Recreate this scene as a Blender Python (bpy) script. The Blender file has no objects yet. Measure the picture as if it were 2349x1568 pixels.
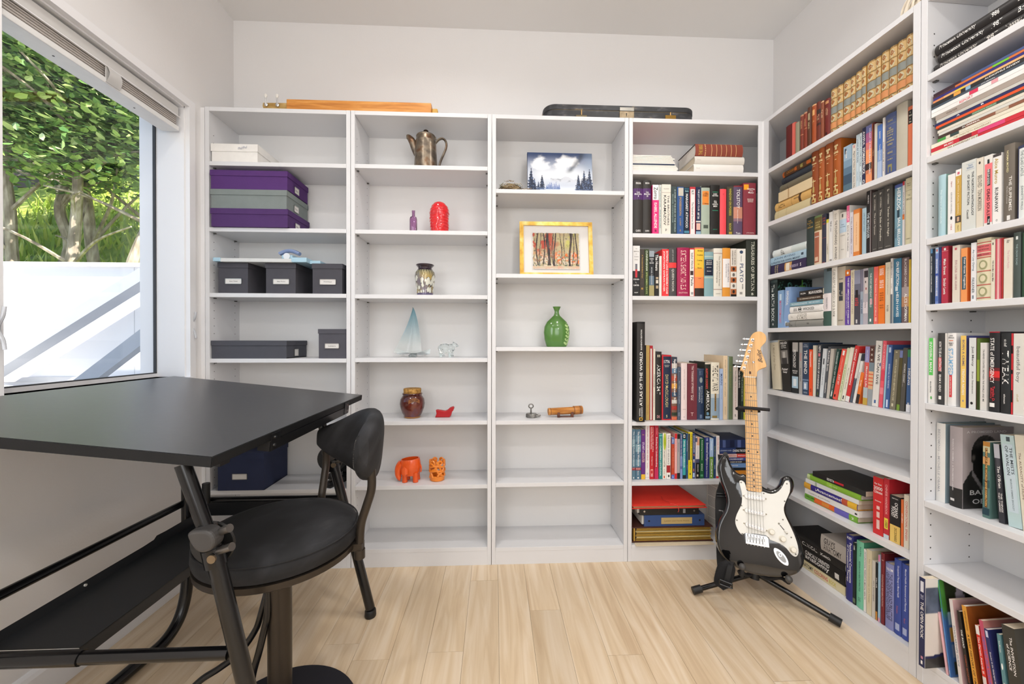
import bpy, bmesh, math, random
from mathutils import Matrix, Vector
random.seed(7)
S = bpy.context.scene
COL = S.collection

# ---------------------------------------------------------------- camera
CAM_POS = Vector((0.0, -1.74, 1.012)); YAW = -.0436; PIT = .0057; ROL = .0014; FPX = 889.0
def _axes():
    c, s = math.cos(YAW), math.sin(YAW); cp, sp = math.cos(PIT), math.sin(PIT); cr, sr = math.cos(ROL), math.sin(ROL)
    right0 = Vector((c, s, 0)); fwd0 = Vector((-s, c, 0))
    fwd = fwd0 * cp + Vector((0, 0, -sp)); up0 = fwd0 * sp + Vector((0, 0, cp))
    right = right0 * cr + up0 * sr
    up = up0 * cr - right0 * sr
    return right, up, fwd
RIGHT, UP, FWD = _axes()
cam_data = bpy.data.cameras.new('camera'); cam = bpy.data.objects.new('camera', cam_data); COL.objects.link(cam)
m3 = Matrix((RIGHT, UP, -FWD)).transposed()
cam.matrix_world = Matrix.Translation(CAM_POS) @ m3.to_4x4()
cam_data.sensor_width = 36.0; cam_data.sensor_fit = 'HORIZONTAL'; cam_data.lens = 36.0 * FPX / 2349.0
cam_data.clip_start = .02; cam_data.clip_end = 200
S.camera = cam

# ---------------------------------------------------------------- sky, sun, lamps, exposure
S.view_settings.view_transform = 'Standard'; S.view_settings.look = 'None'
S.view_settings.gamma = 1.0; S.view_settings.use_curve_mapping = False
S.view_settings.exposure = 0.12
world = bpy.data.worlds.new('sky'); S.world = world; world.use_nodes = True
nt = world.node_tree; nt.nodes.clear()
sky = nt.nodes.new('ShaderNodeTexSky'); sky.sky_type = 'NISHITA'; sky.sun_disc = False
sky.sun_elevation = math.radians(49); sky.sun_rotation = math.radians(120); sky.air_density = 1.2; sky.dust_density = 1.5
bg = nt.nodes.new('ShaderNodeBackground'); bg.inputs['Strength'].default_value = .30
ow = nt.nodes.new('ShaderNodeOutputWorld'); nt.links.new(sky.outputs[0], bg.inputs[0]); nt.links.new(bg.outputs[0], ow.inputs[0])
def lamp(name, kind, loc, energy, color, target=None, **kw):
    d = bpy.data.lights.new(name, kind); d.energy = energy; d.color = color
    for k, v in kw.items(): setattr(d, k, v)
    o = bpy.data.objects.new(name, d); COL.objects.link(o); o.location = loc
    if target is not None:
        o.rotation_euler = (Vector(target) - Vector(loc)).to_track_quat('-Z', 'Y').to_euler()
    return o
SUN_DIR = Vector((-.70, .41, -.95))
sun = lamp('sun', 'SUN', (6, -5, 8), 12., (1, .96, .88), angle=math.radians(.53))
sun.rotation_euler = SUN_DIR.to_track_quat('-Z', 'Y').to_euler()
# recessed ceiling downlights of the room, just below the ceiling
WARM = (1, .965, .93)
for i, (x, y, e) in enumerate([(-.28, -.50, 3.0), (.72, -.52, 3.4), (-.75, -1.15, 4.6), (.55, -1.35, 6.4), (-.6, -2.5, 6.5), (.7, -2.5, 6.5)]):
    lamp('downlight', 'AREA', (x, y, 2.545), e, WARM, (x, y, 0), shape='DISK', size=.13, spread=math.radians(150))
# daylight of another left-wall window behind the camera, plus an added unseen rear fill
lamp('side_window_light', 'AREA', (-1.22, -2.75, 1.5), 23, (.92, .96, 1), (.6, -1.4, 1.2), shape='RECTANGLE', size=1.3, size_y=1.3)
lamp('rear_fill_light', 'AREA', (.6, -3.95, 1.5), 19, (.94, .97, 1), (0.1, 0, 1.1), shape='RECTANGLE', size=1.4, size_y=1.4)

# added unseen lamp behind the camera, aimed up to brighten the ceiling
lamp('ceiling_fill', 'AREA', (1.0, -2.9, 1.85), 11, WARM, (.9, -2.5, 2.6), shape='DISK', size=.3)

# ---------------------------------------------------------------- helpers
def at(px, py, X=None, Y=None, Z=None):
    """the point of a plane X=, Y= or Z= seen at a photograph pixel (2349 x 1568)"""
    d = RIGHT * (px - 1174.5) + UP * (784 - py) + FWD * FPX
    if X is not None: t = (X - CAM_POS.x) / d.x
    elif Y is not None: t = (Y - CAM_POS.y) / d.y
    else: t = (Z - CAM_POS.z) / d.z
    return CAM_POS + d * t
def lin(h, a=1.0):
    h = h.lstrip('#'); r = []
    for i in (0, 2, 4):
        c = int(h[i:i + 2], 16) / 255; r.append(c / 12.92 if c <= .04045 else ((c + .055) / 1.055) ** 2.4)
    return (r[0], r[1], r[2], a)
MATS = {}
def mat(col, rough=.5, metal=0., var=.06, scale=30., bump=0., bscale=80., spec=.5, coat=0., name=None, sheen=0.):
    key = (col, rough, metal, var, scale, bump, bscale, spec, coat, sheen)
    if key in MATS: return MATS[key]
    m = bpy.data.materials.new(name or 'm_' + col); m.use_nodes = True; n = m.node_tree; b = n.nodes['Principled BSDF']
    c = lin(col); b.inputs['Roughness'].default_value = rough; b.inputs['Metallic'].default_value = metal
    b.inputs['Specular IOR Level'].default_value = spec; b.inputs['Coat Weight'].default_value = coat
    b.inputs['Sheen Weight'].default_value = sheen
    b.inputs['Base Color'].default_value = c
    tc = n.nodes.new('ShaderNodeTexCoord')
    if var > 0:
        no = n.nodes.new('ShaderNodeTexNoise'); no.inputs['Scale'].default_value = scale; no.inputs['Detail'].default_value = 3
        n.links.new(tc.outputs['Object'], no.inputs['Vector'])
        mx = n.nodes.new('ShaderNodeMix'); mx.data_type = 'RGBA'
        mx.inputs[6].default_value = tuple(x * (1 - var) for x in c[:3]) + (1,); mx.inputs[7].default_value = tuple(min(1, x * (1 + var)) for x in c[:3]) + (1,)
        n.links.new(no.outputs[0], mx.inputs[0]); n.links.new(mx.outputs[2], b.inputs['Base Color'])
    if bump > 0:
        nb = n.nodes.new('ShaderNodeTexNoise'); nb.inputs['Scale'].default_value = bscale; nb.inputs['Detail'].default_value = 4
        n.links.new(tc.outputs['Object'], nb.inputs['Vector'])
        bp = n.nodes.new('ShaderNodeBump'); bp.inputs['Strength'].default_value = bump; bp.inputs['Distance'].default_value = .002
        n.links.new(nb.outputs[0], bp.inputs['Height']); n.links.new(bp.outputs[0], b.inputs['Normal'])
    MATS[key] = m; return m
def mat_ramp(name, stops, scale=(1, 1, 1), nscale=5., rough=.5, metal=0., bump=0., detail=6., dist=0., rnd=0., sheen=0., coat=0.):
    """noise -> colour ramp on object coordinates; rnd adds a per-object shift of value"""
    m = bpy.data.materials.new(name); m.use_nodes = True; n = m.node_tree; b = n.nodes['Principled BSDF']
    b.inputs['Roughness'].default_value = rough; b.inputs['Metallic'].default_value = metal; b.inputs['Sheen Weight'].default_value = sheen
    b.inputs['Coat Weight'].default_value = coat
    tc = n.nodes.new('ShaderNodeTexCoord'); mp = n.nodes.new('ShaderNodeMapping'); mp.inputs['Scale'].default_value = scale
    n.links.new(tc.outputs['Object'], mp.inputs['Vector'])
    no = n.nodes.new('ShaderNodeTexNoise'); no.inputs['Scale'].default_value = nscale; no.inputs['Detail'].default_value = detail; no.inputs['Distortion'].default_value = dist
    cr = n.nodes.new('ShaderNodeValToRGB')
    if rnd:
        oi = n.nodes.new('ShaderNodeObjectInfo'); va = n.nodes.new('ShaderNodeVectorMath'); va.operation = 'ADD'
        cb = n.nodes.new('ShaderNodeCombineXYZ'); mu = n.nodes.new('ShaderNodeMath'); mu.operation = 'MULTIPLY'; mu.inputs[1].default_value = 37.
        n.links.new(oi.outputs['Random'], mu.inputs[0]); n.links.new(mu.outputs[0], cb.inputs[0]); n.links.new(mu.outputs[0], cb.inputs[1])
        n.links.new(mp.outputs[0], va.inputs[0]); n.links.new(cb.outputs[0], va.inputs[1]); n.links.new(va.outputs[0], no.inputs['Vector'])
    else:
        n.links.new(mp.outputs[0], no.inputs['Vector'])
    e = cr.color_ramp.elements
    while len(e) < len(stops): e.new(.5)
    for el, (p, c) in zip(e, stops): el.position = p; el.color = lin(c)
    n.links.new(no.outputs[0], cr.inputs[0])
    if rnd:
        hs = n.nodes.new('ShaderNodeHueSaturation'); mr = n.nodes.new('ShaderNodeMapRange')
        mr.inputs[3].default_value = 1 - rnd; mr.inputs[4].default_value = 1 + rnd
        n.links.new(oi.outputs['Random'], mr.inputs[0]); n.links.new(mr.outputs[0], hs.inputs['Value']); n.links.new(cr.outputs[0], hs.inputs['Color'])
        n.links.new(hs.outputs[0], b.inputs['Base Color'])
    else: n.links.new(cr.outputs[0], b.inputs['Base Color'])
    if bump:
        bp = n.nodes.new('ShaderNodeBump'); bp.inputs['Strength'].default_value = bump; bp.inputs['Distance'].default_value = .002
        n.links.new(no.outputs[0], bp.inputs['Height']); n.links.new(bp.outputs[0], b.inputs['Normal'])
    return m
def mat_attr(name, rough=.5, coat=0., metal=0.):
    m = bpy.data.materials.new(name); m.use_nodes = True; n = m.node_tree; b = n.nodes['Principled BSDF']
    a = n.nodes.new('ShaderNodeAttribute'); a.attribute_name = 'Col'; n.links.new(a.outputs['Color'], b.inputs['Base Color'])
    b.inputs['Roughness'].default_value = rough; b.inputs['Coat Weight'].default_value = coat; b.inputs['Metallic'].default_value = metal
    return m
def mat_glass(name, col='ffffff', rough=.02, ior=1.45, trans=1.0):
    m = bpy.data.materials.new(name); m.use_nodes = True; b = m.node_tree.nodes['Principled BSDF']
    b.inputs['Base Color'].default_value = lin(col); b.inputs['Roughness'].default_value = rough
    b.inputs['IOR'].default_value = ior; b.inputs['Transmission Weight'].default_value = trans
    return m
class MB:
    """collects shapes, then links them as ONE mesh object"""
    def __init__(s): s.v = []; s.f = []; s.m = []; s.sm = []
    def add(s, vs, fs, mi=0, smooth=False):
        o = len(s.v); s.v += [Vector(p) for p in vs]
        for f in fs: s.f.append([i + o for i in f]); s.m.append(mi); s.sm.append(smooth)
        return s
    def box(s, a, b, mi=0, bev=0.):
        x0, x1 = sorted((a[0], b[0])); y0, y1 = sorted((a[1], b[1])); z0, z1 = sorted((a[2], b[2]))
        if bev <= 0:
            vs = [(x0, y0, z0), (x1, y0, z0), (x1, y1, z0), (x0, y1, z0), (x0, y0, z1), (x1, y0, z1), (x1, y1, z1), (x0, y1, z1)]
            return s.add(vs, [(3, 2, 1, 0), (4, 5, 6, 7), (0, 1, 5, 4), (1, 2, 6, 5), (2, 3, 7, 6), (3, 0, 4, 7)], mi)
        bm = bmesh.new(); bmesh.ops.create_cube(bm, size=1)
        for v in bm.verts: v.co = Vector(((x0 + x1) / 2 + v.co.x * (x1 - x0), (y0 + y1) / 2 + v.co.y * (y1 - y0), (z0 + z1) / 2 + v.co.z * (z1 - z0)))
        bmesh.ops.bevel(bm, geom=bm.edges[:], offset=bev, segments=2, affect='EDGES', profile=.6)
        return s.bm(bm, mi)
    def bm(s, bm, mi=0, smooth=False, M=None):
        bm.verts.index_update(); bm.verts.ensure_lookup_table()
        vs = [(M @ v.co) if M else v.co.copy() for v in bm.verts]; fs = [[v.index for v in f.verts] for f in bm.faces]
        bm.free(); return s.add(vs, fs, mi, smooth)
    def obox(s, c, ax, ay, az, mi=0):
        """box by centre and three half-extent vectors"""
        c, ax, ay, az = map(Vector, (c, ax, ay, az))
        vs = [c + ax * i + ay * j + az * k for k in (-1, 1) for i, j in ((-1, -1), (1, -1), (1, 1), (-1, 1))]
        return s.add(vs, [(3, 2, 1, 0), (4, 5, 6, 7), (0, 1, 5, 4), (1, 2, 6, 5), (2, 3, 7, 6), (3, 0, 4, 7)], mi)
    def tube(s, pts, r, seg=10, mi=0, cap=True, closed=False, flat=1.0):
        pts = [Vector(p) for p in pts]; n = len(pts); rs = r if isinstance(r, (list, tuple)) else [r] * n
        vs = []; fs = []; prev = None
        for i, p in enumerate(pts):
            if closed: t = pts[(i + 1) % n] - pts[i - 1]
            else: t = pts[min(i + 1, n - 1)] - pts[max(i - 1, 0)]
            t.normalize()
            if prev is None:
                a = Vector((0, 0, 1)) if abs(t.z) < .9 else Vector((0, 1, 0))
                nrm = (a - t * a.dot(t)).normalized()
            else:
                nrm = (prev - t * prev.dot(t))
                nrm = nrm.normalized() if nrm.length > 1e-6 else prev
            prev = nrm; bi = t.cross(nrm)
            for k in range(seg):
                an = 2 * math.pi * k / seg; vs.append(p + (nrm * math.cos(an) + bi * math.sin(an) * flat) * rs[i])
        for i in range(n if closed else n - 1):
            j = (i + 1) % n
            for k in range(seg):
                l = (k + 1) % seg; fs.append((i * seg + k, i * seg + l, j * seg + l, j * seg + k))
        if cap and not closed:
            fs.append(tuple(range(seg - 1, -1, -1))); fs.append(tuple((n - 1) * seg + k for k in range(seg)))
        return s.add(vs, fs, mi, True)
    def lathe(s, prof, c=(0, 0, 0), seg=32, mi=0, cap=True, sx=1., sy=1., M=None):
        """prof: list of (r, z)"""
        c = Vector(c); vs = []; fs = []; n = len(prof)
        for r, z in prof:
            for k in range(seg):
                a = 2 * math.pi * k / seg; p = Vector((r * math.cos(a) * sx, r * math.sin(a) * sy, z))
                vs.append((M @ p) if M else c + p)
        for i in range(n - 1):
            for k in range(seg):
                l = (k + 1) % seg; fs.append((i * seg + k, i * seg + l, (i + 1) * seg + l, (i + 1) * seg + k))
        if cap:
            if prof[0][0] > 1e-6: fs.append(tuple(range(seg - 1, -1, -1)))
            if prof[-1][0] > 1e-6: fs.append(tuple((n - 1) * seg + k for k in range(seg)))
        return s.add(vs, fs, mi, True)
    def cyl(s, a, b, r, seg=16, mi=0): return s.tube([a, b], r, seg, mi)
    def prism(s, poly, z0, z1, mi=0, M=None, bev=0., smooth=False):
        """2D polygon (x,y) extruded z0..z1"""
        bm = bmesh.new(); n = len(poly)
        lo = [bm.verts.new((x, y, z0)) for x, y in poly]; hi = [bm.verts.new((x, y, z1)) for x, y in poly]
        bm.faces.new(lo[::-1]); top = bm.faces.new(hi)
        for i in range(n): bm.faces.new((lo[i], lo[(i + 1) % n], hi[(i + 1) % n], hi[i]))
        bmesh.ops.recalc_face_normals(bm, faces=bm.faces[:])
        if bev > 0:
            ed = [e for e in bm.edges if abs(e.verts[0].co.z - e.verts[1].co.z) < 1e-7]
            bmesh.ops.bevel(bm, geom=ed, offset=bev, segments=3, affect='EDGES', profile=.5)
        ng = [f for f in bm.faces if len(f.verts) > 4]
        bmesh.ops.triangulate(bm, faces=ng)
        return s.bm(bm, mi, smooth, M)
    def sphere(s, c, r, mi=0, u=16, v=10, sc=(1, 1, 1)):
        c = Vector(c)
        prof = [(max(1e-7, math.sin(math.pi * i / v)) * r, -math.cos(math.pi * i / v) * r) for i in range(v + 1)]
        return s.lathe(prof, seg=u, mi=mi, cap=False, M=Matrix.Translation(c) @ Matrix.Diagonal((sc[0], sc[1], sc[2], 1)))
    def grid(s, fn, nu, nv, mi=0, smooth=True, closed_u=False):
        vs = [fn(i / (nu if closed_u else nu - 1), j / (nv - 1)) for j in range(nv) for i in range(nu)]
        fs = []
        for j in range(nv - 1):
            for i in range(nu if closed_u else nu - 1):
                k = (i + 1) % nu; fs.append((j * nu + i, j * nu + k, (j + 1) * nu + k, (j + 1) * nu + i))
        return s.add(vs, fs, mi, smooth)
    def mesh(s, name, mats, org=None):
        me = bpy.data.meshes.new(name)
        vs = [(p - org) if org is not None else p for p in s.v]
        me.from_pydata([tuple(p) for p in vs], [], s.f)
        for m in (mats if isinstance(mats, (list, tuple)) else [mats]): me.materials.append(m)
        me.polygons.foreach_set('material_index', s.m); me.polygons.foreach_set('use_smooth', s.sm)
        me.update(); return me
    def build(s, name, mats, parent=None, local=False, kind=None, label=None, colors=None):
        """world coordinates unless local; a part of an unrotated Empty is shifted to its base"""
        org = None
        if parent is not None and not local: org = WPOS[parent.name]
        me = s.mesh(name, mats, org)
        if any(s.sm):
            try: me.set_sharp_from_angle(angle=math.radians(38))
            except Exception: pass
        if colors:
            a = me.color_attributes.new('Col', 'FLOAT_COLOR', 'POINT')
            flat = []
            for c in colors: flat += list(c) + ([1.] if len(c) == 3 else [])
            a.data.foreach_set('color', flat)
        o = bpy.data.objects.new(name, me); COL.objects.link(o)
        if parent is not None: o.parent = parent; WPOS[o.name] = WPOS[parent.name]
        else: WPOS[o.name] = Vector((0, 0, 0))
        if kind: o['kind'] = kind
        if label: o['label'] = label
        return o
WPOS = {}
def thing(name, label, cat, loc=(0, 0, 0), group=None, M=None, kind=None):
    o = bpy.data.objects.new(name, None); COL.objects.link(o); o.empty_display_size = .05
    if M is not None: o.matrix_world = M; WPOS[o.name] = M.translation.copy()
    else: o.location = loc; WPOS[o.name] = Vector(loc)
    if label: o['label'] = label
    if cat: o['category'] = cat
    if group: o['group'] = group
    if kind: o['kind'] = kind
    return o
def tag(o, label, cat, group=None):
    o['label'] = label; o['category'] = cat
    if group: o['group'] = group
    return o
def smoothpath(pts, n=8):
    """Catmull-Rom through points"""
    P = [Vector(p) for p in pts]; out = []
    for i in range(len(P) - 1):
        a = P[max(i - 1, 0)]; b = P[i]; c = P[i + 1]; d = P[min(i + 2, len(P) - 1)]
        for k in range(n):
            t = k / n
            out.append(.5 * ((2 * b) + (-a + c) * t + (2 * a - 5 * b + 4 * c - d) * t * t + (-a + 3 * b - 3 * c + d) * t ** 3))
    out.append(P[-1]); return out
_TX = {}
def text_geo(txt):
    """triangles of a line of lettering, normalised to 0..1 x 0..1, plus its aspect"""
    if txt in _TX: return _TX[txt]
    cu = bpy.data.curves.new('lettering', 'FONT'); cu.body = txt; cu.resolution_u = 2; cu.offset = .012
    ob = bpy.data.objects.new('lettering', cu); me = bpy.data.meshes.new_from_object(ob)
    vs = [v.co.copy() for v in me.vertices]; fs = [tuple(p.vertices) for p in me.polygons]
    bpy.data.objects.remove(ob); bpy.data.curves.remove(cu); bpy.data.meshes.remove(me)
    if not vs: _TX[txt] = ([], [], 1.); return _TX[txt]
    x0 = min(v.x for v in vs); x1 = max(v.x for v in vs); y0 = min(v.y for v in vs); y1 = max(v.y for v in vs)
    _TX[txt] = ([((v.x - x0) / (x1 - x0), (v.y - y0) / max(y1 - y0, 1e-6)) for v in vs], fs, (x1 - x0) / max(y1 - y0, 1e-6))
    return _TX[txt]
def put_text(mb, txt, c, ex, ey, L, H, mi=0, warp=None, shear=0.):
    """lettering centred on c, reading along ex, upright ey, L long and H tall"""
    vs, fs, asp = text_geo(txt)
    if not vs: return
    k = (L / H) / asp
    if k > 1.9: L = 1.9 * asp * H
    elif k < .45: H = L / (.45 * asp)
    c, ex, ey = Vector(c), Vector(ex), Vector(ey)
    pts = [c + ex * ((x - .5 + shear * (y - .5)) * L) + ey * ((y - .5) * H) for x, y in vs]
    if warp: pts = [warp(p) for p in pts]
    mb.add(pts, fs, mi)

# shared materials
M_WALL = mat('e9e7e6', .85, var=.015, scale=4, bump=.12, bscale=180, name='wall_paint')
M_CEIL = mat('ecebea', .9, var=.01, scale=3, name='ceiling_paint')
M_TRIM = mat('eeedee', .45, var=.015, scale=6, name='trim_paint')
M_CASE = mat('dedee0', .38, var=.012, scale=9, bump=.04, bscale=400, name='white_laminate')
M_CASEB = mat('e4e3e2', .55, var=.012, scale=9, name='white_backboard')
M_BLACKMETAL = mat('0a0a0c', .2, 0., var=.1, scale=20, name='black_tube')
M_CHROME = mat('c9c9c9', .2, 1., var=.05, name='chrome')
M_BLACK = mat('141414', .5, var=.1, name='black_plastic')
# ================================================================= setting
WX = -1.275; CZ = 2.565; D = .2023; H = 2.02; T = .018
O5 = Vector((1.2343, -.0361, 0)); EU = Vector((.0444, -1, 0)).normalized(); EN = Vector((-EU.y, EU.x, 0))
def R5(u, n=0., z=0.): return O5 + EU * u + EN * n + Vector((0, 0, z))
# floor: a dark sub-floor with oak boards laid one by one
fl = MB().box((-1.5, -4.3, -.06), (2.2, .5, -.016)).build('floor', mat('6a5338', .9, name='subfloor'), kind='structure')
M_OAK = mat_ramp('oak', [(.3, 'c5ab8b'), (.47, 'd4bd9d'), (.6, 'dcc8ad'), (.8, 'e3d3bd')], (12, .8, 12), 2.6, .33, bump=.04, detail=9, dist=.9, rnd=.07)
random.seed(21); x = -1.262; pi_ = 0; pw = .116
while x < 1.75:
    y = -4.2 - random.random() * .8
    while y < .23:
        ln = random.choice((.55, .75, .95, 1.15, 1.35)); y1 = min(y + ln, .23); ya = max(y, -4.2)
        if y1 > ya + .02:
            vis = y1 > -2.0
            MB().box((x + .0004, ya + .0005, -.016), (x + pw - .0004, y1 - .0005, random.uniform(-.0004, 0)), bev=0).build('floor_board', M_OAK, fl)
            pi_ += 1
        y = y1 if y1 < .23 else .3
    x += pw
random.seed(3)
MB().box((-1.46, -4.3, CZ), (2.3, .42, CZ + .10)).build('ceiling', M_CEIL, kind='structure')
MB().box((-1.46, D + .012, -.05), (2.3, .42, CZ)).build('wall_back', M_WALL, kind='structure')
rw = MB()
a = R5(-.6, D + .012); b = R5(4.3, D + .012); nn = EN * .12
rw.add([a, b, b + nn, a + nn] + [p + Vector((0, 0, CZ)) for p in (a, b, b + nn, a + nn)], [(3, 2, 1, 0), (4, 5, 6, 7), (0, 1, 5, 4), (1, 2, 6, 5), (2, 3, 7, 6), (3, 0, 4, 7)])
rw.build('wall_right', M_WALL, kind='structure')
MB().box((-1.46, -4.42, -.05), (2.3, -4.3, CZ)).build('wall_front', M_WALL, kind='structure')
# left wall with the window opening
WY0, WY1, WZ0, WZ1 = -.690, -.081, .858, 1.970
lw = MB(); XO = -1.455
lw.box((XO, -4.3, -.05), (WX, WY0, CZ)).box((XO, WY1, -.05), (WX, D + .012, CZ)).box((XO, WY0, -.05), (WX, WY1, WZ0)).box((XO, WY0, WZ1), (WX, WY1, CZ))
lw.build('wall_left', M_WALL, kind='structure')
# roof slab and eave (shade the yard as the house does)
MB().box((-1.47, -4.5, CZ + .10), (2.4, .43, CZ + .135)).build('trim_1', M_TRIM, kind='structure')
# baseboard along the left wall
bb = MB().prism([(0, 0), (.013, 0), (.013, .085), (.009, .098), (.004, .103), (0, .105)], 0, 1)
bb = MB()
prof = [(0, 0), (.014, 0), (.014, .082), (.010, .094), (.005, .1), (0, .102)]
bb.add([(WX + p, y, z) for y in (-4.2, .0) for p, z in prof], [(i, (i + 1) % 6, (i + 1) % 6 + 6, i + 6) for i in range(6)] + [(5, 4, 3, 2, 1, 0), (6, 7, 8, 9, 10, 11)])
bb.build('baseboard_left', M_TRIM, kind='structure')
# filler strip between left wall and first bookcase
MB().box((WX, 0.0, 0), (-1.259, .03, 2.015)).build('trim_2', M_TRIM, kind='structure')

# window_1
win = thing('window_1', None, None, (WX, (WY0 + WY1) / 2, WZ0), kind='structure')
c = MB(); cw = .030; ct = .016
c.box((WX, WY1, WZ0 - .03), (WX + ct, WY1 + cw, WZ1 + cw)); c.box((WX, WY0 - cw, WZ0 - .03), (WX + ct, WY0, WZ1 + cw)); c.box((WX, WY0, WZ1), (WX + ct, WY1, WZ1 + cw))
c.build('casing', M_TRIM, win)
MB().box((WX - .16, WY0, WZ0 - .02), (WX + .03, WY1, WZ0), bev=.002).build('sill', M_TRIM, win)
c = MB(); GX = -1.395
c.box((XO, WY1 - .004, WZ0), (WX - .004, WY1, WZ1)); c.box((XO, WY0, WZ0), (WX - .004, WY0 + .004, WZ1)); c.box((XO, WY0, WZ1 - .006), (WX - .004, WY1, WZ1))
c.build('jamb', M_TRIM, win)
c = MB()
for (y0, y1, z0, z1) in ((WY1 - .007, WY1 - .004, WZ0, WZ1), (WY0 + .004, WY0 + .007, WZ0, WZ1), (WY0, WY1, WZ0 + .014, WZ0 + .018), (WY0, WY1, WZ1 - .012, WZ1 - .006)): c.box((GX - .006, y0, z0), (GX + .006, y1, z1))
c.build('glazing_bead', mat('3a3a3c', .6, name='rubber_seal'), win)
MB().box((GX - .012, WY0 + .004, WZ0), (GX + .008, WY1 - .004, WZ0 + .014)).build('sash_rail', M_TRIM, win)
M_PANE = bpy.data.materials.new('window_glass'); M_PANE.use_nodes = True
n = M_PANE.node_tree; n.nodes.clear(); o_ = n.nodes.new('ShaderNodeOutputMaterial'); mx = n.nodes.new('ShaderNodeMixShader'); tr = n.nodes.new('ShaderNodeBsdfTransparent'); gl = n.nodes.new('ShaderNodeBsdfGlossy')
gl.inputs['Roughness'].default_value = .02; fr = n.nodes.new('ShaderNodeLayerWeight'); fr.inputs[0].default_value = .5; pw_ = n.nodes.new('ShaderNodeMath'); pw_.operation = 'POWER'; pw_.inputs[1].default_value = 5.
ma_ = n.nodes.new('ShaderNodeMath'); ma_.operation = 'MULTIPLY_ADD'; ma_.inputs[1].default_value = .5; ma_.inputs[2].default_value = .03
n.links.new(fr.outputs['Facing'], pw_.inputs[0]); n.links.new(pw_.outputs[0], ma_.inputs[0]); n.links.new(ma_.outputs[0], mx.inputs[0]); n.links.new(tr.outputs[0], mx.inputs[1]); n.links.new(gl.outputs[0], mx.inputs[2]); n.links.new(mx.outputs[0], o_.inputs[0])
MB().box((GX - .002, WY0 + .004, WZ0 + .006), (GX + .002, WY1 - .004, WZ1 - .006)).build('pane', M_PANE, win)

# raised pleated shade under the window head
sh = thing('window_shade', 'raised pale pleated shade gathered under the top of the window', 'blind', (-1.30, -.385, 1.86))
y0, y1 = WY0 + .012, WY1 - .018
M_SH = mat('cfcdca', .6, var=.02, name='shade_plastic'); M_PL = mat('bdb6b0', .85, var=.05, scale=60, name='shade_cloth')
MB().box((-1.352, y0, 1.917), (-1.288, y1, 1.955), bev=.004).build('headrail', M_SH, sh)
pl = MB()
for i in range(9): pl.box((-1.346 + (i % 2) * .002, y0 + .003, 1.8775 + i * .0040), (-1.294 - (i % 2) * .003, y1 - .003, 1.8812 + i * .0040))
pl.build('pleat_stack', M_PL, sh, kind='stuff')
MB().box((-1.354, y0, 1.858), (-1.286, y1, 1.877), bev=.003).build('bottom_rail', mat('e6e5e3', .5, name='shade_rail'), sh)
MB().box((-1.286, y0, 1.9125), (-1.281, y1, 1.9155)).build('rail_lip', M_TRIM, sh)
tb = MB(); yc = at(262, 190, X=-1.28).y
tb.grid(lambda u, v: Vector((-1.2835 + .012 * math.sin(math.pi * v) * (1 - .3 * u), yc - .024 + .048 * u, 1.862 + .056 * v)), 6, 9)
tb.box((-1.286, yc - .024, 1.862), (-1.283, yc + .024, 1.917)); tb.build('pull_tab', M_SH, sh)
for k in (0, 1):
    MB().cyl((-1.32, y0 + .16 + k * .26, 1.8575), (-1.32, y0 + .16 + k * .26, 1.862), .003, 8).build('cord_hole', M_BLACK, sh)
# cord cleats screwed to the wall on either side of the window
M_CLEAT = mat_glass('clear_plastic', 'e4e6ea', .15, 1.45, .55)
for (px, lab) in ((438, 'small clear cord cleat on the wall right of the window'), (-3, 'small clear cord cleat on the casing at the left frame edge')):
    p = at(max(px, -30), 745, X=WX + .004) if px > 0 else Vector((WX + .016, -.705, 1.04))
    cl = thing('cord_cleat', lab, 'cleat', (p.x, p.y, p.z), group='cord cleats beside the window')
    b = MB(); z = p.z
    b.tube(smoothpath([(p.x + .020, p.y, z + .055), (p.x + .016, p.y, z + .03), (p.x + .007, p.y, z + .012), (p.x + .005, p.y, z), (p.x + .007, p.y, z - .012), (p.x + .016, p.y, z - .03), (p.x + .020, p.y, z - .055)], 5), .0042, 8)
    b.build('horn', M_CLEAT, cl)
    MB().box((p.x - .004, p.y - .005, z - .012), (p.x + .006, p.y + .005, z + .012), bev=.002).build('screw_plate', M_CLEAT, cl)
    for k in (-1, 1): MB().cyl((p.x + .005, p.y, z + .006 * k), (p.x + .0075, p.y, z + .006 * k), .002, 8).build('screw', M_CHROME, cl)

# ================================================================= outdoors
random.seed(11)
FY = 1.25
M_FENCE = mat('efeef0', .7, var=.04, scale=5, bump=.1, bscale=60, name='fence_paint')
fz = at(325, 604, Y=FY).z; fb = .66
fe = thing('garden_wall', 'white boarded garden wall with flat cap outside the window', 'fence', (-3.4, FY, 0))
MB().box((-6.5, FY, -.4), (-1.62, FY + .10, fz - .03)).build('wall_panel', M_FENCE, fe)
MB().box((-6.5, FY - .03, fz - .03), (-1.62, FY + .13, fz)).build('cap_board', M_FENCE, fe)
MB().box((-6.5, FY - .012, .70), (-1.62, FY, .735)).build('base_board', mat('c9c9cc', .7, name='fence_grey'), fe)
for k in range(3):
    xx = -2.35 - k * .16
    MB().box((xx, FY - .001, .735), (xx + .003, FY, fz - .03)).build('board_joint', mat('b9b9bd', .8, name='joint_grey'), fe)
gp = at(36, 890, Y=FY)
MB().box((-6.5, -4.5, -.4), (-1.46, FY, .66)).build('patio_ground', mat('b9b8b6', .9, var=.1, scale=8, name='concrete'), kind='structure')
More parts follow.
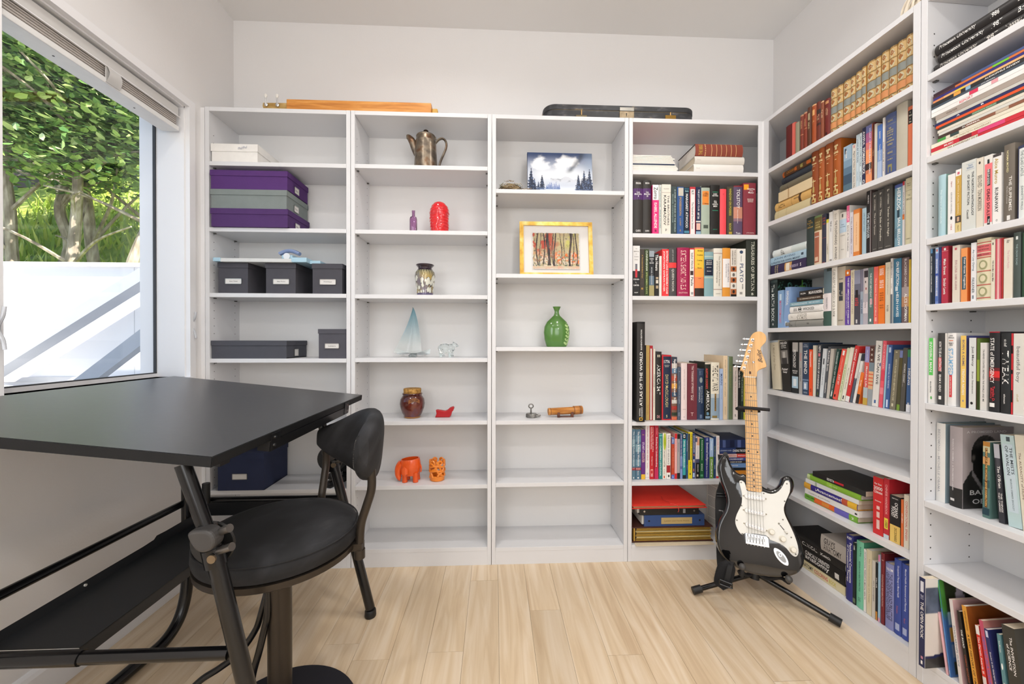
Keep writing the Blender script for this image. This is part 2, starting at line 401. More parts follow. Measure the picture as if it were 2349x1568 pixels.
# sloping beam in front of the garden wall and a lower pale grey strip
def strut(name, label, pts, Y, th, dep, m):
    a, b = at(*pts[0], Y=Y), at(*pts[1], Y=Y); d = (b - a).normalized(); up = Vector((-d.z, 0, d.x)); up = up if up.z > 0 else -up
    a = a - d * 1.2; b = b + d * .35
    t = thing(name, label, 'beam', ((a + b) / 2))
    MB().obox((a + b) / 2, d * ((b - a).length / 2), Vector((0, dep / 2, 0)), up * th / 2).build('main_bar', m, t)
    MB().obox((a + b) / 2 - Vector((0, dep / 2 + .004, 0)) - up * (th * .3), d * ((b - a).length / 2), Vector((0, .004, 0)), up * th * .2).build('batten', m, t)
    return t
M_BEAM = mat('aeb2ba', .6, var=.08, scale=6, bump=.1, name='grey_paint')
strut('sloping_bar', 'long grey painted brace sloping up across the white garden wall', ((35, 820), (300, 655)), FY - .16, .085, .10, M_BEAM)
strut('sloping_bar', 'shorter pale grey strip sloping low across the garden wall corner', ((215, 862), (325, 778)), FY - .45, .085, .05, mat('b6b8bd', .6, var=.06, name='pale_grey'))
# grassy bank
def bank(u, v):
    x = -9.5 + 8.4 * u; y = FY + .2 + 7 * v
    return Vector((x, y, .9 + max(0, (y - FY - .3)) * .75 + .07 * math.sin(x * 3 + y * 2)))
gb = MB().grid(bank, 40, 30)
gb.build('grass_bank', mat_ramp('bank_soil', [(.3, '6b7a2e'), (.5, '93a842'), (.7, 'b9c468')], (1, 1, 1), 4, .9), kind='structure')
bl = MB()
for i in range(5200):
    u, v = random.random() * .62 + .33, random.random() ** 1.3 * .75
    p = bank(u, v); h = random.uniform(.08, .24); a = random.uniform(0, 6.28); w = .010 + random.random() * .014
    d = Vector((math.cos(a), math.sin(a), 0)); t = p + Vector((random.uniform(-.09, .09), random.uniform(-.09, .09), h))
    bl.add([p - d * w, p + d * w, (p + t) / 2 + d * w * .8, t, (p + t) / 2 - d * w * .8], [(0, 1, 2, 4), (4, 2, 3)], random.randrange(3))
tag(bl.build('bank_grass', [mat('a9c04a', .6, var=.2, scale=3, name='grass_a'), mat('c6cf6a', .6, var=.2, scale=3, name='grass_b'), mat('7f9a38', .6, var=.2, scale=3, name='grass_c')], kind='stuff'), 'sunlit yellow green grass growing over the bank behind the wall', 'grass')
# trees / shrubs with twisting trunks
M_BARK = mat_ramp('bark', [(.3, '6f6355'), (.5, '9a8d7c'), (.7, 'c4b8a6')], (1, 1, .3), 20, .9, bump=.3)
ML = [mat('66894a', .35, var=.25, scale=3, name='leaf_a'), mat('9db86a', .35, var=.25, scale=3, name='leaf_b'), mat('476b38', .35, var=.25, scale=3, name='leaf_c'), mat('c3d292', .4, var=.2, scale=3, name='leaf_d')]
for m in ML:
    b = m.node_tree.nodes['Principled BSDF']; b.inputs['Subsurface Weight'].default_value = 0; b.inputs['Transmission Weight'].default_value = .12
def tree(px, Y, h, spread, nl, label, lean, seed):
    rd = random.Random(seed); p = at(px, 640, Y=Y); base = Vector((p.x, Y, bank((p.x + 9.5) / 8.4, (Y - FY - .2) / 7).z - .08))
    t = thing('garden_tree', label, 'tree', base, group='small trees on the bank')
    pts = [base]; q = base.copy()
    for k in range(6):
        q = q + Vector((lean * .1 + rd.uniform(-.10, .10), rd.uniform(-.06, .06), h / 7)); pts.append(q.copy())
    tr = MB().tube(smoothpath(pts, 5), [.055 * (1 - .11 * i / 5) for i in range(31)], 8)
    tr.build('trunk', M_BARK, t)
    br = MB(); tips = []
    for k in range(16):
        s0 = pts[rd.randrange(1, 7)]; a = rd.uniform(0, 6.28); L = spread * rd.uniform(.4, 1.0)
        e = s0 + Vector((math.cos(a) * L, math.sin(a) * L * .8, rd.uniform(.15, .8))); mid = (s0 + e) / 2 + Vector((rd.uniform(-.1, .1), 0, rd.uniform(-.05, .1)))
        br.tube(smoothpath([s0, mid, e], 4), [.02 - .0016 * i for i in range(9)], 5); tips += [mid, e, e + Vector((0, 0, .2))]
    br.build('branches', M_BARK, t, kind='stuff')
    lf = MB(); tips += pts[4:] * 3
    for i in range(int(nl * 1.5)):
        c = tips[rd.randrange(len(tips))] + Vector((rd.gauss(0, .17), rd.gauss(0, .17), rd.gauss(.05, .17)))
        if c.z < base.z + h * .42: c.z = base.z + h * rd.uniform(.40, .66)
        ax = Vector((rd.uniform(-1, 1), rd.uniform(-1, 1), rd.uniform(-.5, .35))).normalized(); sd = ax.cross(Vector((rd.uniform(-.4, .4), rd.uniform(-.4, .4), 1))).normalized(); nn_ = ax.cross(sd)
        L = rd.uniform(.055, .10); w = L * .30
        lf.add([c, c + ax * L * .35 + sd * w + nn_ * .006, c + ax * L * .75 + sd * w * .8 + nn_ * .006, c + ax * L, c + ax * L * .75 - sd * w * .8 + nn_ * .006, c + ax * L * .35 - sd * w + nn_ * .006], [(0, 1, 2, 3), (0, 3, 4, 5)], rd.choice((0, 0, 0, 1, 1, 2, 2, 3)))
    lf.build('foliage', ML, t, kind='stuff')
for a in [(40, 2.35, 3.0, .95, 2500, 'leafy garden tree at the far left of the window view', -.3, 1), (118, 2.6, 2.9, .9, 2500, 'leafy garden tree left of the window view centre', .4, 2), (165, 2.3, 3.0, .8, 2200, 'leafy garden tree with tall trunk at the window view centre', .5, 3),
          (225, 2.7, 2.9, .85, 2500, 'pale-trunked garden tree right of the window view centre', .3, 4), (285, 2.4, 2.7, .8, 2300, 'dense garden tree beside the right window frame', .4, 5), (330, 3.0, 3.1, 1.1, 2600, 'dense garden tree partly behind the right window frame', .1, 6), (150, 4.2, 2.6, 1.3, 2600, 'taller garden tree farther up the bank', .0, 7)]:
    tree(*a)
# dark shingled neighbouring house glimpsed at the left
nh = thing('neighbour_house', 'dark shingled house with pale eave glimpsed behind the trees', 'house', (-8.8, 5.4, 3.0))
MB().box((-10.9, 5.2, 2.9), (-7.7, 6.7, 4.9)).build('house_wall', mat('46413f', .9, name='house_dark'), nh)
M_SHG = mat('5c5552', .9, var=.25, scale=9, bump=.2, name='shingle')
for k in range(10): MB().add([(-10.9, 5.165, 3.0 + k * .19), (-7.68, 5.165, 3.0 + k * .19), (-7.68, 5.195, 3.2 + k * .19), (-10.9, 5.195, 3.2 + k * .19), (-10.9, 5.2, 3.0 + k * .19), (-7.68, 5.2, 3.0 + k * .19)], [(0, 1, 2, 3), (5, 4, 3, 2), (0, 4, 5, 1)]).build('shingle_course', M_SHG, nh)
MB().box((-11.1, 4.85, 4.9), (-7.5, 6.8, 5.1)).build('eave', mat('9aa39c', .7, name='eave'), nh)

# ================================================================= bookcases
M_HOLE = mat('3a3a3a', .9, var=0, name='hole_dark'); M_PIN = mat('6e6c68', .4, .8, name='pin_metal')
def bookcase_back(x0, x1, zs, label, openr=False):
    """x0,x1 outer; zs shelf tops, last = bottom board"""
    t = thing('bookcase', label, 'bookcase', ((x0 + x1) / 2, D / 2, 0), group='white bookcases along the back wall')
    e = .0005
    MB().box((x0 + e, 0, 0), (x0 + T, D, H), bev=.0012).build('side_panel', M_CASE, t)
    if not openr: MB().box((x1 - T, 0, 0), (x1 - e, D, H), bev=.0012).build('side_panel', M_CASE, t)
    else:
        MB().add([(x1 - T, 0, 0), (x1, 0, 0), (x1 + .215, D, 0), (x1 + .19, D, 0), (x1 - T, 0, H), (x1, 0, H), (x1 + .215, D, H), (x1 + .19, D, H)], [(3, 2, 1, 0), (4, 5, 6, 7), (0, 1, 5, 4), (1, 2, 6, 5), (2, 3, 7, 6), (3, 0, 4, 7)]).build('side_panel', M_CASE, t)
    def slab(z1, th, name, m, yf=0., inset=0.):
        z1 -= .0004
        xa, xb = x0 + T + .0004, x1 - T - .0004
        b = MB()
        if not openr: b.box((xa, yf, z1 - th), (xb, D - .004, z1), bev=.0012)
        else:
            ext = .195
            b.add([(xa, yf, z1 - th), (xb, yf, z1 - th), (xb + ext, D - .004, z1 - th), (xa, D - .004, z1 - th), (xa, yf, z1), (xb, yf, z1), (xb + ext, D - .004, z1), (xa, D - .004, z1)], [(3, 2, 1, 0), (4, 5, 6, 7), (0, 1, 5, 4), (1, 2, 6, 5), (2, 3, 7, 6), (3, 0, 4, 7)])
        return b.build(name, m, t)
    slab(H, T, 'top_panel', M_CASE)
    for z in zs[:-1]: slab(z, T, 'shelf', M_CASE)
    slab(zs[-1], T, 'bottom_panel', M_CASE)
    MB().box((x0 + T, .001, 0), (x1 - T, .018, zs[-1] - T)).build('plinth', M_CASE, t)
    MB().box((x0 + T, D - .004, .0), (x1 - T + (.19 if openr else 0), D, H - T)).build('back_panel', M_CASEB, t)
    pn = MB(); ho = MB()
    for sx, xx in ((1, x0 + T), (-1, x1 - T)):
        if openr and sx < 0: continue
        for yy in (.028, .165):
            for z in zs[:-1]: pn.box((xx, yy - .004, z - T - .005), (xx + sx * .009, yy + .004, z - T))
            for k in range(52):
                z = .2 + k * .0335
                ho.add([Vector((xx + sx * .0002, yy + .0022 * math.cos(a * 1.0472), z + .0022 * math.sin(a * 1.0472))) for a in range(6)], [tuple(range(6))])
    pn.build('shelf_pins', M_PIN, t, kind='stuff'); ho.build('pin_holes', M_HOLE, t, kind='stuff')
    return t
Z2 = [1.786, 1.4975, 1.212, .930, .6500, .3631, .0815]
bookcase_back(-1.258, -.6375, [1.785, 1.499, 1.214, .9285, .6316, .353, .0815], 'white bookcase nearest the window, holding storage boxes')
bookcase_back(-.6365, -.0160, Z2, 'white bookcase holding the coffee pot and orange pottery')
bookcase_back(-.0150, .6055, [1.6875, 1.3087, .9795, .6486, .3674, .077], 'white bookcase holding two pictures and a green vase')
bookcase_back(.6065, 1.228, [1.7833, 1.4975, 1.2130, .6395, .3655, .0765], 'white bookcase full of books in the corner behind the guitar', True)
MB().add([(1.2285, .0, 0), R5(-.031), R5(-.031, .02), (1.2285, .03, 0), (1.2285, 0, H - .002), R5(-.031, 0, H - .002), R5(-.031, .02, H - .002), (1.2285, .03, H - .002)], [(3, 2, 1, 0), (4, 5, 6, 7), (0, 1, 5, 4), (1, 2, 6, 5), (2, 3, 7, 6), (3, 0, 4, 7)]).build('trim_3', M_CASE, kind='structure')
FRM5 = Matrix(((EU.x, EN.x, 0, O5.x), (EU.y, EN.y, 0, O5.y), (0, 0, 1, 0), (0, 0, 0, 1)))
def bookcase_right(u0, u1, sl, sr, zs, label, mitre=False):
    """inner u0..u1 along the face, stiles sl / sr wide"""
    t = thing('bookcase', label, 'bookcase', group='white bookcases along the right wall', M=FRM5 @ Matrix.Translation((u0, 0, 0)))
    L = u1 - u0; B = lambda *a, **k: MB().box(*a, **k)
    if mitre:
        MB().add([(-sl, 0, 0), (0, 0, 0), (-.178, D, 0), (-.205, D, 0), (-sl, 0, H), (0, 0, H), (-.178, D, H), (-.205, D, H)], [(3, 2, 1, 0), (4, 5, 6, 7), (0, 1, 5, 4), (1, 2, 6, 5), (2, 3, 7, 6), (3, 0, 4, 7)]).build('side_panel', M_CASE, t, True)
    else: B((-sl, 0, 0), (0, D, H), bev=.0012).build('side_panel', M_CASE, t, True)
    B((L, 0, 0), (L + sr - .0006, D, H), bev=.0012).build('side_panel', M_CASE, t, True)
    def slab(z1, th, name):
        z1 -= .0004
        if not mitre: return B((.0004, 0, z1 - th), (L - .0004, D - .004, z1), bev=.0012).build(name, M_CASE, t, True)
        e = -.174
        return MB().add([(0, 0, z1 - th), (L, 0, z1 - th), (L, D - .004, z1 - th), (e, D - .004, z1 - th), (0, 0, z1), (L, 0, z1), (L, D - .004, z1), (e, D - .004, z1)], [(3, 2, 1, 0), (4, 5, 6, 7), (0, 1, 5, 4), (1, 2, 6, 5), (2, 3, 7, 6), (3, 0, 4, 7)]).build(name, M_CASE, t, True)
    slab(H, T, 'top_panel')
    for z in zs[:-1]: slab(z, T, 'shelf')
    slab(zs[-1], T, 'bottom_panel')
    B((0, .001, 0), (L, .018, zs[-1] - T)).build('plinth', M_CASE, t, True)
    B((-.175 if mitre else 0, D - .004, 0), (L, D, H - T)).build('back_panel', M_CASEB, t, True)
    pn = MB(); ho = MB()
    if not mitre:
        for yy in (.022, .150):
            for z in zs[:-1]: pn.box((0, yy - .005, z - T - .004), (.009, yy + .005, z - T))
            for k in range(52):
                z = .2 + k * .0335
                ho.add([Vector((.0002, yy + .0024 * math.cos(-a * 1.0472), z + .0024 * math.sin(-a * 1.0472))) for a in range(6)], [tuple(range(6))])
        ho.build('pin_holes', M_HOLE, t, True, kind='stuff'); pn.build('shelf_pins', M_PIN, t, True, kind='stuff')
    return t
bookcase_right(0, .5825, .031, .0205, [1.7845, 1.5445, 1.3062, 1.0662, .7869, .5941, .3629, .0765], 'angled white bookcase full of books right of the corner', True)
bookcase_right(.6205, 1.18, .0165, .018, [1.787, 1.548, 1.309, 1.117, .829, .542, .352, .0765], 'rightmost white bookcase running out of the frame')
ORDN = ['lowest', 'second', 'third', 'fourth', 'fifth', 'sixth', 'seventh', 'eighth', 'ninth', 'tenth', 'eleventh', 'twelfth', 'thirteenth']
PLACES=["second shelf, fourth bookcase","third shelf, fourth bookcase","fourth shelf, fourth bookcase","fifth shelf, fourth bookcase","top shelf, fourth bookcase","top shelf, angled bookcase","second shelf, angled bookcase","third shelf, angled bookcase","fourth shelf, angled bookcase","fifth shelf, angled bookcase","seventh shelf, angled bookcase","bottom shelf, angled bookcase","top shelf, rightmost bookcase","second shelf, rightmost bookcase","third shelf, rightmost bookcase","fourth shelf, rightmost bookcase","fifth shelf, rightmost bookcase","sixth shelf, rightmost bookcase","bottom shelf, rightmost bookcase"]
ORDW="zeroth first second third fourth fifth sixth seventh eighth ninth tenth eleventh twelfth thirteenth fourteenth fifteenth sixteenth seventeenth eighteenth nineteenth twentieth twenty-first twenty-second twenty-third twenty-fourth twenty-fifth twenty-sixth twenty-seventh twenty-eighth twenty-ninth thirtieth thirty-first thirty-second thirty-third thirty-fourth".split(' ')
ROWS=[
["B",.6327,.012,1.498,.0448,.2452,.15,0,"r","35322f","charcoal slipcased volume with purple band",1,0,[["PENGUIN",.03,.08,.5,"f4f2ee",.5,"h"],["Les",.205,.235,.3,"f4f2ee",.5,"h"],["Misérables",.24,.27,.75,"f4f2ee",.5,"h"],["I",.28,.31,.1,"f4f2ee",.5,"h"],["CLASSICS",.92,.96,.5,"f4f2ee",.5,"h"]],[[.15,.36,"5b3272"]],"",0],
["B",.6784,.012,1.498,.0375,.246,.15,0,"r","35322f","charcoal slipcased volume with lilac brushmark",2,0,[["PENGUIN",.03,.08,.5,"f4f2ee",.5,"h"],["Les",.205,.235,.3,"f4f2ee",.5,"h"],["Misérables",.24,.27,.75,"f4f2ee",.5,"h"],["II",.28,.31,.15,"f4f2ee",.5,"h"],["CLASSICS",.92,.96,.5,"f4f2ee",.5,"h"]],[[.15,.36,"5b3272"]],"",0],
["B",.7212,.012,1.498,.0286,.2258,.15,0,"p","e8337c","hot pink paperback with white upper spine",3,0,[["Zorro",.05,.29,.6,"1c1b1b"],["ISABEL ALLENDE",.36,.88,.45,"f4f2ee"],["a",.91,.95,.3,"1c1b1b",.5,"h"]],[[0,.31,"f1efec"]],"",0],
["B",.7512,.012,1.498,.0115,.2262,.15,0,"p","cfd2cc","slim pale grey paperback with teal lettering",4,0,[["THE WRITING LIFE",.05,.45,.4,"4d7a78"],["ANNIE DILLARD",.5,.88,.45,"2f6e70"]],[],"",0],
["B",.7641,.012,1.498,.0423,.2286,.15,0,"p","e9e3d6","thick cream paperback with tall black title",5,0,[["FYODOR DOSTOEVSKY",.05,.13,.6,"55504a",.5,"h"],["THE BROTHERS",.22,.82,.2,"1c1b1b",.72],["KARAMAZOV",.22,.82,.28,"1c1b1b",.35],["p",.89,.94,.15,"1c1b1b",.5,"h"]],[[.16,.17,"b9b0a0"]],"",0],
["B",.8086,.012,1.498,.0252,.2197,.15,0,"p","3c4a4a","dark green-grey paperback with pale lettering",6,0,[["A HOME AT THE END OF THE WORLD",.06,.95,.24,"b9c9c4",.7],["MICHAEL CUNNINGHAM",.16,.75,.2,"93a9a5",.28]],[],"",0],
["B",.8356,.012,1.498,.0315,.2184,.15,0,"p","34588f","blue paperback with gold title",7,0,[["POSSESSION",.22,.6,.3,"c9a24a"],["A. S. BYATT",.66,.82,.2,"c9a24a"],["A",.89,.94,.2,"c9a24a",.5,"h"]],[[.02,.19,"c9c2b4",.2,.95]],"",0],
["B",.8693,.012,1.498,.0245,.217,.15,0,"p","16283a","navy paperback with white letters and teal bands",8,0,[["MARGARET ATWOOD",.14,.86,.45,"f4f2ee"],["Anchor",.06,.1,.7,"9fd0d8",.5,"h"]],[[.02,.05,"2f5f74"],[.92,.97,"4f8aa0"]],"",0],
["B",.896,.012,1.498,.0261,.2194,.15,0,"p","c23a44","white label paperback with red border",9,0,[["AMY",.07,.11,.5,"1c1b1b",.5,"h"],["TAN",.12,.16,.5,"1c1b1b",.5,"h"],["The Hundred Secret Senses",.32,.88,.35,"4b4a50"]],[[.05,.99,"ece8e4",.1,.9]],"",0],
["B",.9247,.012,1.498,.023,.2192,.15,0,"p","1e2a4c","navy paperback with white block letters",10,0,[["THE JOY LUCK CLUB",.05,.5,.42,"f4f2ee"],["AMY TAN",.53,.67,.42,"f4f2ee"]],[[.71,.74,"d8d3cc"],[.76,.9,"e3b7a8",.1,.9],[.93,.99,"8fb0c4"]],"",0],
["B",.9506,.012,1.498,.0404,.2263,.15,0,"h","a9b6a6","sage hardback with orange label",11,0,[["THE",.135,.155,.3,"1c1b1b",.5,"h"],["JAMES",.16,.19,.6,"1c1b1b",.5,"h"],["FAMILY",.195,.22,.6,"1c1b1b",.5,"h"],["F. O. Matthiessen",.35,.38,.7,"1c1b1b",.5,"h"]],[[0,.04,"2c2a26"],[.11,.39,"ef8f3a",.12,.88],[.8,.87,"4d574e",.25,.8]],"",0],
["B",.9939,.012,1.498,.0444,.2299,.15,0,"h","1b1917","black hardback with green scrolls and white title",12,0,[["ROBERT",.17,.195,.4,"f4f2ee",.5,"h"],["PENN WARREN",.2,.23,.6,"f4f2ee",.5,"h"],["ALL",.31,.335,.3,"f4f2ee",.5,"h"],["THE",.34,.365,.3,"f4f2ee",.5,"h"],["KING'S",.37,.4,.55,"f4f2ee",.5,"h"],["MEN",.41,.44,.4,"f4f2ee",.5,"h"],["~~~~",.13,.15,.6,"2f8a6c",.5,"h"],["~~~~",.5,.52,.6,"2f8a6c",.5,"h"],["HARCOURT",.88,.9,.5,"2f8a6c",.5,"h"]],[],"",0],
["B",1.0398,.012,1.498,.0295,.2125,.15,0,"h","f0505a","plain coral red hardback",13,0,[["S",.1,.13,.15,"b8333d",.5,"h"]],[],"",0],
["B",1.0718,.012,1.498,.0299,.2246,.15,0,"p","4a463d","mottled dark paperback with yellow lettering",14,0,[["WINDOW ON POSSESS",.04,.6,.35,"cdbf4a"],["ROOM",.76,.9,.35,"cdbf4a"]],[[.93,.98,"b39a3d",.3,.8]],"",0],
["B",1.1039,.012,1.498,.0423,.2292,.15,0,"h","5a4a66","dusky purple jacketed hardback with large white name",15,0,[["TOLSTOY",.07,.46,.36,"f4f2ee",.5],["Tolstoy and the Russian Novel",.48,.76,.12,"f4f2ee",.42],["Torn",.94,.98,.5,"f4f2ee",.5,"h"]],[[.43,.66,"c98a74"],[.66,.72,"8d6a76"],[0,.025,"8a2f35"]],"",0],
["B",1.1499,.012,1.498,.0607,.243,.15,0,"h","86323e","wide maroon cloth hardback with torn jacket",16,0,[["Collected Works",.1,.13,.6,"f4f2ee",.6,"h"],["of the",.14,.16,.3,"f4f2ee",.6,"h"],["Master",.17,.2,.45,"f4f2ee",.6,"h"],["SELECTED AND",.3,.32,.5,"e8d9d0",.55,"h"],["INTRODUCED",.325,.345,.45,"e8d9d0",.55,"h"],["EDITION",.35,.37,.4,"e8d9d0",.55,"h"],["LITTLE, BROWN",.945,.965,.6,"e8d9d0",.55,"h"]],[[.03,.13,"f0a11e",.05,.4]],"",0],
["B",.6297,.012,1.213,.0328,.2305,.15,0,"p","1d1b1b","half white half black paperback with red chess pawn",1,1,[["THE",.05,.07,.25,"9a968f",.5,"h"],["EMPEROR",.1,.125,.75,"9a968f",.5,"h"],["OF",.155,.175,.2,"9a968f",.5,"h"],["OCEAN",.205,.23,.6,"9a968f",.5,"h"],["PARK",.265,.29,.5,"9a968f",.5,"h"],["STEPHEN",.655,.68,.85,"f4f2ee",.5,"h"],["L.",.715,.74,.15,"f4f2ee",.5,"h"],["CARTER",.77,.8,.8,"f4f2ee",.5,"h"],["KNOPF",.92,.94,.5,"f4f2ee",.5,"h"]],[[0,.5,"e4e2df"],[.36,.47,"6f6f76",.35,.65],[.47,.63,"c8323c",.35,.65]],"",0],
["B",.6639,.012,1.213,.02,.2152,.15,0,"p","3d352d","dark brown paperback with gold title",2,1,[["A Thousand Brilliant Days",.12,.62,.3,"c9a24a",.5]],[[.82,.86,"b08a3c",.3,.7]],"",0],
["B",.6853,.012,1.213,.0196,.2154,.15,0,"p","34421f","dark green paperback with pale lettering",3,1,[["CUNNINGHAM",.03,.46,.4,"dfe6cf"],["SPECIMEN DAYS",.49,.95,.35,"b9c97c"]],[],"",0],
["B",.7063,.012,1.213,.0235,.2073,.15,0,"p","22262a","black paperback with grey top and photo base",4,1,[["FLESH",.16,.19,.8,"f4f2ee",.5,"h"],["AND",.21,.23,.4,"f4f2ee",.5,"h"],["BLOOD",.25,.28,.8,"f4f2ee",.5,"h"],["MICHAEL CUNNINGHAM",.36,.74,.25,"c9cdd0"]],[[0,.13,"9aa4ab"],[.55,.76,"5e7484"],[.76,.99,"a79c6c"]],"",0],
["B",.7324,.012,1.213,.0185,.1961,.15,0,"p","22201d","black paperback with white script and pearl photo",5,1,[["The Hours",.03,.4,.7,"f4f2ee"]],[[.55,.6,"b5a184",.3,.9],[.62,.7,"d8d0c0",.3,.9],[.75,.82,"b5a184",.3,.9]],"",0],
["B",.7535,.012,1.213,.0111,.1848,.15,0,"p","e7e3da","slim white paperback with faint lettering",6,1,[["A Chance Meeting",.08,.6,.3,"a5a19a"]],[],"",0],
["B",.7667,.012,1.213,.031,.2164,.16,0,"p","f03a3e","bright red paperback with white capitals",7,1,[["EXTREMELY LOUD & INCREDIBLY CLOSE",.04,.95,.26,"f4f2ee",.75],["JONATHAN SAFRAN FOER",.04,.9,.3,"f4f2ee",.28]],[],"",0],
["B",.7995,.012,1.213,.0354,.2218,.15,0,"h","4a4848","charcoal jacketed hardback with red band",8,1,[["LEAP OF FAITH",.03,.28,.18,"a9a7a4"],["QUEEN NOOR",.43,.9,.34,"d7d2ca"]],[[.3,.41,"e8403f"]],"",0],
["B",.8387,.012,1.213,.0563,.2251,.15,0,"h","a51e4f","thick magenta hardback with ornate pale title",9,1,[["SIXTEEN SHORT NOVELS",.06,.86,.5,"f0c9c0"],["DUTTON",.91,.94,.7,"f0c9c0",.5,"h"]],[],"",0],
["B",.8967,.012,1.213,.0226,.2229,.15,0,"p","c42f37","white labelled paperback with red edges and black script",10,1,[["Isabel Allende",.1,.44,.4,"1c1b1b"],["Paula",.6,.78,.5,"1c1b1b"],["II",.91,.96,.4,"1c1b1b",.5,"h"]],[[.03,.99,"f0ece6",.02,.85],[.47,.56,"43302e",.1,.75]],"",0],
["B",.9211,.012,1.213,.0435,.226,.15,0,"h","f2c53e","yellow to orange jacketed hardback with black base",11,1,[["Abraham",.05,.08,.6,"4a3b14",.55,"h"],["Verghese",.14,.17,.65,"4a3b14",.55,"h"],["Cutting",.25,.28,.55,"4a3b14",.5,"h"],["for",.325,.35,.2,"4a3b14",.4,"h"],["Stone",.4,.43,.45,"4a3b14",.5,"h"],["a novel",.62,.64,.3,"4a3b14",.5,"h"]],[[0,.03,"ea7f5c"],[.42,.6,"f4a743"],[.6,.83,"ef8a52"],[.83,1,"2f2520"]],"",0],
["B",.9668,.012,1.213,.0424,.2065,.15,0,"h","86a9ae","teal hardback with navy title panel",12,1,[["THE LIFE OF",.19,.21,.6,"f4f2ee",.5,"h"],["Samuel",.225,.255,.6,"f4f2ee",.5,"h"],["Johnson",.265,.295,.65,"f4f2ee",.5,"h"],["JAMES BOSWELL",.34,.36,.55,"f4f2ee",.5,"h"],["Illustrated",.42,.44,.45,"f4f2ee",.5,"h"]],[[.09,.12,"aebfb6"],[.17,.53,"1a2238",.03,.97],[.56,.59,"aebfb6"]],"",0],
["B",1.011,.012,1.213,.0405,.2235,.15,0,"h","e2ddd0","thick ivory jacketed hardback with grey script",13,1,[["The Complete Short Stories",.16,.78,.2,"6e6a62",.62],["of Ernest Hemingway",.26,.72,.2,"6e6a62",.36],["SCRIBNERS",.93,.95,.55,"8a857a",.5,"h"]],[[.1,.11,"8a5a4a"],[.845,.855,"8a5a4a"]],"",0],
["B",1.0529,.012,1.213,.0363,.2255,.15,0,"h","dd9433","orange jacketed hardback with white panel",14,1,[["ELIZABETH BERG",.32,.7,.2,"7a6a72",.75],["RANGE OF MOTION",.33,.6,.15,"7a6a72",.45]],[[.22,.81,"ece8e6",.04,.96]],"",0],
["B",1.091,.012,1.213,.0268,.2232,.15,0,"p","e4dcd0","pale paperback with brown target circles",15,1,[["THE JOY OF MUSIC",.03,.35,.25,"55504c",.68],["LEONARD BERNSTEIN",.04,.34,.2,"55504c",.3]],[[.37,.48,"b3683c"],[.6,.71,"b3683c"],[.84,.95,"b3683c"],[.95,1,"1c1b1b"],[.39,.46,"2e2320",.28,.72,"o"],[.51,.58,"6d6a66",.28,.72,"o"],[.62,.69,"2e2320",.28,.72,"o"],[.74,.81,"6d6a66",.28,.72,"o"],[.86,.93,"2e2320",.28,.72,"o"]],"",0],
["B",1.1196,.012,1.213,.0411,.2225,.15,0,"p","ebe7de","white paperback with large blue title",16,1,[["PLATO",.31,.7,.42,"4d5a7a",.55],["THE DIALOGUES OF",.14,.27,.15,"8a8a90",.5],["MODERN",.74,.84,.15,"1c1b1b",.68],["II",.9,.95,.25,"1c1b1b",.5,"h"]],[[.035,.105,"3b4a66",.32,.72,"o"]],"",0],
["B",1.1656,.012,1.213,.0488,.2649,.1815,0,"h","30342c","tall black-green hardback with cream capitals",17,1,[["TREASURES OF BRITAIN",.03,.89,.32,"d9d8c8",.62],["B",.93,.97,.2,"d9d8c8",.6,"h"]],[],"",0],
["B",.643,-.012,.64,.0363,.4546,.195,0,"h","2b2826","tall black atlas with white capitals",1,2,[["ATLAS OF THE WORLD",.3,.84,.36,"f4f2ee",.5,"u"],["ELEVENTH EDITION",.08,.28,.17,"f4f2ee",.52,"u"],["NATIONAL",.86,.94,.16,"f4f2ee",.35,"u"],["GEOGRAPHIC",.85,.95,.16,"f4f2ee",.62,"u"]],[[0,.02,"141312"],[.975,1,"141312"],[.955,.985,"e3b53a",.3,.7],[.96,.98,"2b2826",.38,.62]],"",0],
["B",.6969,.028,.64,.0023,.3476,.15,0,"p","202a3a","very slim navy book",2,2,[],[],"",0],
["B",.7002,.028,.64,.0163,.3476,.15,0,"h","c4a25c","worn tan album with faint gilt script",3,2,[["Treasury of Verse",.06,.35,.3,"8f6d2c"],["Paul Landry",.78,.95,.3,"8f6d2c"]],[],"",0],
["B",.7182,.028,.64,.0137,.3458,.15,0,"h","b3202c","red hardback with white page stripe",4,2,[],[[.04,.995,"d9d2cc",.12,.7]],"",0],
["B",.7336,.028,.64,.0093,.3307,.15,0,"p","e5dccb","slim cream book with grey letters",5,2,[["TENNESSEE",.33,.56,.5,"7d776d"],["PICTURES AND HISTORY",.58,.85,.25,"9a948a"]],[],"",0],
["B",.7451,.028,.64,.0288,.3177,.15,0,"h","24221f","black photo book with white title",6,2,[["II",.045,.08,.5,"e8ddc0",.5,"h"],["AMERICA 24/7",.19,.63,.55,"f4f2ee"],["DK",.93,.97,.5,"d99b9b",.5,"h"]],[],"",0],
["B",.7764,.028,.64,.044,.3017,.15,0,"h","c8242e","red slipcase hardback with navy spine panel",7,2,[["1776",.075,.125,.6,"f4f2ee",.5,"h"],["THE ILLUSTRATED",.15,.165,.55,"c9c4b8",.5,"h"],["EDITION",.17,.185,.4,"c9c4b8",.5,"h"],["DAVID McCULLOUGH",.3,.8,.3,"d9c98f"],["S",.92,.96,.15,"d9c98f",.5,"h"]],[[.02,.985,"202c44",.12,.97]],"",0],
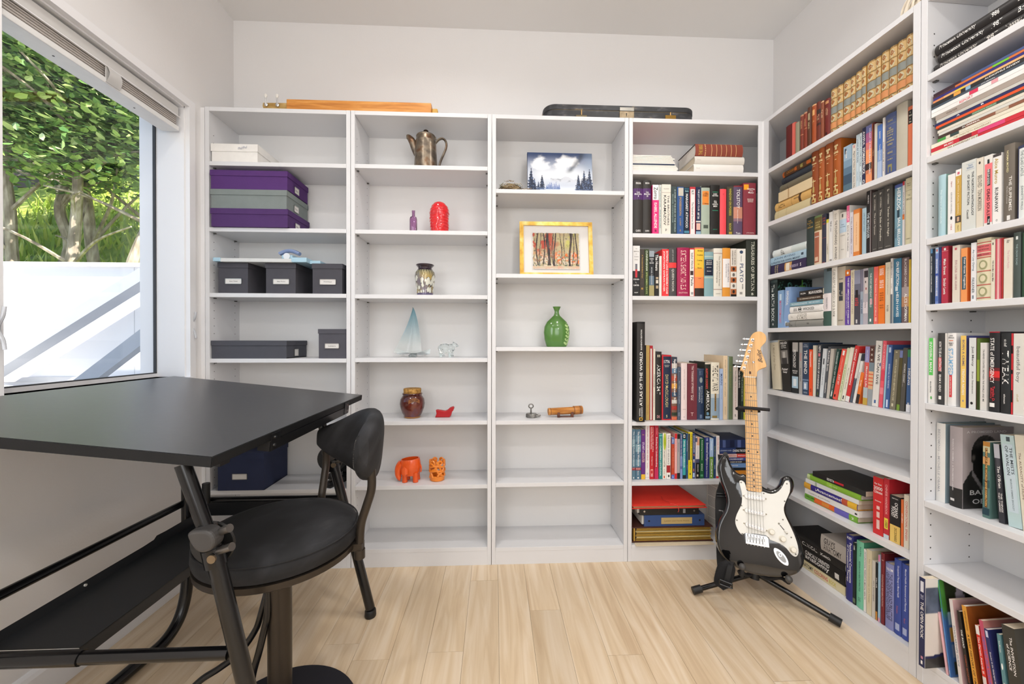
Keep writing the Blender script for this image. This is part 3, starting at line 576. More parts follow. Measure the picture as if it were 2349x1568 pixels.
["B",.8221,.028,.64,.0253,.2927,.15,0,"h","7d5a4a","colourful collage hardback with white lettering",8,2,[["Sports Illustrated 50",.03,.72,.5,"f4f2ee"]],[[.0,.1,"2f3a4a"],[.1,.18,"c9c4bc"],[.18,.26,"5f7f9a"],[.3,.38,"b04a34"],[.42,.5,"d9a04a"],[.56,.63,"38506a"],[.68,.74,"c9c4bc"],[.78,.84,"a8352f"],[.88,.93,"2c3a2a"],[.95,1,"d06a4a"]],"",0],
["B",.8496,.028,.64,.016,.2455,.15,0,"h","4c5566","slate hardback with pale script",9,2,[["Dava",.05,.11,.25,"f4f2ee",.5,"h"],["The Calligraphers Daughter",.2,.75,.3,"b9c0cc"],["Random",.86,.93,.3,"b9c0cc"]],[],"",0],
["B",.8669,.028,.64,.0283,.2636,.15,0,"h","e9d7d4","pale pink hardback with handwritten title",10,2,[["a godly hope alone in the spirit of a designer",.07,.68,.14,"6a5d5c"],["TODD OLDHAM",.79,.84,.5,"6a5d5c",.5,"h"],["r",.94,.97,.12,"6a5d5c",.5,"h"]],[],"",0],
["B",.8962,.028,.64,.0454,.2625,.15,0,"p","71303a","thick maroon paperback with white rule",11,2,[["The Timetables of History",.04,.53,.28,"e0c9c4",.5],["Grun",.56,.65,.28,"e0c9c4",.5],["T",.87,.93,.3,"d9bdb8",.5,"h"]],[[.03,.66,"d9bdb8",.62,.64]],"",0],
["B",.9437,.028,.64,.0351,.2388,.15,0,"r","1f3250","navy encyclopaedia volume with gilt thistle",12,2,[["HUTTON",.04,.13,.13,"7f91ae",.6],["WEBSTER",.04,.13,.13,"7f91ae",.35],["ENCYCLOPÆDIA",.34,.68,.2,"a9b3bd",.6],["BRITANNICA",.36,.66,.2,"a9b3bd",.3]],[[.17,.28,"8f9a9a",.3,.7,"o"],[.9,.97,"5f728c",.35,.65],[.015,.02,"5f728c"],[.985,.99,"5f728c"]],"",0],
["B",.9808,.028,.64,.027,.2671,.15,0,"h","1e2119","black jacketed hardback with red and white capitals",13,2,[["ALISTAIR COOKE'S",.1,.46,.34,"d9423c",.3],["AMERICA",.49,.84,.5,"f4f2ee",.5],["B",.87,.92,.4,"7fb0d0",.5,"h"]],[[0,.03,"d9cfbc"],[.94,.98,"7f9ab0",.1,.9]],"",0],
["B",1.0095,.028,.64,.0393,.2671,.15,0,"h","e4ddca","cream hardback with tall black title and sea engraving",14,2,[["THE CIVIL WAR",.05,.5,.68,"262320"],["THE BATTLE",.57,.82,.1,"3a2a12",.5]],[[.55,.62,"b9c2c6"],[.62,.98,"8da2b4"],[.545,.85,"8a6a34",.42,.62],[.93,.97,"8a7440",.15,.75]],"",0],
["B",1.0506,.028,.64,.0151,.2379,.15,0,"p","a9bcda","slim light blue paperback with navy title",15,2,[["MARIN",.1,.32,.6,"4d5f8a"],["The Place, The People",.4,.6,.25,"7d8db0"]],[],"",0],
["B",1.0673,.028,.64,.02,.2987,.1685,0,"p","e6cfae","peach paperback with grey names",16,2,[["Georgia O'Keeffe",.06,.36,.35,"a08f74"],["Art and Letters",.42,.64,.35,"a08f74"],["BULFINCH",.8,.92,.25,"a08f74"]],[],"",0],
["B",1.0889,.028,.64,.0252,.2951,.166,0,"h","6a7a5a","grey green cloth hardback with faded title",17,2,[["THE TREASURY",.15,.5,.3,"8a8a5a"]],[[0,1,"9aa39a",.0,.2]],"",0],
["B",1.116,.028,.64,.0215,.2487,.15,0,"p","e8dcd6","white paperback with grey and pink script",18,2,[["How I Write",.08,.28,.3,"7d746e"],["The Secret Lives of Authors",.3,.82,.3,"c99a94"],["R",.9,.95,.3,"1c1b1b",.5,"h"]],[[0,.01,"c03a3a"]],"",0],
["B",1.1388,.028,.64,.011,.256,.15,0,"p","1c1b1a","slim black paperback with white capitals",19,2,[["TAO TE CHING",.1,.42,.6,"f4f2ee"]],[],"",0],
["B",1.1512,.028,.64,.0137,.2549,.15,0,"p","22332b","dark green paperback with pale capitals",20,2,[["THE LAVENDER MYTH",.22,.66,.4,"a9b8a4"]],[],"",0],
["B",1.1659,.028,.64,.0069,.2421,.15,0,"p","c9c43a","slim yellow-green paperback behind the guitar neck",21,2,[["QUANTUM",.1,.5,.6,"1c1b1b"]],[],"",0],
["B",.6346,.026,.366,.0145,.2323,.14,0,"p","5f8296","blue cloudy paperback with red base band",1,3,[["The Anxiety & Phobia Workbook",.04,.74,.45,"f4f2ee"],["FIFTH EDITION",.77,.8,.8,"f4f2ee",.5,"h"]],[[.2,.35,"86a9b6"],[.6,.72,"6f93a6"],[.765,.815,"a8262c"],[.95,.985,"e8e6e0",.3,.7,"o"]],"",0],
["B",.6505,.026,.366,.0254,.2321,.14,0,"p","4f7288","wider blue cloudy paperback with red base band",2,3,[["The Anxiety & Phobia Workbook",.04,.74,.4,"f4f2ee"],["FIFTH EDITION",.77,.81,.8,"f4f2ee",.5,"h"],["Bourne",.83,.92,.2,"f4f2ee"]],[[.12,.25,"6f93a6"],[.3,.45,"86a9b6"],[.6,.72,"6f93a6"],[.765,.815,"a8262c"],[.95,.985,"e8e6e0",.35,.65,"o"]],"",0],
["B",.6777,.026,.366,.0187,.2302,.15,0,"p","64307e","purple paperback with yellow base",3,3,[["STUART",.25,.41,.5,"e6d9ec"],["and",.42,.46,.3,"e6d9ec"],["SCOUTER",.47,.66,.6,"e0b9a4"],["Moon",.08,.12,.4,"d9b94a",.5,"h"]],[[.9,1,"e8b83a"]],"",0],
["B",.6978,.026,.366,.0187,.2539,.15,0,"p","e9e4e0","tall white paperback with pink hand lettering",4,3,[["TEENAGERS WITH ADD AND ADHD",.03,.66,.3,"a83a5a"],["2nd edition",.7,.8,.2,"a83a5a"],["W",.87,.93,.4,"9aa0ae",.5,"h"]],[[.965,.97,"8a90a0"]],"",0],
["B",.7179,.026,.366,.0196,.2539,.15,0,"p","c4242c","tall red paperback with white lettering",5,3,[["Teaching Teens with ADD, ADHD &",.05,.5,.25,"f4f2ee",.72],["Executive Function Deficits",.05,.45,.25,"f4f2ee",.35],["Chris Zeigler Dendy",.58,.75,.22,"f4f2ee",.5]],[[.82,.92,"e8a9a0",.2,.8],[.84,.9,"c4242c",.28,.72],[.935,.945,"f4f2ee",.2,.8]],"",0],
["B",.7402,.026,.366,.0183,.2499,.15,0,"p","b8283e","crimson paperback with white script",6,3,[["Reading for Understanding",.22,.77,.4,"f4f2ee"],["Schoenbach",.05,.17,.2,"f0c0c4",.6]],[[.91,.95,"f4f2ee",.3,.7],[.8,1,"c42f5a"]],"",0],
["B",.7613,.026,.366,.0162,.2105,.15,0,"p","2f8a86","teal paperback with large white title",7,3,[["CHILDREN | DYSLEXIA",.26,.93,.5,"f4f2ee",.4],["PARENT'S GUIDE TO",.1,.25,.2,"f4f2ee",.5]],[[.03,.05,"8fc9c4"]],"",0],
["B",.7789,.026,.366,.0162,.2148,.15,0,"p","ebe6da","white paperback with lime half circle",8,3,[["CHRIS BERRY",.1,.28,.15,"4a4a2a",.6],["THE NEXT CHAPTER",.38,.74,.35,"5a4a48"],["to Lives",.78,.9,.25,"5a4a48"]],[[.0,.38,"b8c832",.2,1,"o"],[.93,.98,"d9502a",.3,.65]],"",0],
["B",.7966,.026,.366,.0196,.2114,.15,0,"p","efeae2","white paperback with red lower label",9,3,[["THE POWER OF RESILIENCE",.03,.68,.4,"7d7a78"]],[[.7,.86,"a8282e",.05,.95],[.91,.96,"3a3836",.4,.75]],"",0],
["B",.8207,.026,.366,.0138,.1933,.15,0,"p","c04a30","brick red paperback with blue ends",10,3,[["The Family ADHD Solution",.2,.8,.3,"f0b89a"],["clinic",.04,.13,.5,"f4f2ee"]],[[0,.16,"5a78b4"],[.9,1,"5a70b8"],[.945,.965,"c9d0e8",.35,.65]],"",0],
["B",.8359,.026,.366,.0108,.2106,.15,0,"p","efb4b0","slim pink paperback with red ends",11,3,[["Kosher for the Soul",.15,.4,.35,"d95a54"]],[[0,.11,"d6282e"],[.88,1,"d6282e"]],"",0],
["B",.8481,.026,.366,.0125,.2086,.15,0,"p","a9a4a6","grey paperback with black ends",12,3,[["Distracted",.19,.4,.3,"4a4648"]],[[0,.11,"24211f"],[.87,1,"24211f"]],"",0],
["B",.8625,.026,.366,.01,.2083,.15,0,"p","8a98cc","pale blue paperback with navy upper block",13,3,[["I Don't Care How You See It",.02,.5,.45,"f4f2ee"],["Robert Jones",.55,.72,.3,"3a4a80"]],[[.0,.5,"39497e"],[.72,.78,"5a6aa4"]],"",0],
["B",.8743,.026,.366,.0138,.2123,.15,0,"p","3fa4a6","turquoise paperback with black ends",14,3,[["Web Site Cookbook",.16,.76,.5,"f4f2ee"],["O",.03,.1,.5,"f4f2ee",.5,"h"]],[[0,.13,"1c2424"],[.03,.1,"f4f2ee",.2,.8],[.045,.085,"1c2424",.3,.7],[.92,1,"1c2424"]],"",0],
["B",.8904,.026,.366,.0087,.2105,.15,0,"p","33557e","slim steel blue paperback",15,3,[["THE FREE MUSICAL",.15,.4,.3,"c9d6e6"],["KURTZ",.65,.85,.3,"a9bcd6"]],[],"",0],
["B",.9005,.026,.366,.0193,.2166,.15,0,"p","e2cf2e","bright yellow paperback with black side stripe",16,3,[["THE DYSLEXIC ADVANTAGE",.03,.6,.25,"3a3a1a",.78],["Eide M.D.",.64,.82,.2,"6a6420",.5]],[[.03,.6,"24304a",.02,.4],[.88,.92,"4a4a20",.35,.6]],"",0],
["B",.9213,.026,.366,.0117,.209,.15,0,"p","2e3e74","navy paperback with small orange letters",17,3,[["BOYS AND LEARNING DIFFER",.04,.42,.4,"f4f2ee"],["EDIT",.45,.5,.5,"e08a3a"]],[[.57,.64,"d9dce4",.25,.75],[.6,.63,"e0a03a",.35,.65],[.78,.84,"d98a4a",.25,.6],[.87,.97,"b9cde8",.1,.8]],"",0],
["B",.9353,.026,.366,.0181,.1939,.15,0,"p","e0d8d6","lilac white paperback with peach flower and black base",18,3,[["Velvet of Things Unseen",.22,.5,.25,"8a7a8a"],["BARBARA KINGSO",.66,.84,.25,"f4f2ee",.6]],[[0,.2,"d9a48a",.25,1],[.02,.12,"4a5474",0,.45],[.53,.62,"4a4a68"],[.62,1,"221f22"],[.9,.95,"d9cdb4",.35,.7]],"",0],
["B",.9562,.026,.366,.0185,.1866,.15,0,"p","1f5a38","dark green paperback with white script",19,3,[["Awakening Intuition",.03,.54,.35,"d9e6d4"],["SCHULZ",.63,.81,.4,"d9e6d4"]],[[.9,.95,"5a9a74",.15,.8]],"",0],
["B",.9778,.026,.366,.0232,.1918,.15,0,"p","2c3672","indigo paperback with white script",20,3,[["Emotional Intelligence",.13,.67,.5,"e6e2e8"],["Daniel Goleman",.69,.97,.25,"e6e2e8"]],[[.02,.09,"7f8ab4",.35,.7]],"",0],
["B",1.0021,.026,.366,.0181,.1862,.15,0,"p","a4bedc","sky blue and grass green paperback",21,3,[["Unstuck",.06,.3,.4,"e9f0f8"],["STARCURVE",.52,.9,.45,"f4f2ee"]],[[.46,1,"6f9a3a"],[.92,.96,"e9ece4",.3,.6]],"",0],
["B",1.0217,.026,.366,.0105,.1943,.17,0,"p","2a446e","slim deep blue paperback",22,3,[["The Gift of Life",.2,.5,.3,"b9cc4a"],["HARPER",.68,.78,.3,"c9d6e6"]],[],"",0],
["B",1.0336,.026,.366,.0152,.1984,.15,0,"p","ece6e2","white paperback with red title and base",23,3,[["SQUARE PEG",.04,.33,.4,"d9585a"],["My Story and What It Means",.36,.85,.2,"b4a4a4"]],[[.95,1,"c8303a"]],"",0],
["B",1.0537,.03,.366,.0334,.1413,.15,"L","p","d98a2a","orange book at the bottom of the flat pile",0,3,[],[],"",0],
["B",1.0545,.03,.4005,.0114,.1404,.15,"L","p","1f2428","thin black book in the flat pile",0,3,[],[],"",0],
["B",1.0535,.03,.413,.0204,.1413,.15,"L","p","6f93c4","light blue book in the flat pile",0,3,[["UNDERSTANDING DYSLEXIA",.3,.62,.6,"f4f2ee"]],[[0,.1,"d9dce4"]],"",0],
["B",1.0534,.03,.4345,.0104,.1413,.15,"L","p","2a2220","dark brown book in the flat pile",0,3,[["WHERE'S MY STUFF?",.35,.75,.6,"f4f2ee"]],[],"",0],
["B",1.0534,.03,.446,.0139,.1413,.15,"L","p","3d4a8c","violet blue book in the flat pile",0,3,[["GIFTED CHILDREN SOCIETY",.15,.8,.5,"f4f2ee"]],[],"",0],
["B",1.0533,.03,.461,.0169,.1413,.15,"L","p","d8483e","red and pink book in the flat pile",0,3,[["ADDICTION",.32,.55,.5,"d8483e"],["Edited by Jones",.62,.9,.4,"f4f2ee"]],[[0,.58,"e8cfc8"]],"",0],
["B",1.0523,.03,.479,.0279,.1422,.15,"L","p","2a3c70","blue black book in the flat pile",0,3,[["JOHANN HARI",.02,.4,.3,"b9c4dc"],["CHASING THE SCREAM",.44,.98,.4,"f4f2ee"]],[[.55,1,"161a24"]],"",0],
["B",1.053,.03,.508,.0354,.1413,.15,"L","p","27345c","topmost blue patterned book in the flat pile",0,3,[],[[.1,.2,"56679a"],[.35,.5,"1a2444"],[.6,.72,"56679a"]],"",0],
["B",.9148,.012,1.7845,.0404,.2346,.165,"L","r","ebe8e2","lower of two off-white hardbacks lying flat",0,4,[["Bound",.05,.12,.2,"cfc9be"]],[],"",0],
["B",.919,.012,1.826,.0349,.235,.16,"L","r","dcd7ce","upper of two off-white hardbacks lying flat",0,4,[["Bound",.05,.12,.2,"c4bdb0"]],[],"",0],
["B",.9227,.012,1.8625,.0554,.2239,.165,"L","r","8a4232","red-brown leather bible with gilt lines lying flat",0,4,[["THE BIBLE",.02,.19,.5,"c9a24a",.5,"x"]],[[.2,.215,"d9b07a"],[.335,.345,"d9b07a"],[.44,.45,"d9b07a"],[.54,.55,"d9b07a"],[.645,.655,"d9b07a"],[.75,.76,"d9b07a"],[.85,.86,"d9b07a"]],"2a2622",0],
["R",.0603,.03,1.7845,.0342,.1564,.15,0,"h","5e1a18","dark red round-cornered board book",1,5,[],[],"",0],
["R",.0966,.03,1.7845,.0136,.1528,.15,0,"p","d8685a","coral cloth hardback",2,5,[],[],"",0],
["R",.1119,.03,1.7845,.019,.144,.15,0,"h","96917a","olive grey cloth hardback",3,5,[],[],"",0],
["R",.1339,.03,1.7845,.017,.1623,.15,0,"r","7a3222","worn russet leather volume with gilt specks",4,5,[["ESSAYS",.15,.35,.4,"d9a87a"]],[[.0,.04,"b98a6a"],[.5,.52,"b97a54"]],"",0],
["R",.1524,.03,1.7845,.0161,.1634,.15,0,"r","82341f","slim worn russet leather volume",5,5,[["WORKS",.15,.35,.4,"d9a87a"]],[[.0,.04,"b98a6a"],[.4,.42,"b97a54"]],"",0],
["R",.1699,.03,1.7845,.0181,.1728,.15,0,"r","57321f","darker worn brown leather volume with gilt crest",6,5,[["MEMOIRS",.35,.5,.4,"c9b48a"]],[[.14,.3,"a89a7a",.25,.75]],"",0],
["R",.19,.03,1.7845,.0209,.1704,.15,0,"r","a24a1e","orange brown leather volume with gilt crest",7,5,[["VOL. I",.36,.45,.4,"e0b47a"]],[[.12,.25,"dca66a",.25,.75],[.0,.03,"d9a87a"]],"",0],
["R",.2123,.03,1.7845,.0185,.1688,.15,0,"r","6a2a1a","dark russet leather volume with black label",8,5,[["TALES",.3,.42,.5,"d9c09a"]],[[.18,.28,"2a2220"],[.5,.55,"3a1a12"]],"",0],
["R",.2323,.03,1.7845,.0141,.1603,.15,0,"r","8a4a30","scuffed brown leather volume with gilt top",9,5,[["TALES",.2,.4,.4,"e8c9a4"]],[[.0,.03,"d9b48a"]],"",0],
["R",.2478,.03,1.7845,.0245,.1569,.15,0,"r","6e2018","deep red leather volume with gilt tooling",10,5,[["HISTORY",.22,.4,.4,"d9b08a"]],[[.05,.12,"c08a5a",.2,.8],[.82,.87,"2a1210",.3,.6]],"",0],
["R",.2739,.03,1.7845,.0248,.1777,.14,0,"r","c9a76e","gilt tan leather volume with grey and orange labels",11,5,[],[[.0,.03,"8a6a34"],[.04,.37,"c9bf9c",.12,.88,"o"],[.055,.165,"a0683a",.2,.8,"*"],[.2,.22,"8a6a34"],[.225,.335,"a0683a",.2,.8,"*"],[.37,.385,"8a6a34"],[.39,.53,"868a84"],[.53,.545,"8a6a34"],[.55,.695,"c9bf9c",.12,.88,"o"],[.86,.965,"c9bf9c",.12,.88,"o"],[.565,.675,"a0683a",.2,.8,"*"],[.7,.715,"8a6a34"],[.715,.84,"cf8c58"],[.84,.855,"8a6a34"],[.865,.965,"a0683a",.2,.8,"*"]],"c08a3a",0],
["R",.3001,.03,1.7845,.0232,.1756,.14,0,"r","c9a76e","gilt tan leather volume with grey and orange labels",12,5,[],[[.0,.03,"8a6a34"],[.04,.37,"c9bf9c",.12,.88,"o"],[.055,.165,"a0683a",.2,.8,"*"],[.2,.22,"8a6a34"],[.225,.335,"a0683a",.2,.8,"*"],[.37,.385,"8a6a34"],[.39,.53,"868a84"],[.53,.545,"8a6a34"],[.55,.695,"c9bf9c",.12,.88,"o"],[.86,.965,"c9bf9c",.12,.88,"o"],[.565,.675,"a0683a",.2,.8,"*"],[.7,.715,"8a6a34"],[.715,.84,"cf8c58"],[.84,.855,"8a6a34"],[.865,.965,"a0683a",.2,.8,"*"]],"c08a3a",0],
["R",.325,.03,1.7845,.0277,.1747,.14,0,"r","c9a76e","gilt tan leather volume with grey and orange labels",13,5,[],[[.0,.03,"8a6a34"],[.04,.37,"c9bf9c",.12,.88,"o"],[.055,.165,"a0683a",.2,.8,"*"],[.2,.22,"8a6a34"],[.225,.335,"a0683a",.2,.8,"*"],[.37,.385,"8a6a34"],[.39,.53,"868a84"],[.53,.545,"8a6a34"],[.55,.695,"c9bf9c",.12,.88,"o"],[.86,.965,"c9bf9c",.12,.88,"o"],[.565,.675,"a0683a",.2,.8,"*"],[.7,.715,"8a6a34"],[.715,.84,"cf8c58"],[.84,.855,"8a6a34"],[.865,.965,"a0683a",.2,.8,"*"]],"c08a3a",0],
["R",.3539,.03,1.7845,.0178,.1735,.14,0,"r","c9a76e","gilt tan leather volume with grey and orange labels",14,5,[],[[.0,.03,"8a6a34"],[.04,.37,"c9bf9c",.12,.88,"o"],[.055,.165,"a0683a",.2,.8,"*"],[.2,.22,"8a6a34"],[.225,.335,"a0683a",.2,.8,"*"],[.37,.385,"8a6a34"],[.39,.53,"868a84"],[.53,.545,"8a6a34"],[.55,.695,"c9bf9c",.12,.88,"o"],[.86,.965,"c9bf9c",.12,.88,"o"],[.565,.675,"a0683a",.2,.8,"*"],[.7,.715,"8a6a34"],[.715,.84,"cf8c58"],[.84,.855,"8a6a34"],[.865,.965,"a0683a",.2,.8,"*"]],"c08a3a",0],
["R",.373,.03,1.7845,.0205,.177,.14,0,"r","c9a76e","gilt tan leather volume with grey and orange labels",15,5,[],[[.0,.03,"8a6a34"],[.04,.37,"c9bf9c",.12,.88,"o"],[.055,.165,"a0683a",.2,.8,"*"],[.2,.22,"8a6a34"],[.225,.335,"a0683a",.2,.8,"*"],[.37,.385,"8a6a34"],[.39,.53,"868a84"],[.53,.545,"8a6a34"],[.55,.695,"c9bf9c",.12,.88,"o"],[.86,.965,"c9bf9c",.12,.88,"o"],[.565,.675,"a0683a",.2,.8,"*"],[.7,.715,"8a6a34"],[.715,.84,"cf8c58"],[.84,.855,"8a6a34"],[.865,.965,"a0683a",.2,.8,"*"]],"c08a3a",0],
["R",.3947,.03,1.7845,.0153,.1806,.14,0,"r","c9a76e","gilt tan leather volume with grey and orange labels",16,5,[],[[.0,.03,"8a6a34"],[.04,.37,"c9bf9c",.12,.88,"o"],[.055,.165,"a0683a",.2,.8,"*"],[.2,.22,"8a6a34"],[.225,.335,"a0683a",.2,.8,"*"],[.37,.385,"8a6a34"],[.39,.53,"868a84"],[.53,.545,"8a6a34"],[.55,.695,"c9bf9c",.12,.88,"o"],[.86,.965,"c9bf9c",.12,.88,"o"],[.565,.675,"a0683a",.2,.8,"*"],[.7,.715,"8a6a34"],[.715,.84,"cf8c58"],[.84,.855,"8a6a34"],[.865,.965,"a0683a",.2,.8,"*"]],"c08a3a",0],
["R",.4112,.03,1.7845,.0302,.183,.14,0,"r","c9a76e","gilt tan leather volume with grey and orange labels",17,5,[],[[.0,.03,"8a6a34"],[.04,.37,"c9bf9c",.12,.88,"o"],[.055,.165,"a0683a",.2,.8,"*"],[.2,.22,"8a6a34"],[.225,.335,"a0683a",.2,.8,"*"],[.37,.385,"8a6a34"],[.39,.53,"868a84"],[.53,.545,"8a6a34"],[.55,.695,"c9bf9c",.12,.88,"o"],[.86,.965,"c9bf9c",.12,.88,"o"],[.565,.675,"a0683a",.2,.8,"*"],[.7,.715,"8a6a34"],[.715,.84,"cf8c58"],[.84,.855,"8a6a34"],[.865,.965,"a0683a",.2,.8,"*"]],"c08a3a",0],
["R",.4426,.03,1.7845,.0169,.1802,.14,0,"r","c9a76e","gilt tan leather volume with grey and orange labels",18,5,[],[[.0,.03,"8a6a34"],[.04,.37,"c9bf9c",.12,.88,"o"],[.055,.165,"a0683a",.2,.8,"*"],[.2,.22,"8a6a34"],[.225,.335,"a0683a",.2,.8,"*"],[.37,.385,"8a6a34"],[.39,.53,"868a84"],[.53,.545,"8a6a34"],[.55,.695,"c9bf9c",.12,.88,"o"],[.86,.965,"c9bf9c",.12,.88,"o"],[.565,.675,"a0683a",.2,.8,"*"],[.7,.715,"8a6a34"],[.715,.84,"cf8c58"],[.84,.855,"8a6a34"],[.865,.965,"a0683a",.2,.8,"*"]],"c08a3a",0],
["R",.4606,.03,1.7845,.023,.1821,.14,0,"r","c9a76e","gilt tan leather volume with grey and orange labels",19,5,[],[[.0,.03,"8a6a34"],[.04,.37,"c9bf9c",.12,.88,"o"],[.055,.165,"a0683a",.2,.8,"*"],[.2,.22,"8a6a34"],[.225,.335,"a0683a",.2,.8,"*"],[.37,.385,"8a6a34"],[.39,.53,"868a84"],[.53,.545,"8a6a34"],[.55,.695,"c9bf9c",.12,.88,"o"],[.86,.965,"c9bf9c",.12,.88,"o"],[.565,.675,"a0683a",.2,.8,"*"],[.7,.715,"8a6a34"],[.715,.84,"cf8c58"],[.84,.855,"8a6a34"],[.865,.965,"a0683a",.2,.8,"*"]],"c08a3a",0],
["R",.485,.03,1.7845,.0236,.1807,.14,0,"r","c9a76e","gilt tan leather volume with grey and orange labels",20,5,[],[[.0,.03,"8a6a34"],[.04,.37,"c9bf9c",.12,.88,"o"],[.055,.165,"a0683a",.2,.8,"*"],[.2,.22,"8a6a34"],[.225,.335,"a0683a",.2,.8,"*"],[.37,.385,"8a6a34"],[.39,.53,"868a84"],[.53,.545,"8a6a34"],[.55,.695,"c9bf9c",.12,.88,"o"],[.86,.965,"c9bf9c",.12,.88,"o"],[.565,.675,"a0683a",.2,.8,"*"],[.7,.715,"8a6a34"],[.715,.84,"cf8c58"],[.84,.855,"8a6a34"],[.865,.965,"a0683a",.2,.8,"*"]],"c08a3a",0],
["R",.51,.03,1.7845,.025,.1798,.14,0,"r","c9a76e","gilt tan leather volume with grey and orange labels",21,5,[],[[.0,.03,"8a6a34"],[.04,.37,"c9bf9c",.12,.88,"o"],[.055,.165,"a0683a",.2,.8,"*"],[.2,.22,"8a6a34"],[.225,.335,"a0683a",.2,.8,"*"],[.37,.385,"8a6a34"],[.39,.53,"868a84"],[.53,.545,"8a6a34"],[.55,.695,"c9bf9c",.12,.88,"o"],[.86,.965,"c9bf9c",.12,.88,"o"],[.565,.675,"a0683a",.2,.8,"*"],[.7,.715,"8a6a34"],[.715,.84,"cf8c58"],[.84,.855,"8a6a34"],[.865,.965,"a0683a",.2,.8,"*"]],"c08a3a",0],
["R",.5361,.03,1.7845,.0209,.1807,.14,0,"r","c9a76e","gilt tan leather volume with grey and orange labels",22,5,[],[[.0,.03,"8a6a34"],[.04,.37,"c9bf9c",.12,.88,"o"],[.055,.165,"a0683a",.2,.8,"*"],[.2,.22,"8a6a34"],[.225,.335,"a0683a",.2,.8,"*"],[.37,.385,"8a6a34"],[.39,.53,"868a84"],[.53,.545,"8a6a34"],[.55,.695,"c9bf9c",.12,.88,"o"],[.86,.965,"c9bf9c",.12,.88,"o"],[.565,.675,"a0683a",.2,.8,"*"],[.7,.715,"8a6a34"],[.715,.84,"cf8c58"],[.84,.855,"8a6a34"],[.865,.965,"a0683a",.2,.8,"*"]],"c08a3a",0],
["R",-.0003,.03,1.5445,.0464,.1861,.16,"L","r","c9ba90","cream vellum book at the bottom of the flat pile",0,6,[],[[.1,.11,"a99a70"],[.35,.36,"a99a70"]],"",0],
["R",.0009,.03,1.592,.0349,.1905,.16,"L","r","d4aa66","tan parchment book second from pile bottom",0,6,[["ACTA",.1,.3,.4,"3a2c18",.4],["VENETIAN",.55,.68,.2,"3a2c18",.6]],[[.48,.49,"8a6a34"],[.68,.74,"4a3420"]],"",0],
["R",.0222,.03,1.628,.0404,.1749,.15,"L","p","dcc8a0","pale brown book showing rough page edges",0,6,[],[[.3,.34,"b89a70"]],"",0],
["R",.0282,.03,1.6695,.0284,.1687,.14,"L","r","6e6856","olive green book in the flat pile",0,6,[],[[.25,.26,"4a463a"]],"",0],
["R",.0385,.03,1.699,.0269,.1582,.14,"L","r","2c343e","navy cloth book second from pile top",0,6,[],[[.08,.1,"1c242c"],[.14,.16,"1c242c"]],"",0],
["R",.0444,.03,1.727,.0239,.1521,.14,"L","r","5a3c22","ornate brown leather book topping the flat pile",0,6,[["CIRCULUS",.15,.4,.4,"c98a3a"]],[[0,.06,"c8682a"],[.42,.5,"c8682a",.2,.8],[.62,.7,"a8a05a",.2,.8],[.82,.96,"c8682a",.2,.8]],"",0],
["R",.1877,.03,1.5445,.0324,.2204,.15,0,"r","8a4218","first gilt floral brown leather volume",1,6,[["BAYARD TAYLOR",.2,.24,.7,"e8d4a0",.5,"h"]],[[.1,.17,"e8d4a0",.4,.62],[.09,.12,"e8d4a0",.25,.75],[.22,.23,"e8d4a0",.2,.8],[.26,.265,"e8d4a0",.3,.7],[.33,.34,"e8d4a0",.4,.6],[.5,.74,"d9c48a",.46,.54],[.53,.545,"e0cf9a",.25,.75],[.64,.74,"b9a060",.36,.64],[.76,.92,"d9c48a",.42,.58],[.78,.8,"e0cf9a",.22,.78],[.85,.93,"c9b070",.2,.8],[.87,.91,"8f4a1c",.35,.65]],"8a4a1c",0],
["R",.2215,.03,1.5445,.0262,.2204,.15,0,"r","a0521e","second gilt floral brown leather volume",2,6,[["VIEWS",.2,.24,.6,"e8d4a0",.5,"h"]],[[.1,.17,"e8d4a0",.4,.62],[.09,.12,"e8d4a0",.25,.75],[.22,.23,"e8d4a0",.2,.8],[.26,.265,"e8d4a0",.3,.7],[.33,.34,"e8d4a0",.4,.6],[.5,.74,"d9c48a",.46,.54],[.53,.545,"e0cf9a",.25,.75],[.64,.74,"b9a060",.36,.64],[.76,.92,"d9c48a",.42,.58],[.78,.8,"e0cf9a",.22,.78],[.85,.93,"c9b070",.2,.8],[.87,.91,"8f4a1c",.35,.65]],"8a4a1c",0],
["R",.2491,.03,1.5445,.0341,.2204,.15,0,"r","944a1c","third gilt floral leather volume, dark-stained",3,6,[["VIEWS",.2,.24,.6,"e8d4a0",.5,"h"]],[[.1,.17,"e8d4a0",.4,.62],[.09,.12,"e8d4a0",.25,.75],[.22,.23,"e8d4a0",.2,.8],[.26,.265,"e8d4a0",.3,.7],[.33,.34,"e8d4a0",.4,.6],[.5,.74,"d9c48a",.46,.54],[.53,.545,"e0cf9a",.25,.75],[.64,.74,"b9a060",.36,.64],[.76,.92,"d9c48a",.42,.58],[.78,.8,"e0cf9a",.22,.78],[.85,.93,"c9b070",.2,.8],[.87,.91,"8f4a1c",.35,.65],[.92,.98,"2a1a14",.15,.5]],"8a4a1c",0],
["R",.2846,.03,1.5445,.0305,.2204,.1605,0,"r","a2521a","last gilt floral brown leather volume",4,6,[["VIEWS",.2,.24,.6,"e8d4a0",.5,"h"]],[[.1,.17,"e8d4a0",.4,.62],[.09,.12,"e8d4a0",.25,.75],[.22,.23,"e8d4a0",.2,.8],[.26,.265,"e8d4a0",.3,.7],[.33,.34,"e8d4a0",.4,.6],[.5,.74,"d9c48a",.46,.54],[.53,.545,"e0cf9a",.25,.75],[.64,.74,"b9a060",.36,.64],[.76,.92,"d9c48a",.42,.58],[.78,.8,"e0cf9a",.22,.78],[.85,.93,"c9b070",.2,.8],[.87,.91,"8f4a1c",.35,.65]],"b0601c",0],
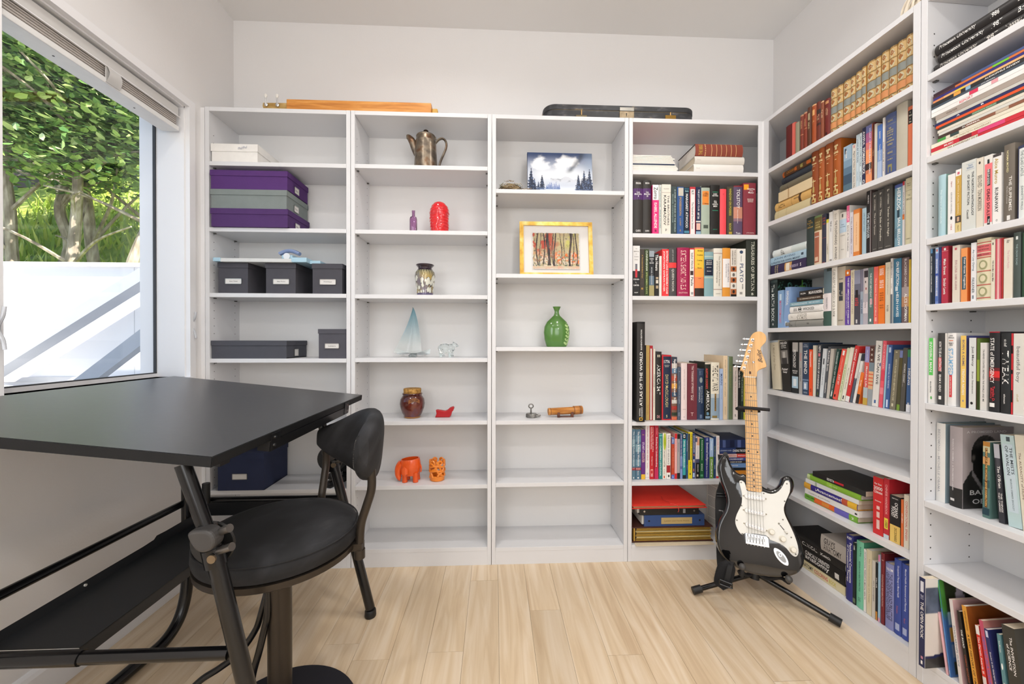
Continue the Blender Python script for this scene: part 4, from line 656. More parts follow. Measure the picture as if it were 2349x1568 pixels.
["R",.3317,.03,1.5445,.0316,.1749,.15,0,"p","7f9cb2","blue mottled paperback with dark woodland base",5,6,[["PILGRIM",.1,.25,.2,"f4f2ee",.35]],[[.0,.3,"9ab4c6"],[.45,.6,"5f7a90"],[.6,.8,"3f5468"],[.8,.97,"56707f"],[.05,.16,"3a4a58",.15,.35]],"",0],
["R",.365,.03,1.5445,.0131,.1672,.15,0,"p","d9d4ca","cream paperback with black script",6,6,[["Pilgrim at Tinker Creek, Annie Dillard",.15,.97,.5,"4a4640"]],[[.02,.08,"c98a8a",.3,.7]],"",0],
["R",.3793,.03,1.5445,.0103,.1944,.15,0,"p","c4d4dc","slim pale blue paperback",7,6,[["LIVING BY FICTION",.08,.5,.5,"3a4a58"],["DILLARD",.66,.85,.3,"8aa0b0"]],[],"",0],
["R",.3909,.03,1.5445,.0087,.1946,.15,0,"p","cfdde2","slimmer pale blue paperback",8,6,[["TEACHING A STONE TO TALK",.06,.6,.5,"2a3440"],["DILLARD",.68,.9,.4,"2a3440"]],[],"",0],
["R",.4012,.03,1.5445,.011,.207,.15,0,"p","2e3050","navy paperback with bold white title",9,6,[["AWFUL",.06,.3,.6,"f4f2ee"],["WOMANSTRUCK",.33,.78,.8,"f4f2ee"],["G",.86,.94,.7,"f4f2ee"]],[],"",0],
["R",.4138,.03,1.5445,.0203,.2062,.15,0,"p","ef9a6a","peach and blue paperback with white capitals",10,6,[["WORST OF FRIEND",.05,.5,.25,"e9e4f0",.7],["BACKWARD",.5,.82,.25,"f4f2ee",.7]],[[0,.12,"6f74a8"],[.12,.28,"a8608a"],[.28,.4,"d97a78"],[.63,.74,"3a2824"],[.74,.8,"c97a5a"]],"",0],
["R",.4357,.03,1.5445,.0061,.2076,.15,0,"h","55221f","slim dark maroon hardback",11,6,[["LYRICS",.45,.55,.5,"c9a47a"]],[],"",0],
["R",.4431,.03,1.5445,.0087,.1984,.15,0,"p","cfc9bc","slim grey cream paperback",12,6,[],[],"",0],
["R",.4531,.03,1.5445,.0153,.1877,.15,0,"p","4f74b8","blue paperback fading to pale base",13,6,[["RUNAWAY",.12,.25,.3,"f4f2ee"],["Turning the Poems",.35,.62,.3,"f4f2ee"]],[[.45,.65,"8aa4d0"],[.65,1,"aebfdc"]],"",0],
["R",.4698,.03,1.5445,.0058,.2042,.15,0,"p","e4dfd8","slim white paperback with dark letters",14,6,[["YOU CAN HEAR ME TOUCH",.3,.95,.5,"3a3632"]],[],"",0],
["R",.4768,.03,1.5445,.0321,.2067,.15,0,"h","4d5a84","thick navy cloth anthology with gilt lettering",15,6,[["VIKING",.1,.13,.5,"b9b078",.5,"h"],["THE",.22,.245,.25,"c9bc7a",.5,"h"],["SINGING",.255,.28,.6,"c9bc7a",.5,"h"],["BOOK OF",.29,.315,.6,"c9bc7a",.5,"h"],["Poetry",.33,.36,.6,"c9bc7a",.5,"h"],["of the",.375,.4,.4,"c9bc7a",.5,"h"],["SPEAKING",.42,.445,.7,"c9bc7a",.5,"h"],["WORLD",.47,.5,.5,"c9bc7a",.5,"h"],["VIKING",.6,.63,.5,"c9bc7a",.5,"h"],["VOLUME II",.71,.73,.5,"c9bc7a",.5,"h"]],[[.17,.175,"8f8a5a"],[.08,.083,"8f8a5a"],[.55,.554,"8f8a5a"],[.67,.674,"8f8a5a"],[.8,.92,"8f8a5a",.3,.7],[.84,.92,"4d5a84",.4,.6],[.95,.955,"8f8a5a"]],"",0],
["R",.5102,.03,1.5445,.0322,.2204,.16,0,"h","c2bcab","thick pale grey linen hardback",16,6,[],[],"",0],
["R",.545,.03,1.5445,.0134,.195,.15,0,"h","d8734e","orange cloth hardback with black label",17,6,[["A",.08,.11,.15,"e6dcc4",.5,"h"],["World",.13,.16,.6,"e6dcc4",.5,"h"],["of",.19,.21,.2,"e6dcc4",.5,"h"],["Time",.23,.26,.5,"e6dcc4",.5,"h"]],[[.06,.28,"201c1a",.05,.95]],"",0],
["R",-.0227,.03,1.3062,.0454,.1921,.15,"L","h","32284a","dark purple book with gold block title lowest in pile",0,7,[["SOUND",.13,.17,.5,"d9c98a",.5,"x"],["SONG",.19,.23,.5,"d9c98a",.5,"x"],["THE BOOK OF",.56,.8,.3,"c9bcd4"],["S",.85,.88,.3,"f4f2ee"]],[[.42,.62,"c99a5a",.05,.95],[.46,.56,"e6ddc9",.2,.9]],"",0],
["R",-.025,.03,1.3527,.0339,.1942,.15,"L","h","a4bfd0","light blue book with navy author capitals mid pile",0,7,[["JOHN IRVING",.12,.72,.36,"4a5f7a",.68],["A PRAYER FOR OWEN MEANY",.03,.85,.24,"33485f",.24]],[[.88,.94,"3a4a5a",.4,.7]],"",0],
["R",-.0116,.03,1.3877,.0309,.1805,.15,"L","r","dfe4e2","white dotted jacket book on pile top",0,7,[["The",.26,.32,.2,"3a3a3a",.7],["Year of",.26,.36,.25,"3a3a3a",.45],["the Mist",.26,.38,.22,"3a3a3a",.2]],[[.58,.6,"c9d2d0"],[.6,.98,"cdd8d6"]],"",0],
["R",.1693,.03,1.3062,.0351,.2024,.15,0,"h","2f3c3a","dark green cloth hardback with gilt heading",1,7,[["THE",.06,.085,.4,"c9a24a",.5,"h"],["PLAYS",.1,.13,.7,"c9a24a",.5,"h"],["of",.145,.165,.2,"c9a24a",.5,"h"],["CHEKHOV",.185,.215,.8,"c9a24a",.5,"h"]],[],"",0],
["R",.2061,.03,1.3062,.0339,.1986,.15,0,"h","d8c4a8","olive topped hardback with rust label",2,7,[["SCHOOL OF",.12,.15,.6,"d9c98a",.5,"h"],["GUIDE TO",.17,.2,.55,"d9c98a",.5,"h"],["LITERATURE",.22,.25,.7,"d9c98a",.5,"h"],["Literature",.4,.43,.6,"f4f2ee",.4,"h"]],[[0,.3,"6e5f36"],[0,.04,"6f8a5a"],[.33,.93,"a8654e",.05,.72],[.82,.9,"e0c0a4",.15,.6]],"",0],
["R",.242,.03,1.3062,.0187,.1954,.15,0,"h","35384a","navy hardback with red lettering",3,7,[["HENRY",.07,.1,.7,"b8584a",.5,"h"],["JAMES",.12,.15,.7,"b8584a",.5,"h"],["STORIES",.18,.21,.7,"b8584a",.5,"h"],["VIKING",.95,.97,.6,"b8584a",.5,"h"]],[[.47,.475,"b8584a"]],"",0],
["R",.2628,.03,1.3062,.0098,.1703,.15,0,"p","ddd6c4","slim cream paperback with yellow top",4,7,[["LAMENT",.55,.8,.4,"6a6458"]],[[0,.08,"d9d23a"]],"",0],
["R",.2742,.03,1.3062,.0152,.198,.15,0,"p","e4e3e0","slim white paperback with black blocks",5,7,[["THE OF",.2,.3,.45,"1c1b1b"],["FOUNTAINHEAD",.32,.4,.45,"1c1b1b"]],[[.0,.02,"1c1b1b"],[.93,.96,"8a8884",.2,.8]],"",0],
["R",.2913,.03,1.3062,.0209,.193,.15,0,"p","dcd6ca","thick white paperback with black vertical title",6,7,[["THE FOUNTAINHEAD  AYN RAND",.2,.95,.45,"2a2826",.55],["Soul",.06,.17,.4,"a9a298"]],[],"",0],
["R",.3145,.03,1.3062,.029,.1762,.15,0,"h","d6d1c8","pale grey cloth hardback with blue label",7,7,[["Good",.24,.26,.35,"4a5a6a",.5,"h"],["Knowledge",.29,.31,.7,"4a5a6a",.5,"h"],["GUY ENDORE",.47,.49,.6,"8a857c",.5,"h"],["Vine",.76,.78,.4,"6a655c",.5,"h"]],[[.14,.42,"b4c8d8",.04,.96],[.03,.1,"6a6660",.4,.6]],"",0],
["R",.3452,.03,1.3062,.0109,.1943,.15,0,"p","e9e5e0","slim white paperback with pink top",8,7,[["WOLFF",.1,.28,.5,"f4f2ee"],["BACK IN THE WORLD",.37,.85,.4,"4a4644"]],[[0,.31,"e86f98"]],"",0],
["R",.3577,.03,1.3062,.0119,.1664,.15,0,"p","d8d4dc","pale lilac paperback with grey title",9,7,[["TO KILL A MOCKINGBIRD",.1,.68,.4,"6a6070"],["Harper Lee",.72,.9,.35,"6a6070"]],[],"",0],
["R",.3711,.03,1.3062,.0219,.1707,.16,0,"p","e8b070","orange paperback with peach label",10,7,[["THE ANNA BURNING",.2,.8,.15,"c9824a"]],[[0,.09,"dc8440"],[.88,1,"dc8440"],[.09,.88,"efc49a",.08,.92]],"d97a34",0],
["R",.4026,.03,1.3062,.014,.1653,.15,0,"p","a6c0cc","light blue paperback with grey capitals",11,7,[["LIVES OF NIGHT STREET",.1,.5,.35,"5a7484"]],[],"",0],
["R",.4179,.03,1.3062,.0112,.2187,.15,0,"p","211f20","tall black paperback with white stripes",12,7,[["WALKER PERCY",.06,.2,.35,"f4f2ee"],["THE MOVIEGOER",.34,.74,.75,"c9d6dc"]],[],"",0],
["R",.4304,.03,1.3062,.0042,.2185,.15,0,"p","4a3d3c","very slim dark book with pale edge",13,7,[],[[0,1,"cfc4c4",.0,.3]],"",0],
["R",.4367,.03,1.3062,.0177,.2073,.15,0,"p","454340","charcoal volume with cream script, first of trio",14,7,[["SCOTT FITZGERALD",.12,.3,.22,"cfcabc"],["The Last Tycoon",.32,.72,.3,"d9d4c4"],["F",.05,.08,.3,"cfcabc",.5,"h"]],[[.93,.933,"cfcabc",.2,.8]],"",0],
["R",.4555,.03,1.3062,.0191,.2088,.15,0,"p","454340","charcoal volume with cream script, second of trio",15,7,[["SCOTT FITZGERALD",.12,.29,.2,"cfcabc"],["This Side of Paradise",.32,.82,.28,"d9d4c4"],["F",.05,.08,.3,"cfcabc",.5,"h"]],[[.93,.933,"cfcabc",.2,.8]],"",0],
["R",.4756,.03,1.3062,.0264,.2111,.15,0,"p","454340","charcoal volume with cream script, last of trio",16,7,[["SCOTT FITZGERALD",.12,.28,.16,"cfcabc"],["Tender is the Night",.32,.78,.25,"d9d4c4"],["F",.05,.08,.25,"cfcabc",.5,"h"]],[[.93,.933,"cfcabc",.2,.8]],"",0],
["R",.5066,.03,1.3062,.0232,.2043,.15,0,"h","7aa0b0","teal blue jacketed hardback with bold white names",17,7,[["HERZOG",.06,.4,.42,"f4f2ee",.6],["SAUL BELLOW",.52,.96,.3,"f4f2ee",.65],["VIKING",.68,.83,.2,"3a5060",.25]],[[0,.05,"4f5f9a"],[.38,.52,"2f4450",.4,.7]],"",0],
["R",.5318,.03,1.3062,.0057,.2073,.15,0,"p","d9d4d2","slim white paperback with red head",18,7,[["SCHOOL OF THE ARTS",.1,.6,.5,"5a4a48"]],[[0,.06,"b8303a"],[.5,.58,"d9742a"]],"",0],
["R",.539,.03,1.3062,.0178,.2123,.15,0,"h","cfc7a6","pale olive hardback with grey capitals",19,7,[["Maurice",.07,.09,.5,"7a745e",.6,"h"],["Robert",.1,.12,.5,"7a745e",.6,"h"],["THE",.24,.27,.4,"8a846e",.6,"h"],["TIMELESS",.29,.33,.9,"8a846e",.55,"h"],["DANGEROUS",.88,.9,.7,"7a745e",.5,"h"]],[[.18,.185,"8a846e"]],"",0],
["R",-.0221,.026,1.0662,.0418,.2184,.1675,0,"h","2e3a3a","black science book with large white title",1,8,[["The MATH BOOK",.1,.86,.42,"e4e8e4",.45],["S",.9,.94,.2,"f4f2ee",.5,"h"]],[[0,.06,"4a5a5a"]],"",0],
["R",.0271,.026,1.0662,.0312,.1661,.15,0,"p","86a9d0","sky blue paperback with pink title",2,8,[["MATHEMAGIC",.28,.88,.4,"d87a9a",.45]],[[.1,.26,"c9dcec",.3,.65]],"",0],
["R",.0583,.026,1.0662,.0288,.1746,.15,.059,"p","8aa8d4","blue paperback leaning slightly right",3,8,[["EXPONENTIAL",.1,.45,.4,"f4f2ee"]],[[.85,.95,"c9dcec",.3,.6]],"",0],
["R",.0718,.024,1.0662,.0284,.1829,.13,"L","r","8c8b84","grey cloth book lowest in the pile",0,8,[["ALL",.1,.16,.3,"3a3a38",.6],["THE KINGS",.1,.2,.3,"3a3a38",.3],["WAR",.6,.66,.3,"3a3a38"]],[[0,.05,"7a7972"],[.28,.3,"7a7972"]],"",0],
["R",.0867,.024,1.0962,.0294,.1682,.13,"L","h","e2ded6","white book with serif capitals second in pile",0,8,[["ANSWER",.28,.56,.42,"6a665e",.7],["IS A MAN",.26,.56,.4,"6a665e",.28],["Tea",.08,.14,.3,"a9a49a"]],[],"",0],
["R",.0948,.024,1.1272,.0264,.1599,.13,"L","h","eeece8","white boxed-title book with round emblem in pile",0,8,[["WICKED",.42,.76,.4,"3a3e40"],["GREGORY",.13,.24,.2,"6a6c6c",.6],["MAGUIRE",.13,.24,.2,"6a6c6c",.35]],[[.28,.38,"2a3436",.15,.85,"o"],[.11,.9,"9aa0a0",.84,.87],[.11,.9,"9aa0a0",.13,.16]],"",0],
["R",.0958,.024,1.1552,.0164,.1588,.13,"L","p","7fa6b4","teal book with pale lettering in pile",0,8,[["THE LONGINGS OF SHADOWS",.05,.55,.45,"dfe9ec"],["SIJIE MOODY",.6,.92,.4,"dfe9ec"]],[],"",0],
["R",.1322,.024,1.1732,.0174,.1226,.13,"L","p","46382e","brown book with pale capitals near pile top",0,8,[["THE UNBEARABLE LIGHTNESS OF BEING",.1,.92,.3,"d9d0c0"]],[],"",0],
["R",.1451,.024,1.1922,.0224,.1096,.13,"L","p","1c1a1a","black book with white capitals atop the pile",0,8,[["the Joke",.05,.28,.4,"f4f2ee"],["MILAN KUNDERA",.42,.98,.5,"f4f2ee"]],[],"",0],
["R",.2537,.026,1.0662,.0333,.2204,.15,0,"h","5d7078","grey blue jacketed hardback with pale label",1,8,[["THE BLUE WREATH",.5,.7,.2,"7a7a80"]],[[0,.05,"2f3a3a",.5,1],[.43,.74,"e4dcdc",.0,1],[.74,1,"3f5a50"]],"",0],
["R",.2889,.026,1.0662,.0218,.2204,.15,0,"h","e9e5dc","tall cream paperback with grey capitals",2,8,[["CLOSING OF THE AMERICAN MIND  BLOOM",.04,.84,.45,"6a665c"]],[],"",0],
["R",.3117,.026,1.0662,.0316,.2174,.15,0,"h","bdb2a0","thick beige hardback with dark title panel",3,8,[["LITTLE",.4,.5,.4,"d9d0c0"],["THE LEWIS",.2,.22,.5,"4a443a",.5,"h"],["MODERN LIBRARY",.9,.92,.6,"4a443a",.5,"h"]],[[.27,.58,"3a3f46",.25,.75]],"",0],
["R",.3451,.026,1.0662,.019,.2004,.15,0,"p","5f3f9a","purple paperback with orange top",4,8,[["THE BEST AMERICAN SHORT STORIES 2007",.14,.98,.3,"f4f2ee",.65],["ALICE SEBOLD, editor",.4,.85,.2,"c9bce0",.28]],[[0,.11,"e07a2a"],[.03,.08,"f4f2ee",.3,.7,"o"]],"",0],
["R",.3659,.026,1.0662,.0132,.1972,.15,0,"p","d9cfb6","cream paperback with grey title",5,8,[["BEST AMERICAN SHORT STORIES",.05,.8,.45,"9a917c"]],[],"",0],
["R",.3795,.026,1.0662,.0216,.1928,.15,0,"p","4c4a54","dark photo paperback with red block title",6,8,[["ALL",.5,.53,.5,"e04a4a",.4,"h"],["THE",.54,.57,.5,"e04a4a",.4,"h"],["KING'S",.58,.61,.6,"e04a4a",.45,"h"],["MEN",.62,.65,.5,"e04a4a",.4,"h"]],[[0,.25,"8d90a4"],[.25,.45,"6a6c7c"],[.36,.5,"262428",.2,.65],[.9,.97,"d9d4d0",.3,.55]],"",0],
["R",.4015,.026,1.0662,.0098,.1929,.15,0,"p","9aa6b4","grey blue paperback with navy capitals",7,8,[["LITTLE BEE",.55,.8,.5,"33456a"]],[[0,.4,"7a7888"]],"",0],
["R",.4117,.026,1.0662,.0161,.1937,.15,0,"p","b4adb4","pale paperback with portrait photo",8,8,[["Chris",.6,.7,.3,"4a4448"]],[[.1,.45,"cfc4c0",.3,1],[.04,.16,"38343a",.2,1],[.22,.26,"3a3436",.4,.6],[.34,.38,"a05a5a",.5,.75],[.6,.8,"d9cfd2"]],"",0],
["R",.4293,.026,1.0662,.0168,.1939,.15,0,"p","5d7470","grey green paperback with small white letters",9,8,[["THE POST BIRTHDAY WORLD",.1,.7,.35,"dfe6e2"]],[[.55,.65,"c98a94",.3,.8],[.9,.95,"f4f2ee",.3,.6]],"",0],
["R",.4477,.026,1.0662,.0136,.1936,.15,0,"p","e86a60","coral paperback with small white letters",10,8,[["The Ecstatic Presence of Mind",.2,.85,.3,"f4d4c8"]],[[.88,.95,"f4b4a4",.3,.7]],"",0],
["R",.4629,.026,1.0662,.0198,.1936,.14,0,"p","e87a2c","orange paperback with repeated white title",11,8,[["WHITE",.05,.075,.65,"f4f2ee",.5,"h"],["TEETH",.08,.105,.65,"f4f2ee",.5,"h"],["ZADIE",.11,.135,.65,"f4f2ee",.5,"h"],["SMITH",.14,.165,.65,"f4f2ee",.5,"h"],["WHITE",.25,.275,.65,"f4f2ee",.5,"h"],["TEETH",.28,.305,.65,"f4f2ee",.5,"h"],["ZADIE",.32,.345,.65,"f4f2ee",.5,"h"],["SMITH",.36,.385,.65,"f4f2ee",.5,"h"],["WHITE",.46,.485,.65,"6a3a1a",.5,"h"],["TEETH",.5,.525,.65,"6a3a1a",.5,"h"],["ZADIE",.54,.565,.65,"6a3a1a",.5,"h"],["SMITH",.58,.605,.65,"6a3a1a",.5,"h"],["WHITE",.67,.695,.65,"6a3a1a",.5,"h"],["TEETH",.71,.735,.65,"6a3a1a",.5,"h"]],[],"",0],
["R",.4849,.026,1.0662,.0147,.2006,.15,0,"p","d6cdb8","cream paperback with grey script",12,8,[["The Grand Complication",.05,.55,.3,"9a927c"],["ROBB",.7,.8,.4,"6a6458"]],[],"",0],
["R",.5011,.026,1.0662,.006,.2109,.15,0,"p","e6e2dc","slim white paperback with black capitals",13,8,[["GENERATION X",.05,.3,.6,"1c1b1b"],["Douglas",.35,.5,.4,"5a5652"]],[[.55,1,"6a727a"]],"",0],
["R",.5086,.026,1.0662,.0223,.207,.15,0,"h","3f7896","teal jacketed hardback with tall white title",14,8,[["ON REFLECTION",.05,.42,.35,"f4f2ee",.6],["HELEN HAYES",.52,.9,.3,"f4f2ee",.6]],[[.43,.5,"c9d6dc",.3,.65],[.9,1,"2f5f7c"]],"",0],
["R",.5327,.026,1.0662,.0206,.2054,.15,0,"h","6e5a5a","brown photo hardback with pale capitals",15,8,[["BLACKBIRD HOUSE",.02,.45,.3,"d9d0cc",.6],["ALICE HOFFMAN",.55,.97,.35,"f4f2ee",.65]],[[.45,.6,"a89a9a"],[.6,.75,"b88a6a"]],"",0],
["R",.5548,.026,1.0662,.0049,.1966,.15,0,"p","d9b93a","slim yellow paperback beside the right stile",16,8,[],[],"",0],
["R",-.0168,.036,.7869,.0489,.2222,.15,-.086,"h","d6ccb4","thick cream hardback leaning left",1,9,[["A Mind of Her Own",.08,.6,.25,"a89c84"]],[[0,.04,"aeb8c0"]],"",0],
["R",.0417,.036,.7869,.0474,.2211,.15,-.092,"h","2a2826","thick black hardback with portrait photo leaning left",2,9,[["FREUD",.025,.07,.8,"f4f2ee",.5,"h"],["A Life for",.08,.115,.6,"f4f2ee",.5,"h"],["Our Time",.125,.15,.6,"f4f2ee",.5,"h"],["Peter",.54,.59,.7,"f4f2ee",.5,"h"],["Gay",.6,.65,.5,"f4f2ee",.5,"h"]],[[.19,.46,"807c78",.1,.9],[.22,.34,"b4b0aa",.35,.65],[.34,.46,"3c3a3a",.2,.8]],"",0],
["R",.0941,.036,.7869,.0353,.2157,.15,0,"p","25282a","black paperback with white wedge and blue figure",3,9,[["PSYCHOLOGY",.15,.5,.4,"f4f2ee",.4],["MORTON",.55,.575,.7,"f4f2ee",.5,"h"],["HUNT",.59,.615,.6,"f4f2ee",.5,"h"]],[[0,.18,"b4b0ac",.1,.9],[.67,.9,"a9c4d4",.05,.95],[.72,.86,"dfe6ea",.25,.7]],"",0],
["R",.1322,.036,.7869,.0155,.2159,.15,0,"p","a9a6a4","grey paperback with red script",4,9,[["Quiet",.2,.36,.6,"c85a54"],["SUSAN CAIN",.5,.75,.4,"5a5654"]],[],"",0],
["R",.1498,.036,.7869,.0295,.2152,.15,0,"p","33455f","navy paperback with white serif title",5,9,[["THE MIND",.14,.6,.5,"f4f2ee"],["The",.03,.05,.5,"b9c4d0",.5,"h"],["OXFORD",.06,.09,.8,"b9c4d0",.5,"h"],["OXFORD",.94,.97,.6,"b9c4d0",.5,"h"]],[[.7,.73,"6f84a0"],[.75,.9,"8fa4bc",.15,.85],[.78,.88,"dfe4ea",.3,.6]],"",0],
["R",.1815,.036,.7869,.0155,.1875,.15,0,"p","ee5a30","slim orange red paperback",6,9,[["Neurocomic",.05,.38,.5,"f4f2ee"],["ROSS",.85,.92,.4,"1c1b1b"]],[],"",0],
["R",.1999,.036,.7869,.0127,.2044,.15,0,"p","d9d4c4","slim cream paperback",7,9,[["The Snake",.3,.5,.3,"a9a494"]],[],"",0],
["R",.2126,.036,.7869,.017,.2089,.15,.05,"p","3a4048","dark slate paperback with white capitals",8,9,[["NEPO",.03,.15,.5,"f4f2ee"],["THE BOOK OF AWAKENING",.25,.85,.45,"f4f2ee"]],[[.17,.23,"d87a84",.2,.7],[.91,.97,"4a5a3a",.3,.7]],"",0],
["R",.2298,.036,.7869,.0154,.1923,.15,.082,"p","d4dade","pale blue white paperback leaning right",9,9,[["Franklin and Lucy",.4,.75,.4,"7a8490"]],[[.2,.32,"4a4e54",.3,.65]],"",0],
["R",.2468,.036,.7869,.0106,.2006,.15,.109,"p","50555c","dark grey paperback leaning right",10,9,[["Buddhas Brain",.05,.5,.5,"f4f2ee"],["HANSON",.7,.9,.4,"f4f2ee"]],[],"",0],
["R",.2604,.036,.7869,.0124,.1926,.15,.096,"p","c4beb4","pale grey paperback leaning right",11,9,[],[],"",0],
["R",.273,.036,.7869,.0137,.1935,.15,.158,"p","24443e","dark green paperback leaning right",12,9,[["WHEREVER YOU GO THERE YOU ARE",.05,.9,.4,"cfd9d4"]],[[.85,.95,"f4f2ee",.3,.6]],"",0],
["R",.2873,.036,.7869,.018,.1945,.15,.195,"p","e8594a","coral paperback with white capitals leaning right",13,9,[["JUST SIT",.5,.7,.45,"f4f2ee"],["a meditation guidebook",.15,.45,.25,"f4c4b8"]],[[.03,.12,"f4f2ee",.3,.7],[.9,.95,"3a1a16",.2,.5]],"",0],
["R",.3081,.036,.7869,.0111,.1987,.15,.189,"p","d6dcb8","pale green cream paperback leaning right",14,9,[["THE POWER OF NOW",.3,.85,.4,"6a7a4a"]],[],"",0],
["R",.3218,.036,.7869,.0134,.2005,.15,.179,"p","e8e4d4","ivory paperback leaning right",15,9,[["Men Search for Meaning",.3,.85,.3,"8a8674"]],[[.9,.97,"1c1b1b",.3,.6]],"",0],
["R",.3376,.036,.7869,.0146,.2078,.15,.184,"p","d23c3c","red paperback with white title leaning right",16,9,[["crucial conversations",.06,.7,.5,"f4f2ee"]],[[.9,1,"e8e4e0"]],"",0],
["R",.3546,.036,.7869,.0093,.1814,.15,.196,"p","56606e","slim slate paperback leaning right",17,9,[["Triggers",.3,.6,.4,"f4f2ee"]],[[0,.5,"d9d6d0"]],"",0],
["R",.3662,.036,.7869,.0088,.1535,.15,.186,"p","e4e2de","slim white paperback leaning right",18,9,[["Vanderkam",.2,.6,.4,"6a6864"]],[],"",0],
["R",.3769,.036,.7869,.0112,.1129,.15,.176,"p","e87a34","short orange paperback with dark base leaning right",19,9,[["Bridge",.2,.5,.4,"f4f2ee"]],[[.7,1,"3a3230"]],"",0],
["R",.4024,.036,.7869,.0155,.2035,.16,.047,"p","d8605a","lavender, red and gold paperback",20,9,[["Mending Life",.33,.7,.45,"f4f2ee",.5],["Nina and Sonya",.06,.24,.25,"f4f2ee",.5]],[[0,.27,"9a94c4"],[.7,.88,"b4c0c4"],[.88,1,"c4a44a"]],"",0],
["R",.4185,.036,.7869,.0159,.2038,.16,.046,"p","9aa0a4","grey and brown patterned quilted-cover book",21,9,[["x  x  x",.03,.25,.4,"d9cfc4",.5]],[[0,.27,"5a3a34"],[.27,.42,"7a8a94"],[.42,.72,"e0b48a"],[.46,.48,"d96a4a"],[.52,.54,"d96a4a"],[.58,.6,"d96a4a"],[.64,.66,"d96a4a"]],"",0],
["R",.4348,.036,.7869,.0197,.2233,.15,.06,"p","e4e0da","wide white paperback with black capitals leaning right",22,9,[["ALL WE CAN SAVE",.06,.66,.4,"3a3a3c",.6]],[[.9,.95,"4a6a9a",.3,.6],[.33,.38,"4a4a8a",.85,1]],"",0],
["R",.4572,.036,.7869,.011,.2234,.15,.063,"p","e85f6e","pink red paperback with pale flowers",23,9,[["ALICE WALKER",.05,.42,.5,"f4b4b4"]],[[.44,.6,"d94a5c"],[.7,.8,"f08a94"]],"",0],
["R",.4708,.036,.7869,.0053,.2104,.15,.054,"p","9cc0d4","slim light blue paperback",24,9,[],[],"",0],
["R",.478,.036,.7869,.0119,.2104,.15,.047,"p","44629a","blue paperback with white capitals",25,9,[["ESSENTIAL FLY FISHING",.3,.68,.3,"dfe6f4"]],[[.04,.12,"c9d6ec",.2,.7],[.86,.98,"dfe6f4",.2,.6]],"",0],
["R",.4916,.036,.7869,.017,.1942,.15,.071,"p","807a66","olive grey paperback with pale title",26,9,[["FIFTY PLACES TO GO BEFORE YOU DIE",.16,.85,.3,"d9d0b0"]],[[.03,.045,"d9d0b0",.3,.6],[.9,.95,"d9d0b0",.3,.6]],"",0],
["R",.5129,.036,.7869,.0089,.1928,.15,.051,"p","4f4c34","dark grassy photo paperback",27,9,[],[[0,.12,"7a84b4"],[.12,.4,"5a5234"],[.9,1,"7a9a3a"]],"",0],
["R",.5227,.036,.7869,.0123,.2012,.16,.05,"p","57544e","dark grey paperback with white capitals",28,9,[["PACIFIC COAST",.25,.55,.3,"f4f2ee",.55],["Travel to Extraordinary Hikes",.26,.7,.18,"b9b4ac",.25]],[],"",0],
["R",.5406,.036,.7869,.012,.1964,.16,.023,"p","41618f","blue guidebook with large white capitals",29,9,[["HIKING",.25,.62,.5,"f4f2ee"],["II",.85,.93,.4,"f4f2ee",.5,"h"]],[[.0,.12,"3f8a5a"],[.88,1,"e4e4e8"]],"",0],
["R",.1699,.03,.3629,.0219,.2218,.16,"L","h","6fa83a","green and orange textbook lowest in the pile",0,10,[["DESCUBRE",.03,.22,.3,"2f5a1a",.65],["2",.9,.95,.35,"f4f2ee",.5]],[[.2,.62,"e0662c",.1,1],[.36,.5,"d98a3a",.3,.9],[.6,.86,"6a62b4"],[.86,1,"7ab03a"]],"6a8a4a",0],
["R",.1713,.03,.3859,.0201,.227,.1665,"L","p","e6e4e0","white workbook with grey letters in the pile",0,10,[["Cuaderno de actividades",.08,.5,.25,"8a8a90"]],[[.93,.97,"3a3838",.3,.6]],"",0],
["R",.1666,.03,.4071,.0232,.2237,.1642,"L","h","3a2f84","purple textbook with large white title in the pile",0,10,[["¡Avancemos!",.24,.74,.6,"f4f2ee"]],[[0,.14,"e0a83a"],[.74,.84,"c0563a"],[.84,1,"e6b43a"]],"d99a3a",0],
["R",.174,.03,.4314,.0157,.2223,.165,"L","p","dedfdc","white spiral workbook in the pile",0,10,[],[[.2,.24,"a9b4a0"]],"",0],
["R",.1815,.03,.4482,.0201,.2221,.1645,"L","h","86b43a","lime green textbook in the pile",0,10,[["Level 1 Spanish",.45,.6,.2,"e4f0c4"]],[[0,.06,"c4d49a"],[.4,.5,"9ac44a"]],"7aa83a",0],
["R",.2079,.03,.4694,.0189,.213,.165,"L","p","262626","black magazine-style textbook atop the pile",0,10,[["REVISTA",.3,.44,.5,"f4f2ee"]],[[.44,.62,"c8303a",.3,.7]],"",0],
["R",.452,.024,.3629,.0327,.1911,.15,0,"p","cf2a2c","red dictionary with large white numerals",1,10,[["Far East",.1,.13,.7,"f4f2ee",.5,"h"],["3000",.16,.22,.85,"f4f2ee",.5,"h"],["Chinese",.23,.28,.85,"f4f2ee",.5,"h"],["Dictionary",.4,.43,.6,"f4f2ee",.5,"h"]],[[.5,.9,"e8c4bc",.35,.65],[.56,.6,"cf2a2c",.3,.7],[.7,.74,"cf2a2c",.3,.7]],"",0],
["R",.4863,.024,.3629,.0168,.1969,.15,0,"p","c42c38","red handbook with yellow used sticker",2,10,[["CHINESE HANDBOOK",.1,.6,.4,"f0b4b0"],["USED",.7,.82,.4,"1c1b1b"]],[[.66,.84,"e8d24a",.1,.8],[.93,1,"c9d4dc"]],"",0],
